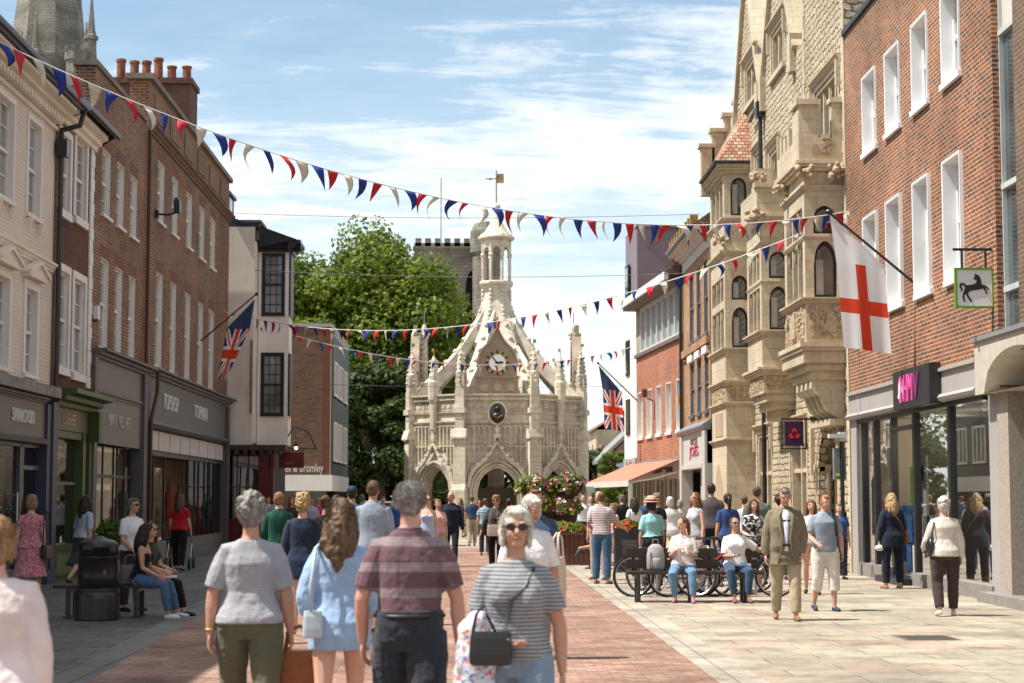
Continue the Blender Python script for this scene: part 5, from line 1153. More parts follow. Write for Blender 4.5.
# clock gables on the four main faces
for k in (0, 2, 4, 6):
    fr, a = face_fr(k); BR = plain('brown clock stone', (.36, .28, .20), .85, var=.2, vs=4)
    mb = MB(fr); mb.box(-.95, .95, 6.32, 7.08, -.5, .0); cornice(mb, -1.0, 1.0, 7.0, .12, .08)
    for c_ in (-.6, 0, .6): mb.prism([(c_+.2*math.cos(q), 6.68+.24*math.sin(q)) for q in np.arange(0, 6.28, .52)], .002, .05)
    og = ogee(-.88, .88, 7.5, 9.35, 24)
    mb.prism([(-.88, 7.1)]+og+[(.88, 7.1)], -.35, -.02)
    p2 = [(x*1.1, z+.06) for x, z in og]
    for i in range(24): mb.prism([og[i], og[i+1], p2[i+1], p2[i]], -.3, .1)
    mb.prism([(-.07, 9.3), (.07, 9.3), (.05, 9.8), (-.05, 9.8)], -.2, .0)
    cg = mb.build('clock_gable', BR, t)
    mb = MB(fr); mb.prism([(.56*math.cos(q), 7.72+.56*math.sin(q)) for q in np.arange(0, 6.28, .2)], -.02, .04); cl = mb.build('clock_rim', plain('ochre clock rim', (.38, .27, .10), .6, var=.05), t)
    mb = MB(fr)
    mb.prism([(.37*math.cos(q), 7.72+.37*math.sin(q)) for q in np.arange(0, 6.28, .2)], .04, .055); mb.build('dial', plain('dial white', (.75, .74, .70), .5, var=.02), cl)
    mb = MB(fr)
    for i in range(12):
        q = i*math.pi/6; c_ = (.47*math.sin(q), 7.72+.47*math.cos(q)); v = (math.sin(q), math.cos(q)); w_ = (-v[1], v[0])
        mb.prism([(c_[0]+v[0]*a_+w_[0]*b_, c_[1]+v[1]*a_+w_[1]*b_) for a_, b_ in ((-.07, -.035), (.07, -.05), (.07, .05), (-.07, .035))], .042, .05)
    mb.build('numeral', plain('clock black', (.015, .018, .02), .4), cl, split=True)
    def hand(q, L, w0):
        mb = MB(fr)
        v = (math.sin(q), math.cos(q)); w_ = (-v[1], v[0]); mb.prism([(v[0]*a_+w_[0]*b_, 7.72+v[1]*a_+w_[1]*b_) for a_, b_ in ((-.1, -w0), (-.1, w0), (L*.7, w0*1.3), (L, 0), (L*.7, -w0*1.3))], .06, .07+w0*.1); mb.build('hand', MATS['clock black'], cl)
    hand(R(318), .46, .022); hand(R(86), .30, .035)
# bust in its oval niche
fr, a = face_fr(0)
mb = MB(fr); rim = [(.36*math.cos(q), 5.44+.46*math.sin(q)) for q in np.arange(0, 6.28, .262)]; r2 = [(.44*math.cos(q), 5.44+.54*math.sin(q)) for q in np.arange(0, 6.28, .262)]
n_ = len(rim)
for i in range(n_): mb.prism([rim[i], rim[(i+1) % n_], r2[(i+1) % n_], r2[i]], .0, .24)
mb.build('oval_niche', ST, t)
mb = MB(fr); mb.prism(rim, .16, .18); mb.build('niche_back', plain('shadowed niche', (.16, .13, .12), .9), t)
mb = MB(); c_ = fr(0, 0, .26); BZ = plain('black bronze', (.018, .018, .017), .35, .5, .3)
mb.ball((c_[0], c_[1], 5.62), .105, 8, None, (1, 1, 1.15)); mb.lathe((c_[0], c_[1], 0), [(.06, 5.42), (.07, 5.55)], 8); mb.lathe((c_[0], c_[1], 0), [(.10, 5.02), (.12, 5.12), (.24, 5.22), (.27, 5.32), (.2, 5.42), (.07, 5.47)], 12, None, 1, .6); mb.ball((c_[0], c_[1]+.03, 5.6), .13, 7, None, (1.05, .7, 1.2)); mb.build('bust', BZ, t, smooth=True)
mb = MB(); mb.tube([(c_[0]-.2, 5.34, c_[1]-.13), (c_[0], 5.2, c_[1]-.18), (c_[0]+.2, 5.34, c_[1]-.13)], .010); mb.build('gilt_collar', GOLD, t)
fr, a = face_fr(0)
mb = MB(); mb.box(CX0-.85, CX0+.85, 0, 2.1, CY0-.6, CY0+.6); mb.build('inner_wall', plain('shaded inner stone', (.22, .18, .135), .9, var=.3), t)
mb = MB(Fr((CX0, CY0-.95), (1, 0), (0, -1))); mb.box(-.1, .05, 9.55, 9.95, 0, .06); mb.box(-.1, .12, 9.6, 9.85, 0, .05) ; mb.build('small_shield', BLACK, t)
# ------------------------------------------------------------------ light and sky
SUN_EL = R(61); SD = Vector((-.985, -.15, 0)).normalized()      # horizontal direction towards the sun
SUNV = Vector((SD.x*math.cos(SUN_EL), SD.y*math.cos(SUN_EL), math.sin(SUN_EL)))
l = bpy.data.lights.new('sun', 'SUN'); lo_ = bpy.data.objects.new('sun', l); COL.objects.link(lo_)
l.energy = 5.0; l.angle = R(.5); l.color = (1, .955, .88)
lo_.rotation_euler = SUNV.to_track_quat('Z', 'Y').to_euler()
W = bpy.data.worlds.new('World'); SC.world = W; W.use_nodes = True
t = NT(W); bg = t.n['Background']
sk = t.new('ShaderNodeTexSky', sky_type='NISHITA'); sk.sun_disc = False; sk.sun_elevation = SUN_EL; sk.sun_rotation = math.atan2(SD.x, SD.y); sk.air_density = 1.0; sk.dust_density = 1.2; sk.ozone_density = 1.0
tc = t.new('ShaderNodeTexCoord'); sp = t.new('ShaderNodeSeparateXYZ'); t.link(tc.outputs['Generated'], sp.inputs[0])
# clouds on a flat layer far above: direction / height
mx = t.new('ShaderNodeMath', operation='MAXIMUM'); t.link(sp.outputs['Z'], mx.inputs[0]); mx.inputs[1].default_value = .02
ad = t.new('ShaderNodeMath', operation='ADD'); t.link(mx.outputs[0], ad.inputs[0]); ad.inputs[1].default_value = .06
dv = t.new('ShaderNodeVectorMath', operation='DIVIDE'); t.link(tc.outputs['Generated'], dv.inputs[0]); cb = t.new('ShaderNodeCombineXYZ')
for q in 'XYZ': t.link(ad.outputs[0], cb.inputs[q])
t.link(cb.outputs[0], dv.inputs[1])
def cl(scale, sc, loc, rot=0, detail=7, rough=.62, dist=.4):
    mp = t.new('ShaderNodeMapping'); mp.inputs['Scale'].default_value = sc; mp.inputs['Location'].default_value = loc; mp.inputs['Rotation'].default_value = (0, 0, rot); t.link(dv.outputs[0], mp.inputs[0])
    n = t.new('ShaderNodeTexNoise'); n.inputs['Scale'].default_value = scale; n.inputs['Detail'].default_value = detail; n.inputs['Roughness'].default_value = rough; n.inputs['Distortion'].default_value = dist; t.link(mp.outputs[0], n.inputs['Vector']); return n.outputs[0]
c1 = cl(1.1, (1.0, .75, 0), (3.1, 1.2, 0), R(12)); c2 = cl(3.2, (.75, 2.0, 0), (7, 3, 0), R(-8), 9, .68, .8)
m1 = t.new('ShaderNodeMath', operation='MULTIPLY_ADD'); t.link(c2, m1.inputs[0]); m1.inputs[1].default_value = .55; t.link(c1, m1.inputs[2])
f1 = ramp(t, m1.outputs[0], [(.69, 0.), (.77, .40), (.92, .95)])
# more cloud and haze towards the horizon
hz = ramp(t, sp.outputs['Z'], [(.0, .9), (.08, .78), (.15, .50), (.22, .24), (.34, .06)])
m2 = t.new('ShaderNodeMath', operation='MULTIPLY'); t.link(hz, m2.inputs[0]); t.link(ramp(t, m1.outputs[0], [(.56, .45), (.80, 1.)]), m2.inputs[1])
m3 = t.new('ShaderNodeMath', operation='MAXIMUM'); t.link(m2.outputs[0], m3.inputs[0]); t.link(f1, m3.inputs[1])
skc = mix(t, sk.outputs[0], (.86, 1.0, .98), 1.0, 'MULTIPLY'); col = mix(t, skc, (7.3, 7.4, 7.35), m3.outputs[0])
t.link(col, bg.inputs[0]); bg.inputs[1].default_value = .108
V = SC.view_settings; V.view_transform = 'Standard'; V.look = 'None'; V.exposure = .68; V.gamma = 1; V.use_curve_mapping = False
SC.cycles.max_bounces = 6; SC.cycles.transparent_max_bounces = 12; SC.cycles.use_denoising = True
SC.cycles.caustics_reflective = False; SC.cycles.caustics_refractive = False
SC.render.film_transparent = False

# ------------------------------------------------------------------ trees
def tree(name, label, x, y, h, rx, ry, zc, rz_, n_leaf, size, mat, seed, nb=46, trunk=(.5, 5), crown_min=None, group=None):
    r_ = random.Random(seed); t = thing(name, label, 'tree', (x, y, 0), group=group)
    rs = np.random.RandomState(seed)
    # boughs: clumps spread through an uneven ellipsoid
    cl_ = []
    for k in range(nb):
        while True:
            v = rs.normal(size=3); v /= np.linalg.norm(v)
            if v[2] > -.75: break
        q = rs.uniform(.45, .95)**.7
        wob = 1+.14*math.sin(3*math.atan2(v[1], v[0])+seed)+.10*math.sin(5*v[2]*3+seed)
        c = np.array([v[0]*rx*q*wob, v[1]*ry*q*wob, zc+v[2]*rz_*q*wob]); cl_.append((c, rs.uniform(.16, .30)*min(rx, rz_)))
    mb = MB(); mb.tube([(x, 0, y), (x+.1, trunk[1]*.6, y), (x, trunk[1], y), (x+.2, zc, y)], [trunk[0], trunk[0]*.75, trunk[0]*.65, trunk[0]*.3], 10)
    for c, s_ in cl_[:16]: mb.tube([(x, trunk[1]*.8, y), (x+c[0]*.5, (trunk[1]+c[2])/2, y+c[1]*.5), (x+c[0], c[2], y+c[1])], [trunk[0]*.3, trunk[0]*.18, .04], 6)
    mb.build('trunk', plain('bark', (.10, .075, .05), .9, var=.4, vs=6), t)
    per = n_leaf//nb; V_ = []
    for c, s_ in cl_:
        d = rs.normal(size=(per, 3)); d /= np.linalg.norm(d, axis=1)[:, None]
        rad_ = s_*(rs.uniform(.35, 1.0, per)**.5)[:, None]; P = c+d*rad_*np.array([1.15, 1.15, .8])
        nrm = d+rs.normal(size=(per, 3))*.55+np.array([0, 0, .35]); nrm /= np.linalg.norm(nrm, axis=1)[:, None]
        a = np.cross(nrm, rs.normal(size=(per, 3))); a /= np.linalg.norm(a, axis=1)[:, None]; b = np.cross(nrm, a)
        s2 = size*rs.uniform(.6, 1.35, (per, 1))
        q = np.stack([P-a*s2*.5, P+b*s2*.38+nrm*s2*.08, P+a*s2*.6, P-b*s2*.38+nrm*s2*.08], 1)
        V_.append(q.reshape(-1, 3))
    Vv = np.concatenate(V_); n = len(Vv)//4
    if crown_min is not None: 
        pass
    me = bpy.data.meshes.new('crown'); me.vertices.add(len(Vv)); me.vertices.foreach_set('co', Vv.ravel()); me.loops.add(n*4); me.loops.foreach_set('vertex_index', np.arange(n*4)); me.polygons.add(n); me.polygons.foreach_set('loop_start', np.arange(n)*4); me.update(calc_edges=True)
    linkmesh('crown', me, mat, t)
    return t
LF = leafmat('lime leaves', (.065, .115, .014), (.20, .25, .03)); LFD = leafmat('dark leaves', (.03, .05, .012), (.07, .10, .02)); LFY = leafmat('willow leaves', (.10, .16, .02), (.20, .24, .05))
xt = XY(380, 105)
tree('broadleaf_tree', 'large bright green broadleaf tree left of the market cross', xt-.9, 105, 18, 6.2, 5.0, 10.4, 6.2, 110000, .25, LF, 5, nb=230, trunk=(.55, 6))
tree('broadleaf_tree', 'darker green lower tree close behind the left arch of the market cross', XY(378, 97), 98, 10, 3.8, 2.5, 4.6, 4.8, 30000, .26, LFD, 9, nb=80, trunk=(.35, 3))
tree('broadleaf_tree', 'dark tree glimpsed through the arches straight behind the market cross', XY(500, 118), 118, 9, 6.6, 2.5, 3.4, 4.2, 30000, .30, LFD, 12, nb=80, trunk=(.35, 3))
tree('willow_tree', 'light yellow green weeping tree behind the cafe awning', XY(612, 92), 92, 6, 1.0, 1.0, 1.9, 2.2, 16000, .12, LFY, 15, nb=60, trunk=(.1, 1.2))
# far houses on the right
t = thing('far_house', 'small far gabled brick house with pale blue upper bay beyond the awning', 'house', (XY(618, 112), 112, 0))
xa, xb = XY(603, 112), XY(640, 112); H1 = wallX(112)
mb = MB(H1); z1 = PY(603, 462, 112)[1]; mb.prism([(xa, 0), (xb, 0), (xb, z1+2.2), (xa, z1)], -8, 0); mb.build('wall', plain('brown far brick', (.30, .19, .13), .85, var=.3), t)
mb = MB(H1); mb.prism([(xa-.3, z1-.1), (xb, z1+2.3), (xb, z1+2.6), (xa-.3, z1+.15)], -8, .3); mb.build('roof', plain('grey verge', (.25, .24, .23), .7), t)
mb = MB(H1); mb.box(XY(613, 112), XY(622, 112), 2.5, PY(613, 458, 112)[1], -.0, .8); mb.build('bay', plain('pale blue paint', (.33, .42, .50), .6), t)
t = thing('far_cottage', 'distant low house with red roof and tall chimney between the cross and the awning', 'house', (XY(597, 125), 125, 0))
xa, xb = XY(586, 125), XY(603, 125); H1 = wallX(125); z1 = PY(600, 478, 125)[1]
mb = MB(H1); mb.box(xa, xb, 0, z1, -6, 0); mb.build('wall', WHITE, t); mb = MB(H1); mb.prism([(xa, z1), (xb+.3, z1), (xb, z1+2.4), ((xa+xb)/2, z1+1.2)], -6, .2); mb.build('roof', ROOFT, t)
xc, xd = XY(593, 125), XY(600, 125); zc = PY(596, 464, 125)[1]; mb = MB(H1); mb.box(xc, xd, z1-.5, zc, -3, -.5); ch = mb.build('chimney', BR_CHIM, t)
for k in range(3): mb = MB(); mb.lathe((xc+.12+k*.18, 126.5, zc), [(.09, 0), (.07, .6)], 8); mb.build('chimney_pot', TERRA, ch)
mb = MB(H1); mb.box(xa+.2, xa+.8, z1-2, z1-.4, 0, .03); mb.build('window', GL, t)
t = thing('reflector_terrace', 'added low row of stone houses beyond the market cross, for golden shop window reflections', 'houses', (10, 130, 0))  # mostly hidden row, added so the left shop windows mirror golden stone
TW = wallY(9.0, -1); hs = [(a, a+1.1, z0, z0+1.6) for a in np.arange(133, 205, 4.5) for z0 in (1.0, 4.0)]
wall(TW, 130, 206, 0, 6.6, hs, rec=.15, D=6, top=True).build('wall', ASHLAR, t); mb = MB(TW)
for h in hs: mb.quad((h[0], h[2], -.1), (h[1], h[2], -.1), (h[1], h[3], -.1), (h[0], h[3], -.1))
mb.build('window', GL, t, split=True)
mb = MB(TW); mb.quad((129.8, 6.5, .3), (206, 6.5, .3), (206, 8.6, -3), (129.8, 8.6, -3)); mb.quad((129.8, 6.5, -6), (206, 6.5, -6), (206, 8.6, -3), (129.8, 8.6, -3)); mb.build('roof', ROOFT, t)
# ------------------------------------------------------------------ bunting
PEN = [plain('pennant blue', (.02, .045, .26), .7, var=.1), plain('pennant red', (.56, .02, .035), .7, var=.1), plain('pennant white', (.68, .63, .53), .7, var=.06)]
def bunting(label, A, B, sag, n, h, w, seed, pix=None):
    """a cord from A to B with hanging pennants, each a part; the sag is a parabola"""
    r_ = random.Random(seed); A, B = Vector(A), Vector(B)
    t = thing('bunting', label, 'bunting', tuple(A), group='strings of red, white and blue bunting across the street')
    P = lambda q: A.lerp(B, q)-Vector((0, 0, sag*4*q*(1-q)))
    mb = MB(); mb.tube([(P(k/40).x, P(k/40).z, P(k/40).y) for k in range(41)], .012, 5); mb.build('cord', CORD, t)
    for k in range(n):
        q0 = (k+.5)/n; p = P(q0); q1 = q0+w/(B-A).length; p1 = P(q1); d = (p1-p)
        sw = r_.uniform(-.16, .16); out = Vector((d.y, -d.x, 0)).normalized()*r_.uniform(-.32, .32)*h; q1 = q0+w*r_.choice((.62, .8, 1, 1, 1.08))/(B-A).length; p1 = P(q1)
        hh = h*r_.uniform(.88, 1.06); tip = (p+p1)/2+Vector((0, 0, -hh))+out+d.normalized()*sw
        curl = out*.45+d.normalized()*r_.uniform(-.09, .09)
        N = 5; mb = MB(); L_, R_ = [], []
        for j in range(N+1):
            u = j/N; off = curl*math.sin(u*math.pi)
            l_ = p.lerp(tip, u)+off; r2 = p1.lerp(tip, u)+off*1.5-out*.25*math.sin(u*2.6); L_.append(mb.W(l_)); R_.append(mb.W(r2))
        for j in range(N): mb.face((L_[j], R_[j], R_[j+1], L_[j+1]))
        o = mb.build('pennant', PEN[(k+seed) % 3], t, smooth=True)
        so = o.modifiers.new('s', 'SOLIDIFY'); so.thickness = .004
    return t
def p3(px, py, Y): x, z = PY(px, py, Y); return (x, Y, z)
a = p3(-16, 35, 28.8); b = p3(851, 211, 39.2)
bunting('longest, topmost bunting string, with the largest pennants, starting at the upper left roofs', a, b, 1.36, 60, .41, .23, 0)
bunting('bunting string rising from the cream oriel building to the stone bank, second from top', p3(222, 311, 61), p3(852, 212, 39.25), 1.5, 56, .36, .23, 1)
bunting('lowest bunting string hanging across the front of the market cross below the clock', p3(240, 318, 61.5), p3(632, 347, 74.5), 1.15, 44, .36, .22, 2)
bunting('short bunting string by the union flag on the cream oriel building at left', p3(219, 306, 59.5), p3(286, 325, 62.5), .35, 9, .32, .2, 1)
for k, (A, B, sg, lab) in enumerate(((p3(230, 213, 60), p3(700, 214, 58), .15, 'thin grey cable high across the sky above the trees'), (p3(250, 270, 61), p3(712, 272, 56), .2, 'thin grey cable crossing behind the cross lantern, middle of the three'), (p3(285, 383, 62), p3(630, 386, 75), .1, 'thin grey cable crossing below the bunting, lowest of the three'))):
    A, B = Vector(A), Vector(B); mb = MB(); mb.tube([(A.lerp(B, q).x, A.lerp(B, q).z-sg*4*q*(1-q), A.lerp(B, q).y) for q in [i/20 for i in range(21)]], .009, 4)
    tag(mb.build('cable', plain('grey cable', (.12, .12, .13), .6)), lab, 'cable', 'thin cables across the street')
# ------------------------------------------------------------------ flags
def flagmat(name, kind):
    if name in MATS: return MATS[name]
    m, t, b = base(name, .8, .1); uv = t.new('ShaderNodeUVMap'); sp = t.new('ShaderNodeSeparateXYZ'); t.link(uv.outputs[0], sp.inputs[0])
    def M(op, a, b_=None, c=None):
        n = t.new('ShaderNodeMath', operation=op)
        for i, v in enumerate((a, b_, c)):
            if v is None: continue
            if isinstance(v, (int, float)): n.inputs[i].default_value = v
            else: t.link(v, n.inputs[i])
        return n.outputs[0]
    u, v = sp.outputs['X'], sp.outputs['Y']
    du = M('ABSOLUTE', M('SUBTRACT', u, .5)); dv = M('ABSOLUTE', M('SUBTRACT', v, .5))
    RED_, WH, BL = (.62, .06, .03), (.72, .70, .70), (.025, .045, .14)
    if kind == 'england':
        c = mix(t, WH, RED_, M('MAXIMUM', M('LESS_THAN', du, .105), M('LESS_THAN', dv, .085)))
    else:
        dd = M('MINIMUM', M('ABSOLUTE', M('SUBTRACT', u, v)), M('ABSOLUTE', M('SUBTRACT', M('ADD', u, v), 1.)))
        c = mix(t, BL, WH, M('LESS_THAN', dd, .12)); c = mix(t, c, RED_, M('LESS_THAN', dd, .042))
        c = mix(t, c, WH, M('MAXIMUM', M('LESS_THAN', du, .15), M('LESS_THAN', dv, .15)))
        c = mix(t, c, RED_, M('MAXIMUM', M('LESS_THAN', du, .09), M('LESS_THAN', dv, .09)))
    t.link(c, b.inputs['Base Color'])
    tr = t.new('ShaderNodeBsdfTranslucent'); t.link(c, tr.inputs[0]); mxs = t.new('ShaderNodeMixShader'); mxs.inputs[0].default_value = .25; o = t.n['Material Output']; t.link(b.outputs[0], mxs.inputs[1]); t.link(tr.outputs[0], mxs.inputs[2]); t.link(mxs.outputs[0], o.inputs[0])
    MATS[name] = m; return m
# the george cross cloth hangs from a slanted pole: rebuild its cloth so that the cross sits upright
def slantflag(label, base_, tip, kind, cols, folds, seed):
    """cols: list of (top point, bottom point) columns from tip side to wall side; zsplit: where the pattern begins"""
    t = thing('flag', label, 'flag', base_)
    mb = MB(); mb.tube([(base_[0], base_[2], base_[1]), (tip[0], tip[2], tip[1])], [.028, .022], 8); mb.ball(tip, .055, 8); mb.build('pole', IRON, t)
    (T0, S0, B0), (T1, S1, B1) = [[Vector(q) for q in c] for c in cols]
    N = 26
    def grid(Pa, Pb, Pc, Pd, M, nm, mat, v0):
        """Pa..Pb top edge, Pd..Pc bottom edge"""
        vs, uvs, fs = [], [], []
        for j in range(M+1):
            for i in range(N+1):
                u, v = i/N, j/M; p = Pa.lerp(Pb, u).lerp(Pd.lerp(Pc, u), v); vv = v0+(1-v0)*v if v0 else v*.35
                amp = folds*(.15+.85*vv); ph = u*8+seed
                p = p+Vector((.2, 1, 0)).normalized()*(math.sin(ph+vv*.8)*amp+math.sin(ph*2.3+vv*2)*amp*.3); vs.append(tuple(ROOT[t.name].inverted() @ p)); uvs.append((u, 1-v))
        for j in range(M):
            for i in range(N): a0 = j*(N+1)+i; fs.append((a0, a0+1, a0+N+2, a0+N+1))
        me = bpy.data.meshes.new(nm); me.from_pydata(vs, [], fs); L = me.uv_layers.new(name='UVMap')
        for li, lp in enumerate(me.loops): L.data[li].uv = uvs[lp.vertex_index]
        linkmesh(nm, me, mat, t, smooth=True)
    hoist = {'england': plain('flag white', (.72, .70, .70), .8, var=.05), 'union': plain('flag navy', (.03, .05, .12), .8, var=.05)}[kind]
    grid(T0, T1, S1, S0, 8, 'hoist_cloth', hoist, 0); grid(S0, S1, B1, B0, 24, 'cloth', flagmat(kind+' flag', kind), .35)
Yb = PX(913, 284, 8.3)[0]; bs = (8.33, Yb, PX(913, 284, 8.33)[1]); tip = p3(828.5, 212, Yb)
slantflag('white flag with plain red cross on an angled pole from the orange brick wall', bs, tip, 'england', [(p3(829.5, 214, Yb), p3(836.5, 262, Yb), p3(844, 347, Yb)), (p3(884, 266, Yb), p3(884.5, 268, Yb), p3(891.5, 354, Yb))], .035, 1)
Yb = 54.6; bs = (-8.28, Yb, PY(206, 341, Yb)[1]); tip = p3(256.5, 294, Yb)
slantflag('union flag hanging limp and folded from the dark red brick building on the left', bs, tip, 'union', [(p3(228, 327, Yb), p3(227, 329, Yb), p3(217.5, 379, Yb)), (p3(255, 299, Yb), p3(250, 329, Yb), p3(226, 380, Yb))], .05, 3)
Yb = 72.5; b_ = PY(637.5, 401, Yb); bs = (b_[0], Yb, b_[1]); tip = p3(598, 363, Yb)
slantflag('union flag hanging straight from an angled pole beside the cream corner building', bs, tip, 'union', [(p3(598.5, 365, Yb), p3(602.5, 389, Yb), p3(604.5, 428, Yb)), (p3(620.5, 391, Yb), p3(622, 391.5, Yb), p3(624.5, 432, Yb))], .06, 2)
# ------------------------------------------------------------------ street furniture
bx, by = G(92.5, 621.5); by += .28
t = thing('litter_bin', 'black ribbed litter bin with domed top at the left of the pavement bench', 'litter bin', (bx, by, 0))
BP = plain('black plastic', (.018, .018, .018), .33, .5, var=.25, vs=9)
mb = MB(); mb.lathe((bx, by, 0), [(.29, 0), (.30, .02), (.30, .30), (.29, .35), (.268, .38), (.268, .40), (.274, .405), (.274, .43), (.268, .435), (.25, .436)], 36); mb.build('base', BP, t)
mb = MB(); mb.lathe((bx, by, 0), [(.25, .43), (.262, .432), (.262, .60), (.264, .84), (.272, .845), (.272, .862), (.25, .87)], 28); mb.build('body', BP, t, smooth=True)
mb = MB(); mb.lathe((bx, by, 0), [(.25, .866), (.266, .868), (.266, 1.0), (.255, 1.04), (.21, 1.075), (.08, 1.11), (.07, 1.13), (.05, 1.135)], 28); mb.build('lid', BP, t, smooth=True)
mb = MB(); mb.box(bx+.0, bx+.2, .90, .99, by-.285, by-.2); mb.build('slot', plain('slot black', (.004, .004, .004), .9), t)
mb = MB(WORLD); mb.prism([(bx+.14+.022*math.cos(q), .65+.045*math.sin(q)) for q in np.arange(0, 6.28, .6)], by-.235, by-.225); mb.build('badge', plain('worn gold badge', (.14, .10, .03), .5), t)
def bench_left():
    t = thing('backless_bench', 'dark backless bench with steel legs beside the litter bin, two women sitting on its end', 'bench', (-5.2, 25.2, 0))
    x0, x1 = XY(62, 25.4), XY(149, 25.2)
    mb = MB()
    for k in range(6): mb.box(x0, x1, .41, .455, 24.95+k*.1, 24.95+k*.1+.085)
    mb.build('seat', WOODD, t)
    for x in (x0+.2, (x0+x1)/2+.15, x1-.12):
        mb = MB(); mb.box(x-.03, x+.03, 0, .41, 25.0, 25.06); mb.box(x-.03, x+.03, 0, .41, 25.44, 25.5); mb.box(x-.03, x+.03, .36, .41, 25.06, 25.44); mb.box(x-.05, x+.05, 0, .02, 24.95, 25.55); mb.build('leg', IRON, t)
    return x0, x1
BLX0, BLX1 = bench_left()
# bench on the right: three backrests
b0, b1 = G(637.8, 601), G(744, 602.5); BY = 28.75
bx0, bx1 = XY(626, BY), XY(761, BY)
t = thing('wooden_bench', 'dark wooden bench with plank backrests in front of the bicycles, two women sitting on it', 'bench', ((bx0+bx1)/2, BY, 0))
mb = MB()
for k in range(4): mb.box(bx0, bx1, .44, .485, BY-.22+k*.125, BY-.22+k*.125+.11)
mb.build('seat', WOODD, t)
def xb_(px): return XY(px, BY+.3)
for pa, pb in ((625.5, 672), (680, 716), (722, 757)):
    mb = MB(); a, b = xb_(pa), xb_(pb)
    for z0, z1 in ((.52, .66), (.69, .84)): mb.box(a, b, z0, z1, BY+.28, BY+.33)
    mb.box(a+.1, a+.15, .4, .8, BY+.331, BY+.36); mb.box(b-.15, b-.1, .4, .8, BY+.331, BY+.36); mb.build('backrest', WOODD, t)
for px in (637.8, 691.4, 744):
    x = XY(px, BY-.1); mb = MB(); mb.box(x-.03, x+.03, 0, .44, BY-.18, BY-.11); mb.box(x-.03, x+.03, 0, .44, BY+.2, BY+.27); mb.box(x-.028, x+.028, .38, .438, BY-.11, BY+.2); mb.box(x-.06, x+.06, 0, .025, BY-.22, BY-.06); mb.build('leg', IRON, t)
# second bench by the planter
Y2 = 42.0; xa, xb = XY(584, Y2), XY(640, Y2)
t = thing('wooden_bench', 'dark wooden bench end on behind the man in the striped tee, beside the flower planter', 'bench', ((xa+xb)/2, Y2, 0))
mb = MB(); [mb.box(xa, xb, .43, .48, Y2-.2+k*.12, Y2-.2+k*.12+.1) for k in range(4)]; mb.build('seat', WOODD, t)
mb = MB(); mb.box(xa, xb, .52, .66, Y2+.26, Y2+.31); mb.box(xa, xb, .7, .86, Y2+.26, Y2+.31); mb.build('backrest', WOODD, t)
for x in (xa+.15, xb-.15): mb = MB(); mb.box(x-.03, x+.03, 0, .43, Y2-.16, Y2-.1); mb.box(x-.03, x+.03, 0, .43, Y2+.2, Y2+.26); mb.build('leg', IRON, t)
# planter with flowers and baskets
FLM = [plain('magenta petals', (.62, .05, .24), .7), plain('violet petals', (.16, .04, .34), .7), plain('white petals', (.75, .73, .68), .7), plain('yellow petals', (.65, .38, .03), .7), plain('pink petals', (.72, .25, .38), .7), plain('red petals', (.55, .02, .02), .7)]
def flowers(c, r, n, seed, root, flat=1.0, leafn=900, mats=FLM, leaf=.07, fsize=.035):
    rs = np.random.RandomState(seed)
    def cards(n_, lo, size, nm, mat, midx=None):
        d = rs.normal(size=(n_, 3)); d /= np.linalg.norm(d, axis=1)[:, None]; d[:, 2] = np.where(d[:, 2] < -.35, -d[:, 2], d[:, 2])
        P = np.array(c)+d*np.array(r)*(rs.uniform(lo, 1.08, n_))[:, None]*(1+.12*np.sin(d[:, :1]*7+seed))
        nr = d+rs.normal(size=(n_, 3))*.4; nr /= np.linalg.norm(nr, axis=1)[:, None]; a = np.cross(nr, rs.normal(size=(n_, 3))); a /= np.linalg.norm(a, axis=1)[:, None]; b = np.cross(nr, a); s2 = size*rs.uniform(.6, 1.4, (n_, 1))
        pts = [P+(a*math.cos(q)+b*math.sin(q))*s2*(1 if k % 2 == 0 else .75)+nr*s2*(.25 if k % 2 else 0) for k, q in enumerate(np.arange(0, 6.28, 6.2832/6))]
        Vv = np.stack(pts, 1).reshape(-1, 3); inv = np.array(ROOT[root.name].inverted().to_translation()); Vv = Vv+inv
        me = bpy.data.meshes.new(nm); me.vertices.add(len(Vv)); me.vertices.foreach_set('co', Vv.ravel()); me.loops.add(n_*6); me.loops.foreach_set('vertex_index', np.arange(n_*6)); me.polygons.add(n_); me.polygons.foreach_set('loop_start', np.arange(n_)*6)
        if midx is not None: 
            me.update(calc_edges=True)
        me.update(calc_edges=True); o = linkmesh(nm, me, mat, root)
        if isinstance(mat, list): me.polygons.foreach_set('material_index', rs.randint(0, len(mat), n_))
    cards(leafn, .3, leaf, 'foliage', LF); cards(n, .9, fsize, 'blossom', list(mats))
PX_, PY_ = 2.35, 44.8
t = thing('flower_planter', 'slatted brown wooden planter box filled with pink and red flowers near the cross', 'planter', (PX_, PY_, 0))
xa, xb = XY(545, 44.3), XY(588.5, 44.3)
mb = MB(); WP = plain('red brown timber', (.12, .05, .03), .6, var=.2, vs=9)
n = 9
for k in range(n): x = xa+(xb-xa)*k/n; mb.box(x+.006, x+(xb-xa)/n-.006, .03, .74, 44.3, 44.34)
mb.box(xa, xb, .0, .72, 44.34, 45.3); mb.box(xa-.03, xb+.03, .74, .80, 44.26, 45.34); mb.box(xa-.03, xb+.03, 0, .06, 44.27, 45.33); mb.build('box', WP, t)
flowers(((xa+xb)/2, 44.8, .82), ((xb-xa)*.48, .45, .2), 420, 3, t, leafn=1300)
t = thing('basket_stand', 'tall stand with four hanging baskets of violet, white and pink flowers behind the planter', 'flower stand', (XY(561, 46), 46, 0))
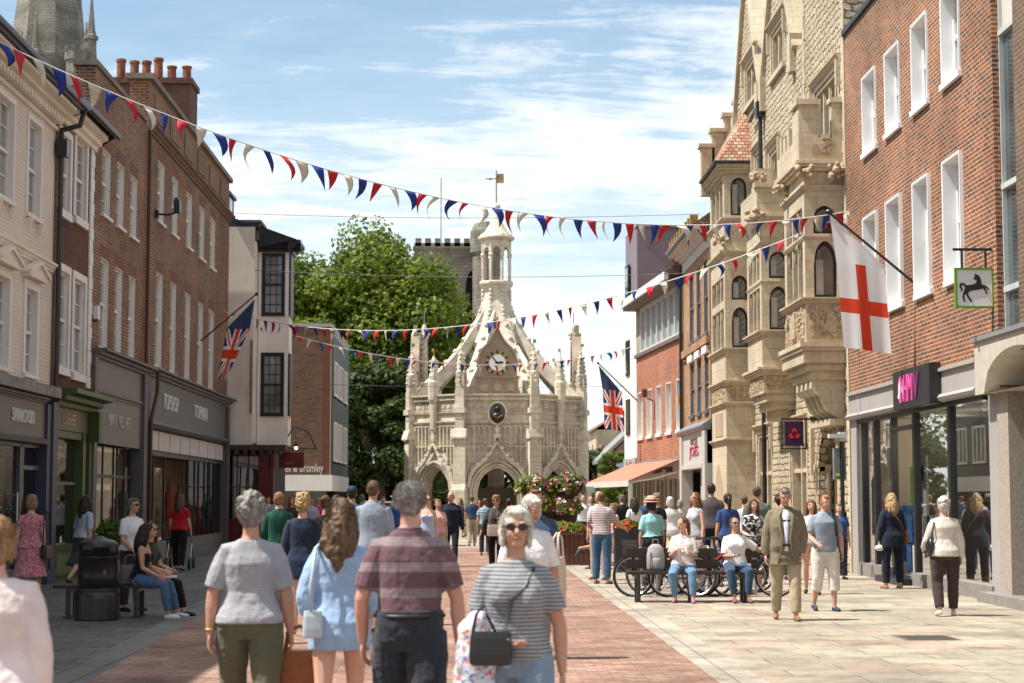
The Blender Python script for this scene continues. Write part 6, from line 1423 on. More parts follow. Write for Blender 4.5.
xs = XY(561, 46); mb = MB(); mb.tube([(xs, 0, 46), (xs, 2.05, 46)], .04); mb.tube([(xs-.8, 1.75, 46), (xs, 1.95, 46), (xs+.5, 1.8, 46)], .02); mb.build('pole', IRON, t)
for k, (px, py, r_) in enumerate(((534, 489, .44), (567, 487, .44), (546, 506, .36), (566, 509, .44))):
    x, z = PY(px, py, 46); mb = MB(); mb.lathe((x, 46, z), [(.10, -.48), (.26, -.32), (.32, -.08), (.3, 0)], 14); mb.build('basket', plain('dark basket liner', (.05, .03, .02), .8), t)
    flowers((x, 46, z), (r_, .4, .34), 330, 20+k, t, leafn=800, mats=[FLM[1], FLM[2], FLM[0], FLM[3]] if k % 2 == 0 else [FLM[2], FLM[4], FLM[0]])
t = thing('flower_trough', 'dark rectangular planter of orange marigolds behind the woman in the straw hat', 'planter', (XY(628, 40), 40, 0))
xa, xb = XY(615, 40), XY(640, 40); mb = MB(); mb.box(xa, xb, 0, .98, 40, 40.5); mb.build('box', plain('charcoal planter', (.03, .03, .032), .5), t)
flowers(((xa+xb)/2, 40.25, 1.0), ((xb-xa)*.5, .25, .14), 260, 8, t, leafn=260, mats=[plain('orange petals', (.7, .2, .02), .7), FLM[5]])
# shrub tub by the left shops
t = thing('shrub_tub', 'small clipped green shrub in a tub at the taupe shop window', 'plant', (XY(113, 38), 38, 0))
xs = XY(113, 38); mb = MB(); mb.lathe((xs, 38, 0), [(.2, 0), (.26, .45), (.28, .5)], 14); mb.build('tub', plain('grey tub', (.08, .08, .08), .7), t); flowers((xs, 38, .8), (.38, .38, .38), 5, 4, t, leafn=1400, leaf=.05)
# fingerpost sign far
t = thing('street_sign', 'small pale blue street sign plate left of the awning', 'sign', (XY(590, 72), 72, 0))
a = PY(583, 486.5, 72); b = PY(596, 492, 72); mb = MB(); mb.box(a[0], b[0], b[1], a[1], 72, 72.04); mb.build('plate', plain('pale blue plate', (.35, .42, .45), .5), t); mb = MB(); mb.tube([(b[0], 0, 72.1), (b[0], a[1]+.1, 72.1)], .04); mb.build('pole', STEEL, t)
# the parked white car far behind
def car(x, y, label, col):
    t = thing('parked_car', label, 'car', (x, y, 0))
    mb = MB(Fr((x, y), (1, 0), (0, -1)))
    low = [(-2.1, .3), (2.1, .3), (2.15, .6), (2.05, .85), (1.2, .95), (-1.9, 1.0), (-2.15, .8)]
    mb.prism(low, -.85, .85); mb.build('body', col, t)
    mb = MB(Fr((x, y), (1, 0), (0, -1))); mb.prism([(-1.8, .98), (1.15, .94), (.55, 1.40), (-1.2, 1.44)], -.76, .76); mb.build('window', GL, t)
    mb = MB(Fr((x, y), (1, 0), (0, -1))); mb.prism([(-1.3, 1.40), (.62, 1.36), (.45, 1.47), (-1.1, 1.5)], -.74, .74); mb.build('roof', col, t)
    for dx in (-1.3, 1.3):
        for s_ in (-.8, .8):
            mb = MB(); F_ = Fr((x+dx, y), (1, 0), (0, -1)); mb.fr = F_; mb.prism([(.32*math.cos(q), .32+.32*math.sin(q)) for q in np.arange(0, 6.28, .4)], s_-.1, s_+.1); w = mb.build('wheel', BP, t)
            mb = MB(F_); mb.prism([(.18*math.cos(q), .32+.18*math.sin(q)) for q in np.arange(0, 6.28, .4)], s_-.105, s_+.105); mb.build('rim', STEEL, w)
car(XY(388, 92), 92, 'white car parked far off under the green tree', plain('white car paint', (.62, .63, .64), .25, .6, var=.02))
car(XY(592, 100), 100, 'dark car parked far off between the cross and the awning', plain('dark car paint', (.04, .045, .06), .25, .6, var=.02))
# ------------------------------------------------------------------ bicycles
def bicycle(label, x, y, rz, col, lean=.0, seed=0, basket=False):
    t = thing('bicycle', label, 'bicycle', (x, y, 0), rz, 'bicycles parked behind the bench')
    t.rotation_euler = (lean, 0, rz)
    TY = plain('tyre rubber', (.015, .015, .015), .7, var=.1); FRm = col
    for wx in (-.52, .52):
        mb = MB(); r_ = .335; pts = [(wx+r_*math.cos(q), r_+.01+r_*math.sin(q), 0) for q in np.linspace(0, 2*math.pi, 37)]
        mb.tube(pts, .019, 6, caps=False); w = mb.build('wheel', TY, t, local=True, smooth=True)
        mb = MB(); r2 = .308; mb.tube([(wx+r2*math.cos(q), r_+.01+r2*math.sin(q), 0) for q in np.linspace(0, 2*math.pi, 37)], .011, 5, caps=False)
        for k in range(18): q = k*math.pi/9; mb.tube([(wx+.02*math.cos(q+1), r_+.01+.02*math.sin(q+1), .02*(-1)**k), (wx+r2*math.cos(q), r_+.01+r2*math.sin(q), 0)], .0022, 3)
        mb.tube([(wx, r_+.01, -.05), (wx, r_+.01, .05)], .022, 8); mb.build('rim', STEEL, w, local=True)
        if seed % 2 == 0: mb = MB(); mb.tube([(wx+.375*math.cos(q), r_+.01+.375*math.sin(q), 0) for q in np.linspace(.3, 2.7, 14)], .02, 5); mb.build('mudguard', BLACK, t, local=True)
    mb = MB(); bbx = (-.08, .29, 0); hd = (.36, .82, 0); hd2 = (.39, .70, 0); st_ = (-.2, .80, 0)
    for a, b in (((-.52, .345, 0), bbx), ((-.52, .345, 0), (-.18, .74, 0)), (bbx, st_), (bbx, hd2), ((-.18, .74, 0), hd if seed % 3 else (-.12, .5, 0)), (hd, hd2), (hd2, (.52, .345, 0))): mb.tube([a, b], .017, 6)
    mb.build('frame', FRm, t, local=True)
    mb = MB(); mb.tube([st_, (-.23, .93, 0)], .013, 6); mb.profile([(-.07, .93), (.07, .93), (.05, .98), (-.05, .98)], -.36, -.2); mb.profile([(-.03, .935), (.03, .935), (.02, .975), (-.02, .975)], -.2, -.08); mb.build('saddle', BLACK, t, local=True)
    mb = MB(); mb.tube([hd, (.33, .97, 0)], .014, 6); mb.tube([(.27, .98, -.3), (.37, .98, -.15), (.37, .98, .15), (.27, .98, .3)], .013, 6); mb.build('handlebar', BLACK, t, local=True)
    mb = MB(); mb.tube([(-.08, .29, -.06), (-.08, .29, .06)], .03, 8); mb.tube([(-.08, .29, .07), (.02, .15, .08)], .01, 5); mb.tube([(-.08, .29, -.07), (-.18, .43, -.08)], .01, 5); mb.box(-.0, .06, .13, .15, .06, .16); mb.tube([(-.08+.09*math.cos(q), .29+.09*math.sin(q), .05) for q in np.linspace(0, 6.28, 17)], .006, 4); mb.build('crank', STEEL, t, local=True)
    mb = MB(); mb.tube([(-.08, .37, .05), (-.52, .375, .05)], .005, 4); mb.tube([(-.08, .21, .05), (-.52, .32, .05)], .005, 4); mb.build('chain', IRON, t, local=True)
    if basket:
        mb = MB()
        for k in range(7): z = .72+k*.035; mb.tube([(.45, z, -.16), (.72, z, -.16), (.72, z, .16), (.45, z, .16), (.45, z, -.16)], .006, 4)
        for k in range(6): y_ = -.16+k*.064; mb.tube([(.72, .72, y_), (.72, .93, y_)], .005, 4)
        mb.build('basket', IRON, t, local=True)
    return t
BKR = plain('red bike paint', (.45, .02, .03), .3, .5); BKB = plain('black bike paint', (.02, .02, .022), .3, .5); BKP = plain('dark pink bike paint', (.35, .05, .14), .3, .5); BKS = plain('silver bike paint', (.4, .4, .42), .3, .5, .6)
def bk(px, Y, *a, **k): return XY(px, Y), Y
for lab, px, Y, rz, col, sd, bsk, ln in (
    ('bicycle with a front basket at the left end, nearest the mauve striped man', 664, 30.1, R(171), BKB, 1, True, .06),
    ('black bicycle second from the left, mostly hidden by the bench backrest and rucksack', 672, 30.6, R(150), BKB, 2, False, -.05),
    ('red framed bicycle seen under the bench between the two seated women', 698, 30.2, R(4), BKR, 3, False, .05),
    ('dark pink bicycle behind the woman holding a cup', 716, 30.9, R(-14), BKP, 4, False, -.06),
    ('silver bicycle behind the second seated woman, right of centre in the cluster', 730, 31.3, R(20), BKS, 5, True, .05),
    ('black bicycle at the right end of the cluster with its wheel beside the suited man', 744, 30.2, R(-10), BKB, 6, False, .07)):
    bicycle(lab, XY(px, Y), Y, rz, col, ln, sd, bsk)
for k, px in enumerate((655, 706, 752)):
    x = XY(px, 30.8); mb = MB(); mb.tube([(x, 0, 30.5), (x, .75, 30.5), (x, .82, 30.6), (x, .82, 31.1), (x, .75, 31.2), (x, 0, 31.2)], .025, 8)
    tag(mb.build('cycle_stand', STEEL), ['steel hoop cycle stand at the left of the bicycle cluster', 'steel hoop cycle stand in the middle of the bicycle cluster', 'steel hoop cycle stand at the right of the bicycle cluster'][k], 'cycle stand', 'cycle stands')
# small things on the bench
def rucksack(x, y, z, s=1.0):
    t = thing('rucksack', 'pale grey rucksack standing on the left end of the right hand bench', 'rucksack', (x, y, z))
    mb = MB(); mb.lathe((x, y, z), [(.13, 0), (.145, .05), (.145, .25), (.12, .37), (.07, .42), (.02, .43)], 16, None, 1, .75); mb.build('body', plain('grey canvas', (.33, .32, .32), .8, var=.15, vs=12), t, smooth=True)
    mb = MB(); mb.tube([(x-.05, z+.42, y), (x-.04, z+.5, y), (x+.04, z+.5, y), (x+.05, z+.42, y)], .01, 6); mb.tube([(x-.09, z+.3, y-.09), (x-.1, z+.15, y-.13), (x-.09, z+.03, y-.1)], .012, 5); mb.build('strap', plain('grey strap', (.2, .2, .2), .8), t)
    mb = MB(); mb.lathe((x+.0, y-.06, z+.03), [(.09, 0), (.1, .03), (.1, .15), (.08, .18)], 12, None, 1, .7); mb.build('pocket', MATS['grey canvas'], t, smooth=True)
rucksack(XY(655.5, BY), BY+.05, .487)
x = XY(748, BY-.05); t = thing('paper_cup', 'small white paper cup standing on the right end of the bench', 'cup', (x, BY-.05, .487)); mb = MB(); mb.lathe((x, BY-.05, .487), [(.028, 0), (.04, .10)], 14); mb.build('cup', WHITE, t); mb = MB(); mb.lathe((x, BY-.05, .587), [(.042, 0), (.042, .012), (.03, .016)], 14); mb.build('lid', WHITE, t)
def tote(name, label, cat, x, y, z, w, h, d, mat, strap, rz=0, top=.12, smat=None):
    t = thing(name, label, cat, (x, y, z), rz)
    mb = MB(Fr((0, 0), (1, 0), (0, 1))); n = 8
    # soft box: tapered with rounded corners
    import itertools
    prof = [(.86, .80, 0), (1.0, .98, .06), (1.02, 1.0, .35), (.97, .9, .8), (.9, .72, 1.0)]
    rings = []
    for sx, sy, q in prof:
        pts = []
        for k in range(16):
            a = 2*math.pi*k/16; c, s_ = math.cos(a), math.sin(a); pw = .45
            pts.append(mb.W((math.copysign(abs(c)**pw, c)*w/2*sx, math.copysign(abs(s_)**pw, s_)*d/2*sy, q*h)))
        rings.append(pts)
    for a, b in zip(rings, rings[1:]):
        for k in range(16): mb.face((a[k], a[(k+1) % 16], b[(k+1) % 16], b[k]))
    mb.face(rings[0][::-1]); mb.face(rings[-1]); mb.build('body', mat, t, local=True, smooth=False)
    mb = MB()
    if strap:
        for s_ in (-1, 1): mb.tube([(-w*.28, h*.9, s_*d*.3), (-w*.22, h+top*.8, s_*d*.2), (0, h+top, s_*d*.1), (w*.22, h+top*.8, s_*d*.2), (w*.28, h*.9, s_*d*.3)], .013 if w > .3 else .009, 6)
        mb.build('handle', smat or mat, t, local=True, smooth=True)
    return t
tote('handbag', 'taupe grey handbag standing on the backless bench behind the seated women', 'handbag', XY(131.5, 25.1), 25.12, .456, .30, .27, .16, plain('taupe leather', (.17, .135, .12), .45, var=.08), True, top=.14)
tote('handbag', 'pale grey bag between the litter bin and the taupe handbag', 'handbag', XY(116.5, 25.3), 25.3, .456, .2, .24, .15, plain('pale grey leather', (.28, .28, .29), .5, var=.08), True, top=.1)
# pushchair
x, y = XY(181, 42.2), 42.2
t = thing('pushchair', 'dark pushchair pushed by the woman in the red top', 'pushchair', (x, y, 0))
mb = MB(); mb.profile([(-.25, .3), (.25, .35), (.3, .75), (.15, .95), (-.2, .9), (-.3, .6)], x-.24, x+.24); mb.build('seat', plain('navy pram fabric', (.02, .025, .035), .8), t)
for dx in (-.27, .27):
    for dy in (-.3, .35):
        F_ = wallY(x+dx, 1); mb = MB(F_); mb.prism([(y+dy+.14*math.cos(q), .14+.14*math.sin(q)) for q in np.arange(0, 6.28, .5)], -.025, .025); mb.build('wheel', BP, t)
    mb = MB(); mb.tube([(x+dx, .14, y+.35), (x+dx, .6, y), (x+dx, 1.02, y-.55)], .014); mb.tube([(x+dx, .14, y-.3), (x+dx, .6, y)], .014); mb.build('frame', STEEL, t)
mb = MB(); mb.tube([(x-.27, 1.02, y-.55), (x+.27, 1.02, y-.55)], .018); mb.build('handle', BLACK, t)
# ------------------------------------------------------------------ people
def remesh(name, mb, vox, mats, parent, smooth_it=4, disp=0, dscale=.12, sf=.5, seed=0):
    me = bpy.data.meshes.new('tmp'); me.from_pydata(mb.v, [], mb.f); me.update()
    o = bpy.data.objects.new('tmp', me); COL.objects.link(o)
    m = o.modifiers.new('r', 'REMESH'); m.mode = 'VOXEL'; m.voxel_size = vox; m.adaptivity = 0; m.use_smooth_shade = True
    if smooth_it: s = o.modifiers.new('s', 'SMOOTH'); s.factor = sf; s.iterations = smooth_it
    if disp:
        tx = bpy.data.textures.new('folds', 'CLOUDS'); tx.noise_scale = dscale; tx.noise_depth = 2
        d = o.modifiers.new('d', 'DISPLACE'); d.texture = tx; d.strength = disp; d.mid_level = .5; d.texture_coords = 'LOCAL'
        if vox < .0075 and disp > .015:
            t2_ = bpy.data.textures.new('creases', 'CLOUDS'); t2_.noise_scale = dscale*.32; t2_.noise_depth = 1; t2_.cloud_type = 'GRAYSCALE'; t2_.noise_type = 'HARD_NOISE'
            d2 = o.modifiers.new('c', 'DISPLACE'); d2.texture = t2_; d2.strength = .0035; d2.mid_level = .5; d2.texture_coords = 'LOCAL'
    dg = bpy.context.evaluated_depsgraph_get(); dg.update()
    res = bpy.data.meshes.new_from_object(o.evaluated_get(dg), depsgraph=dg)
    bpy.data.objects.remove(o); bpy.data.meshes.remove(me); res.name = name
    res.materials.clear()
    return linkmesh(name, res, mats, parent, smooth=True)
def V3(*a): return Vector(a)
def ell(mb, c, r, n=10, rot=None):
    """closed ellipsoid"""
    rings = []
    for k in range(n+1):
        th = math.pi*k/n; rr = max(.02, math.sin(th)); ring = []
        for j in range(n+2):
            a = 2*math.pi*j/(n+2); p = Vector((r[0]*rr*math.cos(a), r[1]*rr*math.sin(a), -r[2]*math.cos(th)))
            if rot is not None: p = rot @ p
            ring.append(mb.W(Vector(c)+p))
        rings.append(ring)
    for A, B in zip(rings, rings[1:]):
        for j in range(n+2): mb.face((A[j], A[(j+1) % (n+2)], B[(j+1) % (n+2)], B[j]))
    mb.face(rings[0][::-1]); mb.face(rings[-1])
def limb(mb, pts, rs, n=10, flat=None):
    """closed tapered tube with rounded ends; flat: list of (rx, ry) with x kept sideways"""
    pts = [Vector(p) for p in pts]
    d0 = (pts[0]-pts[1]).normalized(); d1 = (pts[-1]-pts[-2]).normalized()
    P = [pts[0]+d0*rs[0]*.75, pts[0]+d0*rs[0]*.4]+pts+[pts[-1]+d1*rs[-1]*.4, pts[-1]+d1*rs[-1]*.75]
    Rr = [rs[0]*.45, rs[0]*.85]+list(rs)+[rs[-1]*.85, rs[-1]*.45]
    mb.tube([(p.x, p.z, p.y) for p in P], Rr, n)
def torso(mb, rings, n=18):
    """rings: (centre, rx, ry, side vector, front vector)"""
    R_ = []
    for c, rx, ry, sx, fy in rings:
        R_.append([mb.W(c+sx*(rx*math.copysign(abs(math.cos(a))**.85, math.cos(a)))+fy*(ry*math.copysign(abs(math.sin(a))**.85, math.sin(a)))) for a in [2*math.pi*k/n for k in range(n)]])
    for A, B in zip(R_, R_[1:]):
        for k in range(n): mb.face((A[k], A[(k+1) % n], B[(k+1) % n], B[k]))
    mb.face(R_[0][::-1]); mb.face(R_[-1])
SK = {'fair': skinmat('fair skin', (.60, .38, .29)), 'tan': skinmat('tanned skin', (.47, .28, .195)), 'pink': skinmat('ruddy skin', (.56, .32, .25))}
PERSONS = 0
EYEW = plain('eye white', (.6, .58, .55), .3); EYED = plain('dark iris', (.03, .02, .015), .2); LIP = plain('lips', (.38, .12, .10), .5); LENS = plain('dark lens', (.018, .009, .006), .28, .35)
def person(label, x, y, h=1.7, face=0, skin='fair', sex='f', w=1.0, up='tee', upm=None, low='trousers', lowm=None, hair='short', hairm=None, shoes=None,
           legs=None, arms=None, lean=0, head=(0, 0), glasses=None, hat=None, sit=None, vox=None, hemlen=0, group=None, belt=None, twist=0, z=0, openf=None, skirtlen=.5, cat='person', bust=None, sleeve=None, collar=None):
    """face: heading in degrees, 0 looks away from the camera (+Y), 180 at the camera; arms: ((upper dir),(fore dir)) left,right in body axes x right, y forward, z up"""
    global PERSONS; PERSONS += 1; sd = PERSONS
    k = h/1.75
    t = thing('person', label, cat, (x, y, z), R(face), group)
    vox = vox or min(.013, max(.0062, y*.00042))
    far = y > 34
    # skeleton
    legs = legs or (((.02, .06, -1), (0, -.06, -1)), ((.02, -.08, -1), (0, -.16, -1)))      # (left thigh, shin), (right thigh, shin)
    arms = arms or (((.20, .02, -1), (.06, .16, -1)), ((.20, -.02, -1), (.06, .14, -1)))
    TH, SH = .43*k, .42*k; hipw = (.10 if sex == 'f' else .095)*k*(.6+.4*w)
    def leg(i, pel):
        s_ = (-1, 1)[i]; a, b = legs[i]; hj = pel+V3(s_*hipw, 0, -.04*k); a = V3(s_*a[0], a[1], a[2]).normalized(); b = V3(s_*b[0], b[1], b[2]).normalized()
        kn = hj+a*TH; an = kn+b*SH; return hj, kn, an
    test = [leg(i, V3(0, 0, 0))[2].z for i in (0, 1)]
    pel = V3(0, 0, -min(test)+.075*k)
    if sit is not None: pel = V3(0, 0, sit+.10*k)
    L_ = [leg(i, pel) for i in (0, 1)]
    up_ = (Matrix.Rotation(R(twist), 3, 'Z') @ Matrix.Rotation(-R(lean), 3, 'X'))
    def U(v): return pel+up_ @ (Vector(v)*k)       # upper body point, k-scaled
    sx, fy = up_ @ V3(1, 0, 0), up_ @ V3(0, 1, 0)
    shw = (.145 if sex == 'f' else .168)*(.75+.25*w)
    if sex == 'f': prof = [(-.12, .10, .085, 0), (-.06, .165, .115, -.01), (.02, .168, .118, -.01), (.10, .145, .105, 0), (.18, .128, .095, .005), (.28, .142, .105, .01), (.36, .147, .112, .012), (.41, .138, .10, .0), (.455, .118, .08, -.006), (.49, .088, .064, -.012), (.515, .062, .055, -.012), (.545, .05, .05, -.005)]
    else: prof = [(-.12, .10, .085, 0), (-.06, .152, .11, 0), (.02, .155, .112, 0), (.10, .150, .108, .005), (.18, .152, .108, .01), (.28, .163, .114, .01), (.38, .168, .118, .01), (.435, .152, .102, .0), (.475, .128, .082, -.008), (.51, .093, .068, -.012), (.535, .068, .06, -.012), (.555, .058, .057, -.005)]
    ww = lambda z: w if z < .4 else 1+(w-1)*.4
    if w > 1.08: prof = [(z, rx, ry*(1.12 if .0 < z < .3 else 1), oy+(.02 if .0 < z < .3 else 0)) for z, rx, ry, oy in prof]
    def rings(add, z0=-9, z1=9, flare=0):
        out = []
        for z, rx, ry, oy in prof:
            if z < z0 or z > z1: continue
            f = flare*max(0, .12-z)
            out.append((U((0, oy, z)), (rx*ww(z)*1+add/k+f)*k, (ry*ww(z)+add/k+f)*k, sx, fy))
        return out
    sh = [U((s_*shw, -.01, .432)) for s_ in (-1, 1)]
    UA, FA = .285*k, .25*k
    A_ = []
    for i, s_ in enumerate((-1, 1)):
        a, b = arms[i]; a = (up_ @ V3(s_*a[0], a[1], a[2])).normalized(); b = (up_ @ V3(s_*b[0], b[1], b[2])).normalized()
        el = sh[i]+a*UA; wr = el+b*FA; A_.append((sh[i], el, wr, b))
    nk = U((0, -.005, .55)); yaw, pitch = head
    hr = up_ @ Matrix.Rotation(R(yaw), 3, 'Z') @ Matrix.Rotation(R(pitch)+R(lean)*.6, 3, 'X')
    hc = nk+up_ @ V3(0, .01, .0)*k+hr @ (V3(0, .012, .135)*k)
    def Hd(v): return hc+hr @ (Vector(v)*k)
    # ---- body, one surface
    mb = MB(); torso(mb, rings(0)); 
    limb(mb, [U((0, -.012, .47)), U((0, -.008, .58)), Hd((0, -.01, -.06))], [.058*k, .053*k, .052*k])
    if sex == 'f' and bust != 0:
        for s_ in (-1, 1): ell(mb, U((s_*.068, .085, .315)), (.062*k, .055*k, .062*k), 8)
    am = 1+(w-1)*.7
    for i, s_ in enumerate((-1, 1)):
        s0, el, wr, b = A_[i]
        limb(mb, [U((s_*.085, -.01, .448)), s0, s0.lerp(el, .35), s0.lerp(el, .7), el, el.lerp(wr, .3), el.lerp(wr, .75), wr], [.036*k, .046*k*am, .047*k*am, .043*k*am, .039*k*am, .041*k*am, .031*k*am, .026*k])
        # hand: palm, four fingers, thumb
        side = (sx*(-s_)).normalized(); fw = (fy-b*fy.dot(b)).normalized() if abs(b.dot(fy)) < .9 else (up_ @ V3(0, 0, 1)-b*b.dot(up_ @ V3(0, 0, 1))).normalized()
        thin = b.cross(fw).normalized(); 
        if thin.dot(side) < 0: thin = -thin       # palm looks inwards
        rot = Matrix((thin, fw, b)).transposed()
        ell(mb, wr+b*.047*k, (.017*k, .041*k, .055*k), 8, rot)
        for q in range(4):
            o_ = wr+b*.078*k+fw*(.030-.020*q)*k; ln = (.068, .078, .073, .056)[q]*k; d1 = (b*.93+thin*.28+fw*(.12-.08*q)).normalized(); d2 = (b*.6+thin*.8).normalized()
            limb(mb, [o_, o_+d1*ln*.5, o_+d1*ln*.5+d2*ln*.5], [.0095*k, .0088*k, .0075*k], 7)
        o_ = wr+b*.03*k+fw*.033*k; limb(mb, [o_, o_+(b*.6+fw*.7+thin*.2).normalized()*.035*k, o_+(b*.75+fw*.62+thin*.3).normalized()*.065*k], [.013*k, .011*k, .009*k], 7)
    lm_ = .55+.45*w; fdir = []
    for i, s_ in enumerate((-1, 1)):
        hj, kn, an = L_[i]; c = (kn-an).normalized()
        cf = V3(0, 1, 0); sh_ = (kn-an).normalized()
        limb(mb, [hj, hj.lerp(kn, .3), hj.lerp(kn, .7), kn, kn.lerp(an, .18), kn.lerp(an, .35)+V3(0, -.012*k, 0), kn.lerp(an, .7), an], [.088*k*lm_, .083*k*lm_, .064*k*lm_, .053*k*lm_, .050*k, .055*k*lm_, .040*k, .033*k])
        # foot along the ground, tilted when the heel is lifted
        tilt = max(-.1, min(1.0, (an.z-.08*k)*6)); fd = V3(s_*.12, math.cos(tilt), -math.sin(tilt)).normalized(); fdir.append(fd)
        heel = an+V3(0, -.03*k, -.045*k); limb(mb, [heel, an+fd*.05*k+V3(0, 0, -.045*k), an+fd*.15*k+V3(0, 0, -.052*k)], [.030*k, .034*k, .026*k])
    # head: skull, jaw, nose, ears, brow, lips
    ell(mb, Hd((0, -.012, .022)), (.074*k, .092*k, .098*k), 14, hr); ell(mb, Hd((0, .022, -.035)), (.057*k, .062*k, .072*k), 12, hr)
    ell(mb, Hd((0, .055, -.083)), (.028*k, .027*k, .02*k), 8, hr)
    limb(mb, [Hd((0, .075, .018)), Hd((0, .093, -.012)), Hd((0, .098, -.022))], [.011*k, .014*k, .015*k], 8)
    for s_ in (-1, 1):
        ell(mb, Hd((s_*.074, -.008, -.008)), (.010*k, .017*k, .030*k), 8, hr); ell(mb, Hd((s_*.035, .058, -.03)), (.022*k, .018*k, .02*k), 7, hr)
        ell(mb, Hd((s_*.03, .072, .036)), (.026*k, .012*k, .008*k), 6, hr)
    body = remesh('body', mb, vox, SK[skin], t, 3, 0, sf=.35)
    # face parts
    if not (far and abs(face) < 60):
        for s_ in (-1, 1):
            e = MB(); ell(e, Hd((s_*.031, .075, .012)), (.013*k, .008*k, .0075*k), 8, hr); eo = e.build('eye', EYEW, t, local=True, smooth=True)
            e = MB(); ell(e, Hd((s_*.031, .081, .012)), (.006*k, .004*k, .0065*k), 6, hr); e.build('iris', EYED, eo, local=True)
        e = MB(); e.tube([(q.x, q.z, q.y) for q in [Hd((-.024, .078, -.052)), Hd((-.01, .090, -.049)), Hd((.01, .090, -.049)), Hd((.024, .078, -.052))]], [.003*k, .0065*k, .0065*k, .003*k], 6); e.build('mouth', LIP, t, local=True, smooth=True)
        hm_ = hairm or hairmat('brown hair', (.10, .055, .03))
        for s_ in (-1, 1):
            e = MB(); e.tube([(q.x, q.z, q.y) for q in [Hd((s_*.016, .087, .032)), Hd((s_*.032, .088, .038)), Hd((s_*.05, .072, .032))]], [.003*k, .004*k, .002*k], 5); e.build('eyebrow', hm_, t, local=True)
    # ---- clothes
    fold = .021 if y < 16 else (.013 if not far else .008)
    sl = {'tee': .62, 'sleeveless': 0, 'strap': 0, 'long': 2, 'jacket': 2, 'blouse': 1.35, 'short': .5}.get(up, .6) if sleeve is None else sleeve
    loose = {'jacket': .028, 'blouse': .028, 'tee': .019, 'long': .021, 'sleeveless': .016, 'strap': .014}.get(up, .02)
    if up:
        mb = MB(); rg = rings(loose, z0=-.13-hemlen if hemlen > 0 else -.13, z1=.535 if up not in ('strap',) else .40, flare=.12 if up in ('blouse',) else .05)
        if up == 'strap': pass
        bot = {'tee': -.02, 'blouse': -.14, 'jacket': -.20, 'long': -.04, 'sleeveless': -.03, 'strap': -.02}.get(up, -.02)-hemlen
        prof0 = prof
        if bot < -.05: prof = [p for p in prof if p[0] > -.11]; rg = rings(loose, z1=.535, flare=.12 if up == 'blouse' else .05)
        rg = [r_ for r_, (z_, *_) in zip(rg, [p for p in prof if (p[0] >= -.13-max(0, hemlen)) and p[0] <= (.535 if up != 'strap' else .40)]) if z_ > bot]
        zz = bot; f = (.012+.05*max(0, -zz))/1
        base_r = prof[1]; rg = [(U((0, base_r[3], zz)), (base_r[1]*w+loose/k+f*.6)*k, (base_r[2]*w+loose/k+f*.6)*k, sx, fy)]+rg
        prof = prof0
        torso(mb, rg, 20)
        if sex == 'f' and bust != 0 and up != 'x':
            for s_ in (-1, 1): ell(mb, U((s_*.068, .085, .315)), (.062*k+loose*.8, .055*k+loose*.8, .062*k+loose*.8), 8)
        for i, s_ in enumerate((-1, 1)):
            s0, el, wr, b = A_[i]; ex = loose*.85
            if sl > 0:
                pts = [U((s_*.075, -.01, .448)), s0, s0.lerp(el, .2)]; rs_ = [.044*k+ex, .050*k*am+ex*.9, .051*k*am+ex]
                if sl <= 1: e_ = s0.lerp(el, sl); pts += [s0.lerp(el, sl*.5), e_]; rs_ += [.052*k*am+ex, (.053-.010*sl)*k*am+ex*1.25]
                else:
                    pts += [s0.lerp(el, .5), el]; rs_ += [.048*k*am+ex, .042*k*am+ex]
                    q = min(1, sl-1)*.97; pts += [el.lerp(wr, q*.5), el.lerp(wr, q)]; rs_ += [.040*k*am+ex, (.041-.013*q)*k*am+ex*.9]
                P = [(p.x, p.z, p.y) for p in pts]; mb.tube(P, rs_, 12)
            elif up == 'strap': limb(mb, [U((s_*.085, .05, .38)), U((s_*.09, -.0, .49)), U((s_*.085, -.05, .38))], [.018*k]*3)
            else: ell(mb, s0+(U((0, 0, .45))-s0)*.22, (.055*k+.008, .06*k+.008, .06*k+.008), 8)
        remesh({'tee': 't_shirt', 'jacket': 'jacket', 'blouse': 'blouse', 'long': 'jumper', 'sleeveless': 'top', 'strap': 'top'}.get(up, 'shirt'), mb, vox, upm, t, 4, fold*(1.4 if up in ('jacket', 'blouse') and y > 10.5 else 1), .13, .5)
    if openf:     # shirt front seen in an open jacket
        mb = MB(); 
        torso(mb, [(U((0, .03, z_)), .03*k+q*k, yy*k, sx, fy) for z_, q, yy in ((-.04, .02, .17), (.08, .012, .186), (.16, .02, .188), (.28, .04, .178), (.42, .05, .140), (.5, .035, .09))], 14)
        remesh('shirt_front', mb, vox, openf, t, 2, .004)
    if collar: mb = MB(); mb.tube([(p.x, p.z, p.y) for p in [U((.062*math.cos(a), -.012+.06*math.sin(a), .54+.0*math.sin(a))) for a in np.linspace(math.pi*.62, math.pi*2.38, 13)]], .014*k, 6); mb.build('collar', collar, t, local=True, smooth=True)
    lw = lambda q: None
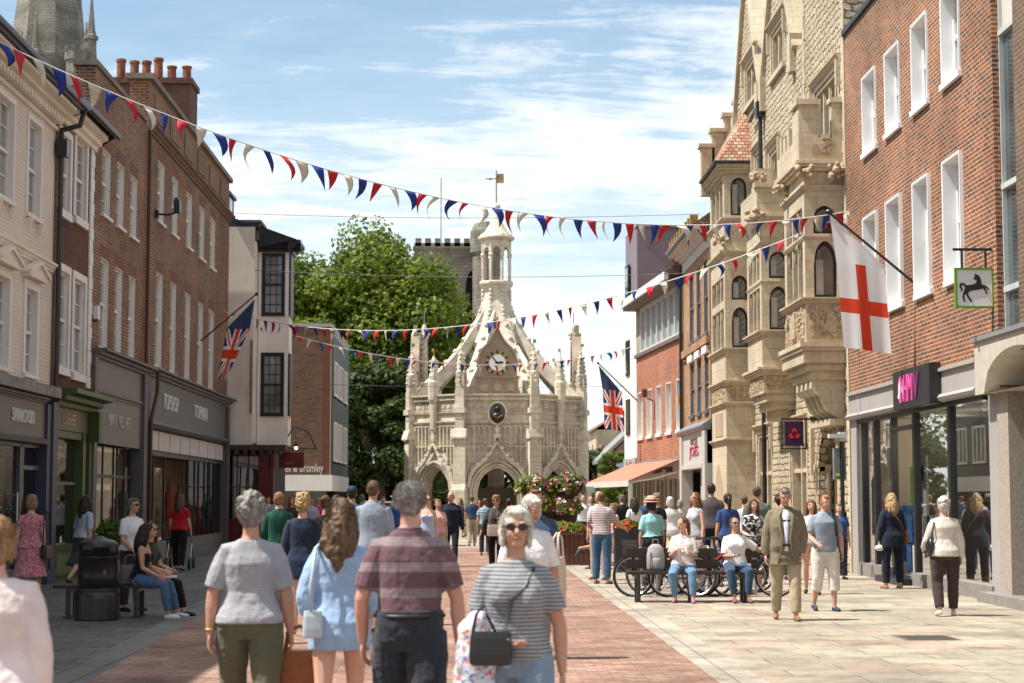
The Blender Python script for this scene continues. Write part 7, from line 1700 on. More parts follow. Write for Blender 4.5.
    if low in ('trousers', 'jeans', 'shorts', 'capri'):
        mb = MB(); ex = {'trousers': .022, 'jeans': .014, 'shorts': .03, 'capri': .028}[low]
        torso(mb, rings(.030 if hemlen < 0 else .013, z1=.11 if hemlen < 0 else .04), 20)
        for i, s_ in enumerate((-1, 1)):
            hj, kn, an = L_[i]; end = {'trousers': 1.93, 'jeans': 1.9, 'shorts': .88, 'capri': 1.45}[low]
            pts = [hj+V3(0, 0, .03*k), hj.lerp(kn, .3), hj.lerp(kn, .7)]; rs_ = [.09*k*lm_+ex*.7, .084*k*lm_+ex, .067*k*lm_+ex]
            if end <= 1: pts.append(hj.lerp(kn, end)); rs_.append(.064*k*lm_+ex*1.2)
            else:
                pts += [kn]; rs_ += [.056*k*lm_+ex]; q = end-1; pts += [kn.lerp(an, q*.5), kn.lerp(an, q)]; rs_ += [.055*k*lm_+ex, (.052-.014*q)*k+ex*(1.3 if low != 'jeans' else .9)]
            mb.tube([(p.x, p.z, p.y) for p in pts], rs_, 14)
        if sex == 'f' or 1: 
            for s_ in (-1, 1): ell(mb, pel+V3(s_*.065*k, -.055*k, -.03*k), (.075*k*w+.01, .062*k*w+.01, .08*k+.01), 8)
        remesh({'trousers': 'trousers', 'jeans': 'jeans', 'shorts': 'shorts', 'capri': 'cropped_trousers'}[low], mb, vox, lowm, t, 4, fold*1.1, .10, .5)
    elif low in ('skirt', 'dress'):
        mb = MB(); kz = (L_[0][1]+L_[1][1])/2; top = rings(.016, z0=-.07, z1=.12); hem = skirtlen*k
        kd = V3(kz.x*.5, kz.y*.5, 0); d = V3(kd.x, kd.y, 0)
        if sit is None:
            rg = [(pel+V3(0, d.y*1.0, -hem), .19*k*w+.03+.10*hem, .15*k*w+.03+.12*hem+abs(L_[0][1].y-L_[1][1].y)*.25, sx, fy), (pel+V3(0, d.y*.5, -hem*.5), .185*k*w+.02, .14*k*w+.02, sx, fy)]+top
            torso(mb, rg, 22)
        remesh('skirt', mb, vox, lowm, t, 3, fold*1.6, .08, .5)
    if belt is not None:
        mb = MB(); c = U((0, .004, .07)); z_, rx, ry, oy = .075, .155, .112, .0
        mb.tube([(p.x, p.z, p.y) for p in [c+sx*((rx*w)*k+.025)*math.cos(a)+fy*((ry*w)*k+.027)*math.sin(a) for a in np.linspace(0, 2*math.pi, 25)]], .014*k, 6, caps=False); mb.build('belt', belt, t, local=True, smooth=True)
    # shoes
    if shoes is not None:
        for i in (0, 1):
            hj, kn, an = L_[i]; fd = fdir[i]; mb = MB(); heel = an+V3(0, -.035*k, -.046*k)
            limb(mb, [heel, an+fd*.06*k+V3(0, 0, -.045*k), an+fd*.165*k+V3(0, 0, -.055*k)], [.038*k, .041*k, .032*k]); remesh('shoe', mb, max(vox, .008), shoes, t, 2)
    # hair
    if hair:
        hm_ = hairm or hairmat('brown hair', (.10, .055, .03)); mb = MB(); H = lambda v, r_: ell(mb, Hd(v), tuple(q*k for q in r_), 10, hr)
        dsp, ds = .018, .035
        if hair in ('short', 'bald', 'crop'):
            q = .0 if hair == 'short' else -.006
            if hair != 'bald': H((0, -.026, .040), (.080+q, .092+q, .088+q)); H((0, -.045, .0), (.077+q, .064+q, .085+q)); ell(mb, Hd((0, .035, .092)), (.055*k, .045*k, .028*k), 8, hr)
            else: H((0, -.052, -.012), (.074, .056, .062))
            for s_ in (-1, 1): H((s_*.066, -.018, .018), (.014, .03, .035))
            dsp = .012 if hair == 'crop' else .02
        elif hair == 'curly':
            H((0, -.022, .045), (.094, .100, .092)); H((0, -.055, .0), (.088, .070, .098)); 
            r_ = random.Random(sd)
            for j in range(46):
                a = r_.uniform(0, 6.28); e_ = r_.uniform(-.5, 1.4); v = V3(math.cos(a)*math.cos(e_)*.085, math.sin(a)*math.cos(e_)*.088-.03, math.sin(e_)*.09+.042)
                if v.y > .035 and v.z < .075: continue
                H(v, (.022, .022, .022))
            dsp, ds = .022, .02
        elif hair == 'bob':
            H((0, -.024, .040), (.088, .098, .092)); H((0, -.055, -.02), (.088, .064, .105))
            for s_ in (-1, 1): H((s_*.074, -.005, -.02), (.022, .045, .085))
            H((0, .045, .090), (.055, .04, .026)); dsp, ds = .02, .03
        elif hair in ('long', 'wavy'):
            H((0, -.022, .040), (.087, .096, .090)); H((0, -.05, -.02), (.088, .066, .11))
            for s_ in (-1, 1): limb(mb, [Hd((s_*.066, .0, .05)), Hd((s_*.084, -.005, -.05)), Hd((s_*.088, -.01, -.14)), Hd((s_*.085, -.02, -.22))], [.028*k, .033*k, .034*k, .02*k])
            limb(mb, [Hd((0, -.07, .03)), Hd((0, -.10, -.10)), Hd((0, -.115, -.22)), Hd((0, -.12, -.33))], [.07*k, .078*k, .072*k, .03*k])
            for s_ in (-1, 1): limb(mb, [Hd((s_*.05, -.06, -.02)), Hd((s_*.07, -.09, -.16)), Hd((s_*.06, -.10, -.34))], [.05*k, .052*k, .022*k])
            dsp, ds = (.03, .045) if hair == 'wavy' else (.022, .04)
        elif hair in ('ponytail', 'bun'):
            H((0, -.026, .040), (.081, .093, .087)); H((0, -.048, .0), (.078, .060, .080))
            if hair == 'bun': H((0, -.115, .06), (.045, .04, .042))
            else: limb(mb, [Hd((0, -.10, .05)), Hd((0, -.145, .0)), Hd((0, -.15, -.12)), Hd((0, -.14, -.24))], [.03*k, .036*k, .035*k, .014*k])
            dsp = .012
        elif hair == 'bushy':
            H((0, -.02, .045), (.092, .10, .097)); H((0, -.055, -.01), (.09, .07, .10)); H((.03, -.03, .115), (.05, .05, .03)); H((-.04, -.01, .11), (.04, .05, .03)); H((0, .05, .10), (.05, .04, .025)); dsp, ds = .04, .03
        remesh('hair', mb, min(vox, .0085), hm_, t, 2, dsp, ds, .4)
        # loose strands so that the outline is not smooth
        if y < 30 and hair != 'bald':
            rr = random.Random(sd*3); mb = MB(); n_ = 1300 if y < 16 else 160
            for j in range(n_):
                a = rr.uniform(0, 6.28); e_ = rr.uniform(-.45, 1.5); ca = math.cos(e_)
                v = V3(math.cos(a)*ca*.086, math.sin(a)*ca*.095-.026, math.sin(e_)*.092+.04)
                if v.y > .03 and v.z < .08: continue
                d = V3(v.x, v.y+.03, v.z-.04).normalized(); tng = V3(-d.y*rr.choice((-1, 1)), d.x, -rr.uniform(.2, 1.6)).normalized(); L2 = rr.uniform(.02, .05)*(1.6 if hair in ('long', 'wavy') else 1)
                p0, p1, p2 = v*.97, v+tng*L2*.5+d*.007, v+tng*L2+d*rr.uniform(.0, .012)
                mb.tube([(q.x, q.z, q.y) for q in (Hd(p0), Hd(p1), Hd(p2))], [.0016*k, .0012*k, .0004], 3, caps=False)
            mb.build('loose_strands', hm_, t, local=True)
    if glasses is not None:
        mb = MB(); F_ = Fr((0, 0), (1, 0), (0, 1)); 
        for s_ in (-1, 1):
            c = (s_*.033, .092, .012); pts = [Hd((c[0]+.028*math.cos(a), c[1]-.18*abs(c[0]+.028*math.cos(a))**1.6, c[2]+.021*math.sin(a))) for a in [q*math.pi/7 for q in range(14)]]; fwv = hr @ V3(0, .006, 0)
            A = [mb.W(p) for p in pts]; B = [mb.W(p-fwv) for p in pts]; mb.face(A); mb.face(B[::-1])
            for q in range(14): mb.face((A[q], A[(q+1) % 14], B[(q+1) % 14], B[q]))
        sg = mb.build('sunglasses' if glasses is LENS else 'glasses', glasses, t, local=True)
        mb = MB(); mb.tube([(p.x, p.z, p.y) for p in (Hd((-.012, .094, .018)), Hd((.012, .094, .018)))], .003, 5)
        for s_ in (-1, 1): mb.tube([(p.x, p.z, p.y) for p in (Hd((s_*.058, .082, .018)), Hd((s_*.079, .04, .016)), Hd((s_*.08, -.02, .012)))], .0028, 5)
        mb.build('temple', BLACK, sg, local=True)
    if hat == 'straw':
        hm2 = plain('salmon straw', (.72, .36, .26), .8, var=.15, vs=20, mode='obj'); mb = MB(); mb.lathe(tuple(Hd((0, -.01, .075))), [(.17*k, -.02), (.172*k, -.012), (.10*k, .0), (.095*k, .06), (.07*k, .095), (.01, .10)], 24); mb.build('hat', hm2, t, local=True, smooth=True)
        mb = MB(); mb.lathe(tuple(Hd((0, -.01, .075))), [(.101*k, .0), (.1*k, .03)], 24); mb.build('hat_band', BLACK, t, local=True)
    if hat == 'cap':
        mb = MB(); ell(mb, Hd((0, -.012, .055)), (.086*k, .105*k, .085*k), 12, hr); ell(mb, Hd((0, .10, .06)), (.065*k, .06*k, .010*k), 10, hr); mb.build('cap', plain('navy cap', (.02, .03, .07), .8), t, local=True, smooth=True)
    t['_x'] = 0; del t['_x']
    M_ = ROOT[t.name]
    info = dict(t=t, M=M_, U=lambda v: M_ @ U(v), arm=[[M_ @ p for p in a[:3]] for a in A_], k=k, Hd=lambda v: M_ @ Hd(v), legs=[[M_ @ p for p in a] for a in L_], pel=M_ @ pel)
    return info
def strap(info, pts, mat, root, r_=.008, name='strap', wide=None):
    mb = MB(); mb.tube([(p[0], p[2], p[1]) for p in pts], r_, 6); return mb.build(name, mat, root, smooth=True)
C = cloth
def PXY(px, Y): return XY(px, Y), Y
WALK = (((.02, .28, -1), (0, .12, -1)), ((.02, -.18, -1), (0, -.42, -1)))
WALK2 = (((.02, -.18, -1), (0, -.42, -1)), ((.02, .28, -1), (0, .12, -1)))
STAND = (((.05, .03, -1), (.02, -.03, -1)), ((.05, -.02, -1), (.02, -.05, -1)))
BLKSH = plain('black shoes', (.02, .018, .018), .4, mode='obj'); BRNSH = plain('tan shoes', (.26, .13, .07), .5, mode='obj'); WHSH = plain('white trainers', (.6, .6, .6), .5, mode='obj'); NVSH = plain('navy trainers', (.03, .05, .10), .6, mode='obj')
H_grey = hairmat('grey hair', (.36, .33, .29), (.13, .115, .10)); H_white = hairmat('white hair', (.72, .68, .60), (.42, .39, .34)); H_br = hairmat('brown hair', (.13, .07, .035)); H_dk = hairmat('dark hair', (.035, .022, .016)); H_bl = hairmat('blond hair', (.55, .38, .18), (.24, .15, .07)); H_au = hairmat('auburn hair', (.22, .095, .04)); H_gn = hairmat('dark grey hair', (.17, .15, .13)); H_mid = hairmat('chestnut hair', (.17, .10, .055), (.07, .04, .02)); H_sand = hairmat('sandy hair', (.38, .22, .10), (.17, .10, .05))
# ---- foreground, walking away
LBAG = plain('tan leather', (.27, .095, .03), .45, var=.15, vs=20)
x, y = PXY(-4, 7.7)
person('woman in a loose pale pink top seen from behind, blurred at the lower left corner', x, y, 1.57, 2, 'fair', 'f', 1.25, 'blouse', C('pale pink knit', (.72, .60, .58)), 'trousers', C('pale trousers', (.55, .52, .50)), 'bob', H_sand, BLKSH, legs=WALK, hemlen=.12, sleeve=1.7)
x, y = PXY(251.5, 11.2)
A = person('woman with short grey curls, grey marl tee and olive trousers seen from behind', x, y, 1.67, 2, 'tan', 'f', 1.17, 'tee', C('grey marl', (.36, .355, .38), 'stripes', (.31, .305, .33), 60, thr=.5), 'trousers', C('olive grey cotton', (.115, .115, .075)), 'curly', H_grey, BLKSH, legs=WALK, arms=(((.32, .02, -1), (.06, -.02, -1)), ((.30, .05, -1), (.10, .22, -1))), sleeve=.85, hemlen=.0)
w = A['arm'][1][2]; hb = tote('handbag', 'tan leather handbag held low by the woman in the grey tee and olive trousers', 'handbag', w.x+.05, w.y+.06, w.z-.34, .31, .22, .16, LBAG, True, R(8), top=.15)
wl = A['arm'][0]; mb = MB(); c = wl[1].lerp(wl[2], .88); mb.tube([(c.x+.033*math.cos(a), c.z, c.y+.033*math.sin(a)) for a in np.linspace(0, 6.28, 15)], .004, 5, caps=False); mb.build('bracelet', GOLD, A['t'])
x, y = PXY(341, 11.0)
A = person('young woman in a loose pale blue denim shirt with long brown hair and bare legs', x, y, 1.64, 6, 'fair', 'f', .95, 'blouse', C('pale denim', (.30, .42, .60)), None, None, 'wavy', H_mid, WHSH, legs=WALK2, arms=(((.30, -.05, -1), (-.15, .25, -1)), ((.22, .1, -1), (-.1, .5, -1))), hemlen=.02, head=(-12, 0), collar=C('pale denim', (.30, .42, .60)))
u = A['arm'][0]; px0 = A['pel']; BB = plain('pale blue leather', (.42, .50, .55), .4, var=.05)
bag = tote('shoulder_bag', 'small pale blue shoulder bag at the left hip of the woman in the denim shirt', 'handbag', px0.x-.15, px0.y-.16, px0.z-.07, .12, .16, .08, BB, False, R(5))
a1 = A['U']((-.13, -.10, .47)); strap(A, [(px0.x-.16, px0.y-.18, px0.z+.08), (px0.x-.16, px0.y-.22, px0.z+.24), (a1.x-.03, a1.y-.02, a1.z+.02), (a1.x-.01, a1.y+.14, a1.z+.05)], BB, bag, .011)
x, y = PXY(410, 9.9)
A = person('grey haired man in a maroon striped polo shirt and dark cargo shorts, walking away', x, y, 1.74, -2, 'pink', 'm', 1.05, 'tee', C('maroon polo', (.145, .08, .09), 'polo', (.36, .30, .31), 7.2), 'shorts', C('charcoal shorts', (.032, .036, .046)), 'crop', H_grey, BLKSH, legs=WALK, arms=(((.34, -.02, -1), (.0, .30, -1)), ((.34, .0, -1), (.06, .10, -1))), sleeve=.8, belt=BLACK, collar=C('maroon polo', (.20, .12, .13)), head=(3, 0), hemlen=-.085)
for s_, side in ((-1, 0), (1, 1)):
    hj, kn, an = A['legs'][side]; c = hj.lerp(kn, .62); mb = MB(); mb.box(c.x+s_*.08-.02, c.x+s_*.08+.02, c.z-.1, c.z+.08, c.y-.08, c.y+.08); mb.build('cargo_pocket', MATS['charcoal shorts'], A['t'])
# ---- striped woman walking towards the camera
x, y = PXY(516, 9.1)
A = person('white haired woman in sunglasses and a grey and white striped tee, facing the camera', x, y, 1.60, 176, 'tan', 'f', 1.05, 'tee', C('navy stripes', (.12, .13, .155), 'stripes', (.36, .355, .35), 52, thr=.52), 'trousers', C('faded blue denim', (.20, .27, .36)), 'bob', H_white, WHSH, legs=WALK, arms=(((.34, -.05, -1), (.06, .05, -1)), ((.32, .0, -1), (-.72, .62, -.28))), glasses=LENS, sleeve=.72, head=(6, 2))
hnd = A['arm'][1][2]; el = A['arm'][1][1]
BKL = plain('black leather', (.015, .014, .014), .35, .5, var=.1)
bag = tote('shoulder_bag', 'black leather shoulder bag worn across the striped tee of the woman in sunglasses', 'handbag', x-.13, y-.19, .83, .21, .165, .08, BKL, False, R(176))
s0 = A['U']((-.10, .05, .475)); s1 = A['U']((.02, .155, .3)); s2 = A['U']((.06, .16, .12)); strap(A, [A['U']((-.09, -.05, .49)), s0, A['U']((-.06, .13, .38)), s1, s2, (x-.03, y-.2, .98)], BKL, bag, .009)
strap(A, [(x-.22, y-.19, .98), (x-.20, y-.21, 1.08), (x-.17, y-.2, 1.12), (x-.1, y-.2, .98)], BKL, bag, .009)
fl = C('floral scarf', (.62, .66, .72), 'floral', (.06, .12, .40), 34, c3=(.62, .16, .07), thr=.56)
t2 = thing('folded_jacket', 'pale floral jacket draped over the arm of the striped tee woman, hanging at lower centre', 'jacket', (el.x, el.y, .7))
mb = MB(); c = el.lerp(hnd, .15)
for j, (dx, dz, r0) in enumerate(((0, 0, .07), (-.05, -.02, .05), (.05, -.03, .055))): limb(mb, [(c.x+dx, c.y-.04, c.z+.03+dz), (c.x+dx-.01, c.y-.08, c.z-.15), (c.x+dx-.02-.02*j, c.y-.07, c.z-.42), (c.x+dx*1.3-.03, c.y-.05, c.z-.72+dz)], [r0, r0*1.1, r0*1.2, r0*1.2])
mb.v = [tuple(ROOT[t2.name].inverted() @ Vector(p)) for p in mb.v]
remesh('cloth', mb, .009, fl, t2, 5, .03, .06)
# ---- middle distance, left side of the street
x, y = PXY(303, 20.8)
person('person with tousled blond hair, navy jacket and pale pink trousers walking away', x, y, 1.70, 0, 'fair', 'f', .98, 'jacket', C('navy blazer', (.02, .028, .055)), 'trousers', C('blush trousers', (.55, .33, .28)), 'bushy', H_bl, BRNSH, legs=WALK2)
x, y = PXY(279, 27); person('man with sandy hair and a dark green shirt ahead of the navy jacket', x, y, 1.72, 4, 'fair', 'm', 1.0, 'long', C('bottle green', (.012, .075, .045)), 'trousers', C('dark trousers', (.03, .03, .035)), 'short', H_sand, BLKSH, collar=C('bottle green', (.012, .075, .045)))
x, y = PXY(326, 26); person('woman in a black top with pinned up hair, walking away left of the tall man', x, y, 1.67, 10, 'fair', 'f', 1.0, 'tee', C('black jersey', (.015, .015, .016)), 'skirt', C('black jersey', (.015, .015, .016)), 'bun', H_br, BLKSH, head=(-30, 0))
x, y = PXY(373, 23.5); person('tall man in a pale blue grey shirt with short brown hair walking away', x, y, 1.86, 0, 'tan', 'm', 1.05, 'long', C('pale blue shirt', (.28, .33, .40)), 'trousers', C('navy trousers', (.03, .04, .06)), 'crop', H_mid, BLKSH, collar=C('pale blue shirt', (.28, .33, .40)), head=(-10, 0))
x, y = PXY(352, 30); person('man in a navy cap walking away next to the tall man', x, y, 1.82, 0, 'tan', 'm', 1.0, 'tee', C('blue tee', (.08, .13, .25)), 'trousers', C('dark trousers', (.03, .03, .035)), 'crop', H_dk, BLKSH, hat='cap')
x, y = PXY(275.5, 50); person('distant dark haired person in a lilac shirt by the white shopfront', x, y, 1.72, 10, 'fair', 'm', 1.0, 'long', C('lilac shirt', (.36, .34, .42)), 'trousers', C('dark trousers', (.03, .03, .035)), 'short', H_dk, BLKSH)
x, y = PXY(311, 52); person('distant brown haired person in a lilac shirt facing the camera by the shoe shop', x, y, 1.66, 200, 'tan', 'm', 1.0, 'long', C('lilac shirt', (.36, .34, .42)), 'trousers', C('dark trousers', (.03, .03, .035)), 'short', H_br, BLKSH)
x, y = PXY(292, 47); person('distant woman with auburn hair in a dark top by the corner shoe shop', x, y, 1.66, 180, 'fair', 'f', 1.0, 'long', C('dark plum', (.05, .03, .04)), 'trousers', C('dark trousers', (.03, .03, .035)), 'long', H_au, BLKSH)
x, y = PXY(383, 55); person('distant person in a turquoise top beneath the green tree', x, y, 1.68, 190, 'fair', 'f', 1.0, 'tee', C('turquoise top', (.10, .32, .36)), 'trousers', C('dark trousers', (.03, .03, .035)), 'short', H_gn, BLKSH)
x, y = PXY(398, 50); person('distant person in a royal blue top behind the striped polo man', x, y, 1.66, 0, 'fair', 'm', 1.0, 'tee', C('royal blue top', (.04, .09, .32)), 'trousers', C('dark trousers', (.03, .03, .035)), 'short', H_dk, BLKSH)
# people near the left shops
x, y = PXY(31.5, 26.8); A = person('woman in a pink patterned sleeveless dress with a black shoulder bag outside the jewellery shop', x, y, 1.68, 12, 'fair', 'f', 1.0, 'tee', C('pink dress', (.50, .13, .19), 'floral', (.58, .33, .34), 26, thr=.52), 'skirt', MATS['pink dress'], 'bob', H_sand, BLKSH, legs=STAND, sleeve=.35, skirtlen=.45)
p = A['pel']; tote('handbag', 'small black bag at the right hip of the woman in the pink dress', 'handbag', p.x+.24, p.y-.02, p.z-.17, .24, .2, .1, BKL, True, R(80), top=.5)
x, y = PXY(83, 33.5); person('dark haired woman in pale blue top and grey skirt stepping towards the green shop', x, y, 1.70, -38, 'fair', 'f', .98, 'tee', C('pale blue top', (.42, .46, .55)), 'skirt', C('grey wrap skirt', (.055, .06, .065)), 'long', H_dk, BLKSH, legs=(((.02, .25, -1), (0, .2, -1)), ((.08, -.35, -1), (.1, -1.0, -1))), skirtlen=.55, lean=8, sleeve=1.0)
x, y = PXY(133, 26.6); person('grey haired woman in a white tee and sunglasses standing behind the backless bench', x, y, 1.63, 232, 'tan', 'f', 1.15, 'tee', C('white tee', (.66, .66, .70)), 'trousers', C('dark trousers', (.03, .03, .035)), 'short', H_gn, BLKSH, glasses=LENS, legs=STAND, head=(15, 0), arms=(((.3, .1, -1), (.1, .1, -1)), ((.25, .15, -1), (-.2, .6, -.6))), sleeve=.8)
SITL = (((.12, 1, -.12), (.02, .25, -1)), ((.10, 1, -.12), (.0, .18, -1)))
x, y = XY(139.5, 25.0), 25.05; person('seated woman with long dark hair in a black vest and blue jeans', x, y, 1.66, -98, 'tan', 'f', .9, 'strap', C('black vest', (.012, .012, .013)), 'jeans', C('blue jeans', (.07, .12, .22)), 'long', H_dk, WHSH, legs=SITL, sit=.455, lean=10, arms=(((.12, .35, -1), (-.1, 1, -.35)), ((.12, .35, -1), (-.1, 1, -.3))), head=(18, -3))
x, y = XY(149.5, 25.5), 25.48; A = person('seated woman in a dark olive tee, sunglasses and black jeans', x, y, 1.66, -112, 'fair', 'f', .95, 'tee', C('dark olive', (.045, .042, .028)), 'jeans', C('black jeans', (.012, .012, .014)), 'long', H_br, BLKSH, legs=SITL, sit=.455, lean=4, arms=(((.12, .35, -1), (-.25, 1, -.2)), ((.12, .35, -1), (-.25, 1, -.2))), head=(-18, 2), glasses=LENS)
q = A['legs'][1][1]; tt_ = thing('paper_bag', 'white paper on the lap of the woman in the olive tee', 'paper', (q.x, q.y, q.z+.08)); mb = MB(); mb.box(q.x-.12, q.x+.12, q.z+.085, q.z+.11, q.y-.1, q.y+.08); mb.build('sheet', WHITE, tt_)
x, y = PXY(180, 41.3); person('woman in a red top with long brown hair pushing a pushchair', x, y, 1.74, -6, 'fair', 'f', 1.05, 'tee', C('red top', (.42, .012, .018)), 'trousers', C('black trousers', (.012, .012, .014)), 'long', H_br, BLKSH, legs=WALK, arms=(((.25, .1, -1), (.1, .45, -1)), ((.25, .1, -1), (.1, .45, -1))))
# middle
x, y = PXY(427.5, 39); person('woman in a pale blue strappy dress with glasses and dark hair pinned up', x, y, 1.70, 184, 'fair', 'f', 1.0, 'strap', C('powder blue dress', (.40, .47, .66)), 'skirt', MATS['powder blue dress'], 'bun', H_dk, BRNSH, glasses=BLACK, head=(0, 0))
x, y = PXY(438, 40.5); person('woman with short fair hair in a pale pink top left of the navy jumper', x, y, 1.60, 200, 'pink', 'f', 1.05, 'tee', C('shell pink', (.62, .38, .34)), 'trousers', C('beige trousers', (.4, .34, .27)), 'short', H_sand, BRNSH)
x, y = PXY(451, 43.5); person('bald man in a navy jumper and dark jeans walking towards the camera', x, y, 1.80, 178, 'tan', 'm', 1.08, 'long', C('navy jumper', (.012, .016, .032)), 'jeans', C('dark jeans', (.018, .022, .035)), 'bald', H_gn, BLKSH, legs=WALK, arms=(((.28, .02, -1), (.1, .1, -1)), ((.28, .05, -1), (-.1, .75, -.7))), head=(-30, 0))
x, y = PXY(460.5, 76); person('distant woman in a plum top and short grey skirt striding in front of the cross', x, y, 1.68, 130, 'fair', 'f', .95, 'long', C('dark plum', (.05, .03, .04)), 'skirt', C('grey skirt', (.12, .12, .13)), 'long', H_br, BLKSH, legs=(((.02, .5, -1), (0, .3, -1)), ((.02, -.4, -1), (0, -.6, -1))), skirtlen=.42)
x, y = PXY(496, 40.5); A = person('woman with short golden hair in a dark patterned blouse carrying a beige bag', x, y, 1.70, 172, 'tan', 'f', 1.12, 'long', C('dark patterned blouse', (.035, .03, .032), 'floral', (.16, .14, .13), 22, thr=.6), 'trousers', C('black trousers', (.012, .012, .014)), 'bushy', H_sand, BLKSH, glasses=LENS, legs=WALK, sleeve=1.7, arms=(((.3, .05, -1), (.1, .2, -1)), ((.45, .1, -1), (.35, .2, -1))))
p = A['pel']; tote('handbag', 'beige handbag hanging in front of the dark patterned blouse', 'handbag', p.x-.05, p.y-.22, p.z-.12, .30, .26, .1, plain('beige leather', (.42, .34, .28), .5), True, R(0), top=.4)
x, y = PXY(509, 45); person('dark haired person in a bright blue patterned top beside the dark patterned blouse', x, y, 1.62, 0, 'fair', 'f', 1.0, 'tee', C('bright blue pattern', (.03, .12, .42), 'floral', (.35, .45, .6), 20, thr=.58), 'trousers', C('dark trousers', (.03, .03, .035)), 'short', H_dk, BLKSH)
x, y = PXY(485, 52); person('distant person in a turquoise check shirt in front of the central arch', x, y, 1.62, 0, 'fair', 'm', 1.0, 'tee', C('turquoise check', (.12, .28, .36), 'stripes', (.4, .5, .5), 12), 'trousers', C('dark trousers', (.03, .03, .035)), 'short', H_br, BLKSH)
x, y = PXY(527, 14.8); A = person('woman with a white bob in a white tee looking down at her phone', x, y, 1.66, 192, 'tan', 'f', 1.15, 'tee', C('white cotton', (.70, .69, .68)), 'trousers', C('grey linen', (.22, .21, .2)), 'bob', H_white, BRNSH, arms=(((.3, .0, -1), (.1, .2, -1)), ((.25, .1, -1), (-.35, .95, .1))), head=(22, -16), lean=5, sleeve=.9)
w = A['arm'][1][2]; tt_ = thing('phone', 'dark smartphone in the hands of the woman in the white tee', 'phone', tuple(w)); mb = MB(); mb.box(w.x+.0, w.x+.09, w.z-.0, w.z+.012, w.y-.14, w.y-.0); mb.build('case', BLACK, tt_)
s = A['U']((.22, 0, .1)); tote('tote_bag', 'cream cloth tote bag hanging from the shoulder of the woman in the white tee', 'bag', XY(558, 14.9), 14.95, .80, .24, .36, .10, plain('cream canvas', (.58, .50, .42), .9), True, R(70), top=.2)
x, y = PXY(535, 18.6); person('man with ginger brown hair in a navy tee behind the woman with the phone', x, y, 1.74, 188, 'pink', 'm', 1.1, 'tee', C('navy tee', (.04, .07, .13)), 'trousers', C('beige chinos', (.35, .29, .22)), 'crop', H_au, BRNSH, sleeve=.85, legs=WALK2)
# right far
x, y = PXY(583, 57); person('distant bald man in a white shirt and red tie beneath the street sign', x, y, 1.72, 180, 'tan', 'm', 1.0, 'long', C('office shirt', (.62, .62, .68)), 'trousers', C('navy trousers', (.03, .04, .06)), 'bald', H_gn, BLKSH)
x, y = PXY(590.5, 60); person('distant man in a lilac shirt to the right of the red tie', x, y, 1.68, 180, 'pink', 'm', 1.0, 'long', C('lilac shirt', (.36, .34, .42)), 'trousers', C('navy trousers', (.03, .04, .06)), 'bald', H_gn, BLKSH)
x, y = PXY(599, 36.5); person('balding man in a cream shirt close behind the man in the striped tee', x, y, 1.77, 150, 'pink', 'm', 1.1, 'tee', C('cream shirt', (.62, .58, .50)), 'trousers', C('beige chinos', (.35, .29, .22)), 'bald', H_gn, BRNSH, legs=STAND)
x, y = G(602, 584); person('man in a mauve striped tee and blue jeans standing with his hand on a bicycle', x, y, 1.75, -28, 'tan', 'm', 1.05, 'tee', C('mauve stripes', (.30, .22, .24), 'stripes', (.55, .48, .48), 22), 'trousers', C('mid blue jeans', (.045, .105, .19)), 'crop', H_mid, BRNSH, legs=STAND, arms=(((.4, .0, -1), (-.3, .5, -.5)), ((.35, .45, -.9), (.35, 1.0, -.45))), sleeve=.85, head=(20, 0))
x, y = PXY(622, 50); person('man in a black polo by the willow tree', x, y, 1.72, 30, 'tan', 'm', 1.1, 'tee', C('black jersey', (.015, .015, .016)), 'trousers', C('dark trousers', (.03, .03, .035)), 'short', H_gn, BLKSH)
x, y = PXY(613, 44); person('person with fair hair in a pale lilac top sitting height behind the striped tee', x, y, 1.5, 120, 'fair', 'f', 1.0, 'tee', C('pale lilac', (.50, .42, .52)), 'trousers', C('pale trousers', (.55, .52, .50)), 'bob', H_sand, BRNSH)
x, y = PXY(651.5, 32); person('woman in a wide salmon straw hat and turquoise tee seen from behind the bicycles', x, y, 1.62, 12, 'tan', 'f', 1.2, 'tee', C('turquoise tee', (.30, .58, .58)), 'trousers', C('dark trousers', (.03, .03, .035)), 'bob', H_dk, BLKSH, hat='straw', sleeve=.85, hemlen=-.09, belt=BLACK, legs=STAND)
x, y = PXY(657, 37.5); person('person with sandy hair and a dark top half hidden by the straw hat', x, y, 1.72, 30, 'fair', 'f', 1.0, 'tee', C('black jersey', (.015, .015, .016)), 'trousers', C('dark trousers', (.03, .03, .035)), 'bushy', H_sand, BLKSH)
x, y = PXY(670, 41); person('woman with a white bob, white jacket and pale yellow skirt walking away', x, y, 1.66, 0, 'fair', 'f', 1.05, 'blouse', C('white jacket', (.66, .65, .66)), 'skirt', C('pale yellow skirt', (.58, .50, .24)), 'bob', H_white, BRNSH, sleeve=1.8)
x, y = PXY(680, 48); person('distant person with grey hair by the cafe front', x, y, 1.58, 20, 'fair', 'f', 1.0, 'tee', C('pale grey top', (.5, .5, .5)), 'trousers', C('dark trousers', (.03, .03, .035)), 'bob', H_grey, BLKSH)
x, y = PXY(695, 34); person('woman with long auburn hair in a grey print dress, looking left', x, y, 1.74, 130, 'fair', 'f', 1.0, 'sleeveless', C('grey print dress', (.42, .44, .46), 'floral', (.2, .2, .22), 30, thr=.6), 'skirt', MATS['grey print dress'], 'wavy', H_au, BRNSH, legs=STAND)
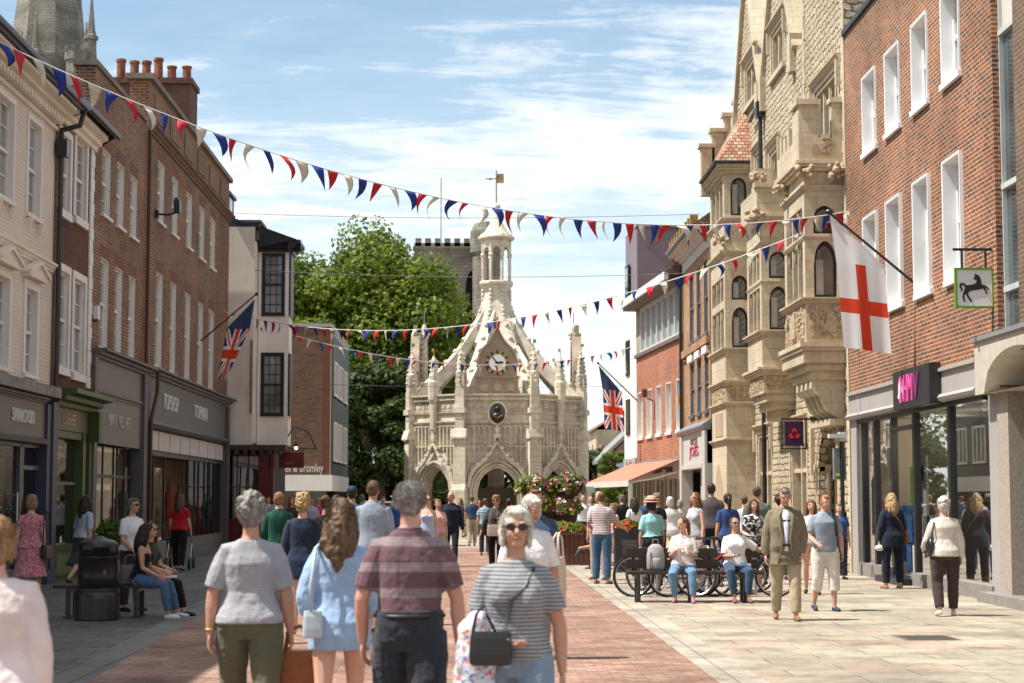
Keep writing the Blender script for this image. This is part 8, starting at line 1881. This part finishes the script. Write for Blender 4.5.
x, y = PXY(711.5, 37); person('tall man in a charcoal shirt and black trousers seen from behind at the pale shopfront', x, y, 1.93, -8, 'tan', 'm', 1.05, 'long', C('charcoal shirt', (.085, .075, .085)), 'trousers', C('black trousers', (.012, .012, .014)), 'short', H_dk, BLKSH, legs=STAND, collar=C('charcoal shirt', (.085, .075, .085)))
x, y = PXY(727.5, 33.5); person('woman with a dark ponytail in a royal navy tee, her back to the camera', x, y, 1.72, 8, 'tan', 'f', 1.05, 'tee', C('royal navy tee', (.03, .06, .18)), 'jeans', C('blue jeans', (.07, .12, .22)), 'ponytail', H_dk, BLKSH, legs=STAND)
x, y = PXY(757, 34.5); person('broad man in a grey green tee seen from behind, his head against the bank wall', x, y, 1.86, -10, 'tan', 'm', 1.15, 'tee', C('grey green tee', (.13, .145, .12)), 'trousers', C('dark trousers', (.03, .03, .035)), 'crop', H_br, BLKSH, legs=STAND)
x, y = PXY(753.5, 31.8); A = person('woman in a black and white patterned dress facing the camera', x, y, 1.62, 190, 'fair', 'f', 1.05, 'tee', C('black and white print', (.02, .02, .022), 'floral', (.70, .68, .68), 13, thr=.52), 'skirt', MATS['black and white print'], 'long', H_br, BLKSH, arms=(((.2, .1, -1), (-.35, .8, .1)), ((.25, .1, -1), (-.3, .7, -.3))), sleeve=.8)
x, y = PXY(779, 36.5); person('woman with dark auburn hair in a bright pink top just behind the suited man', x, y, 1.70, 0, 'fair', 'f', 1.0, 'tee', C('bright pink top', (.55, .05, .26)), 'trousers', C('dark trousers', (.03, .03, .035)), 'curly', H_dk, BLKSH)
x, y = PXY(811, 31); person('ginger haired person with bare legs mostly hidden between the suited man and young man', x, y, 1.62, 170, 'fair', 'f', 1.0, 'tee', C('pale grey top', (.5, .5, .5)), None, None, 'long', H_au, BLKSH, legs=WALK)
x, y = PXY(838.5, 36.5); person('person with a red and blue top partly hidden by the black street post', x, y, 1.52, 190, 'fair', 'm', 1.0, 'tee', C('blue sports top', (.03, .10, .26), 'spots', (.5, .08, .06), 6, thr=.6), 'trousers', C('navy trousers', (.03, .04, .06)), 'short', H_gn, BLKSH)
# seated on the right hand bench
SITR = (((.16, 1, -.16), (.02, .05, -1)), ((.14, 1, -.22), (-.10, -.30, -1)))
x, y = XY(683, BY), BY+.02
A = person('seated woman in a white floral tee and light blue jeans with tied auburn hair', x, y, 1.66, 170, 'fair', 'f', 1.12, 'tee', C('floral tee', (.66, .60, .58), 'floral', (.50, .12, .12), 15, c3=(.12, .13, .16), thr=.60), 'jeans', C('light blue jeans', (.13, .23, .36)), 'ponytail', H_au, plain('pink trainers', (.35, .15, .2), .6, mode='obj'), legs=SITR, sit=.485, lean=2, arms=(((.22, .3, -1), (-.6, .9, .35)), ((.2, .25, -1), (-.5, .8, .5))), head=(-42, -4), sleeve=.85)
w = A['arm'][0][2]; tt_ = thing('paper_cup', 'white takeaway cup in the hand of the seated woman in the floral tee', 'cup', (w.x, w.y-.07, w.z-.03)); mb = MB(); mb.lathe((w.x, w.y-.07, w.z-.03), [(.028, 0), (.04, .11)], 14); mb.build('cup', WHITE, tt_)
SITR2 = (((.12, 1, -.12), (-.05, -.02, -1)), ((.14, 1, -.12), (-.14, .02, -1)))
x, y = XY(735, BY), BY+.02
A = person('seated woman in a white shirt and mirrored sunglasses with one arm along the bench back', x, y, 1.66, 182, 'tan', 'f', 1.08, 'tee', C('white linen shirt', (.72, .70, .70)), 'jeans', C('indigo jeans', (.035, .07, .13)), 'ponytail', H_br, plain('tan sandals', (.2, .11, .07), .6, mode='obj'), legs=SITR2, sit=.485, lean=-4, arms=(((.75, -.1, -.55), (.95, .1, -.05)), ((.15, .15, -1), (-.55, .9, -.05))), head=(12, 4), glasses=glass('blue mirrored lens', (.03, .10, .30), .05, 1.0, 1.8), sleeve=.9)
# suited man, young man
x, y = G(786, 620)
A = person('older man in an olive tweed blazer and beige chinos, his head down', x, y, 1.80, 176, 'pink', 'm', 1.10, 'jacket', C('olive tweed', (.19, .16, .105)), 'trousers', C('stone chinos', (.40, .315, .215)), 'crop', H_gn, BRNSH, legs=(((.04, .26, -1), (0, .12, -1)), ((.02, -.16, -1), (0, -.42, -1))), arms=(((.26, -.05, -1), (-.15, .35, -1)), ((.26, .0, -1), (.06, .12, -1))), openf=C('pale shirt', (.62, .64, .74)), head=(0, -24), belt=None, hemlen=.02)
mb = MB()
for s_ in (-1, 1): 
    p_ = [A['U']((s_*.045, .10, .505)), A['U']((s_*.09, .15, .42)), A['U']((s_*.08, .195, .28)), A['U']((s_*.05, .21, .14)), A['U']((s_*.065, .20, -.02)), A['U']((s_*.11, .17, -.2))]
    mb.tube([(q.x, q.z, q.y) for q in p_], [.018, .026, .024, .016, .014, .012], 6)
mb.build('lapel', MATS['olive tweed'], A['t'], smooth=True)
mb = MB(); c = A['U']((0, .205, .04)); mb.box(c.x-.05, c.x+.05, c.z-.016, c.z+.016, c.y-.012, c.y+.02); mb.build('belt', plain('dark brown leather', (.05, .025, .015), .5), A['t'])
mb = MB(); c = A['U']((.0, .205, .36))
for dx in (-.03, .03): mb.box(c.x+dx-.022, c.x+dx+.022, c.z-.014, c.z+.012, c.y-.02, c.y-.014)
mb.build('glasses', LENS, A['t'])
x, y = G(826, 611)
A = person('young man with ginger hair in a grey blue tee, cream shorts and navy trainers', x, y, 1.69, 186, 'pink', 'm', 1.05, 'tee', C('grey blue tee', (.24, .28, .34)), 'capri', C('cream shorts', (.66, .60, .55)), 'crop', hairmat('ginger hair', (.40, .17, .06)), NVSH, legs=(((.05, .12, -1), (0, .0, -1)), ((.03, -.05, -1), (.05, -.42, -1))), arms=(((.3, -.05, -1), (.05, .15, -1)), ((.25, .1, -1), (-.15, .8, -.35))), sleeve=.75, head=(8, -12), hemlen=.05)
t2 = thing('rucksack', 'black rucksack on the back of the young man in the grey blue tee', 'rucksack', tuple(A['U']((0, -.2, .2))))
mb = MB(); c = A['U']((0, -.20, .22)); ell(mb, c, (.15, .09, .22), 10); mb.build('body', BLACK, t2, smooth=True)
strap(A, [A['U']((-.12, -.1, .47)), A['U']((-.12, .05, .50)), A['U']((-.125, .15, .38)), A['U']((-.15, .13, .2)), A['U']((-.17, -.05, .1))], BLACK, t2, .02)
# by the record shop
x, y = G(893, 588.5)
A = person('woman with long wavy blond hair, navy coat and navy trousers looking into the record shop', x, y, 1.72, 14, 'fair', 'f', 1.18, 'jacket', C('navy coat', (.014, .018, .035)), 'trousers', C('navy flannel', (.012, .015, .028)), 'wavy', H_bl, plain('tan flats', (.35, .18, .09), .5, mode='obj'), legs=STAND, hemlen=.0, arms=(((.3, .0, -1), (.05, .15, -1)), ((.3, .1, -1), (.1, .8, -.6))))
w = A['arm'][0][2]; tt_ = thing('carrier_bag', 'crumpled white bag in the left hand of the woman in the navy coat', 'bag', (w.x, w.y, w.z-.1)); mb = MB(); mb.ball((w.x, w.y-.02, w.z-.12), .07, 8, None, (1.3, .8, .8)); mb.build('bag', WHITE, tt_)
bg_ = thing('shoulder_bag', 'tan bag on a long strap worn by the woman in the navy coat', 'handbag', tuple(A['pel'])); p = A['pel']; mb = MB(); ell(mb, p+Vector((.27, .08, -.02)), (.05, .13, .14), 8); mb.build('body', LBAG, bg_, smooth=True)
strap(A, [A['U']((-.10, .02, .52)), A['U']((-.02, -.15, .42)), A['U']((.12, -.165, .22)), A['U']((.22, -.1, .05))], LBAG, bg_, .009)
x, y = G(946, 616)
A = person('woman with short white hair, cream jumper and dark brown trousers walking away', x, y, 1.64, -4, 'fair', 'f', 1.2, 'long', C('cream jumper', (.62, .56, .50)), 'trousers', C('dark brown trousers', (.055, .035, .035)), 'curly', H_white, WHSH, legs=(((.03, .02, -1), (0, -.45, -1)), ((.04, .14, -1), (0, .02, -1))), arms=(((.35, .15, -1), (.05, .55, -.3)), ((.3, .0, -1), (.05, .2, -1))), hemlen=.03)
bg_ = thing('shoulder_bag', 'black shoulder bag under the left arm of the woman in the cream jumper', 'handbag', tuple(A['U']((-.24, 0, .15)))); mb = MB(); ell(mb, A['U']((-.22, .0, .07)), (.055, .14, .15), 9); mb.build('body', BKL, bg_, smooth=True); strap(A, [A['U']((-.215, .09, .15)), A['U']((-.17, .09, .40)), A['U']((-.16, -.0, .52)), A['U']((-.17, -.1, .40)), A['U']((-.215, -.09, .15))], BKL, bg_, .01)
# leg of a person lying on the second bench
x, y = XY(590, 41.6), 41.7
person('person lying on the far bench, a foot in a dark trainer sticking out', XY(612, 42), 42.0, 1.7, 100, 'tan', 'm', 1.0, 'tee', C('pale lilac', (.50, .42, .52)), 'shorts', C('dark trousers', (.03, .03, .035)), 'short', H_br, NVSH, legs=(((.05, 1, .0), (0, 1, -.12)), ((.1, 1, -.2), (0, .1, -1))), sit=.48)
# EXTRA: the smaller figures of the crowd
for px_, Y_, fc, hh, sx_, sk_, up_, um_, lo_m, hr_, hm_, lab in (
    (268, 58, 170, 1.7, 'm', 'tan', 'tee', C('cream shirt', (.62, .58, .50)), C('navy trousers', (.03, .04, .06)), 'short', H_dk, 'tiny distant man in a cream shirt beside the red shopfront'),
    (318, 60, 10, 1.66, 'f', 'fair', 'tee', C('bright pink top', (.55, .05, .26)), C('dark trousers', (.03, .03, .035)), 'bob', H_bl, 'tiny distant woman in a pink top under the white fascia of the shoe shop'),
    (336, 34, -10, 1.7, 'f', 'fair', 'long', C('dark plum', (.05, .03, .04)), C('dark trousers', (.03, .03, .035)), 'long', H_dk, 'dark haired woman in a plum top walking away left of the navy cap'),
    (362, 48, 4, 1.74, 'm', 'tan', 'tee', C('pale grey top', (.5, .5, .5)), C('navy trousers', (.03, .04, .06)), 'short', H_gn, 'man in a pale grey top walking away, glimpsed beside the navy cap'),
    (420, 58, 175, 1.66, 'f', 'fair', 'tee', C('white tee', (.66, .66, .70)), C('beige chinos', (.35, .29, .22)), 'long', H_br, 'distant woman in a white tee just left of the powder blue dress'),
    (472, 62, 5, 1.72, 'm', 'tan', 'tee', C('navy tee', (.04, .07, .13)), C('beige chinos', (.35, .29, .22)), 'crop', H_br, 'distant man in a navy tee walking towards the central arch'),
    (479, 72, 190, 1.62, 'f', 'fair', 'tee', C('red top', (.42, .012, .018)), C('pale trousers', (.55, .52, .50)), 'bob', H_dk, 'tiny distant woman in a red top in front of the market cross'),
    (548, 52, 185, 1.7, 'm', 'pink', 'long', C('pale blue shirt', (.28, .33, .40)), C('navy trousers', (.03, .04, .06)), 'short', H_grey, 'distant man in a pale blue shirt behind the hanging flower baskets'),
    (575, 66, 170, 1.68, 'f', 'fair', 'tee', C('pale lilac', (.50, .42, .52)), C('dark trousers', (.03, .03, .035)), 'bob', H_grey, 'tiny distant woman in lilac to the left of the red tie'),
    (634, 46, 20, 1.66, 'f', 'tan', 'tee', C('white tee', (.66, .66, .70)), C('blue jeans', (.07, .12, .22)), 'long', H_dk, 'woman in a white tee beyond the marigold planter'),
    (646, 54, 200, 1.7, 'm', 'pink', 'tee', C('navy tee', (.04, .07, .13)), C('dark trousers', (.03, .03, .035)), 'short', H_gn, 'distant man in a navy tee under the awning'),
    (744, 39, 10, 1.7, 'f', 'fair', 'tee', C('white tee', (.66, .66, .70)), C('blue jeans', (.07, .12, .22)), 'bun', H_br, 'woman in a white tee with a brown bun near the bank wall')):
    x, y = PXY(px_, Y_); person(lab, x, y, hh, fc, sk_, sx_, 1.0, up_, um_, 'trousers', lo_m, hr_, hm_, BLKSH, legs=WALK if px_ % 2 else WALK2)
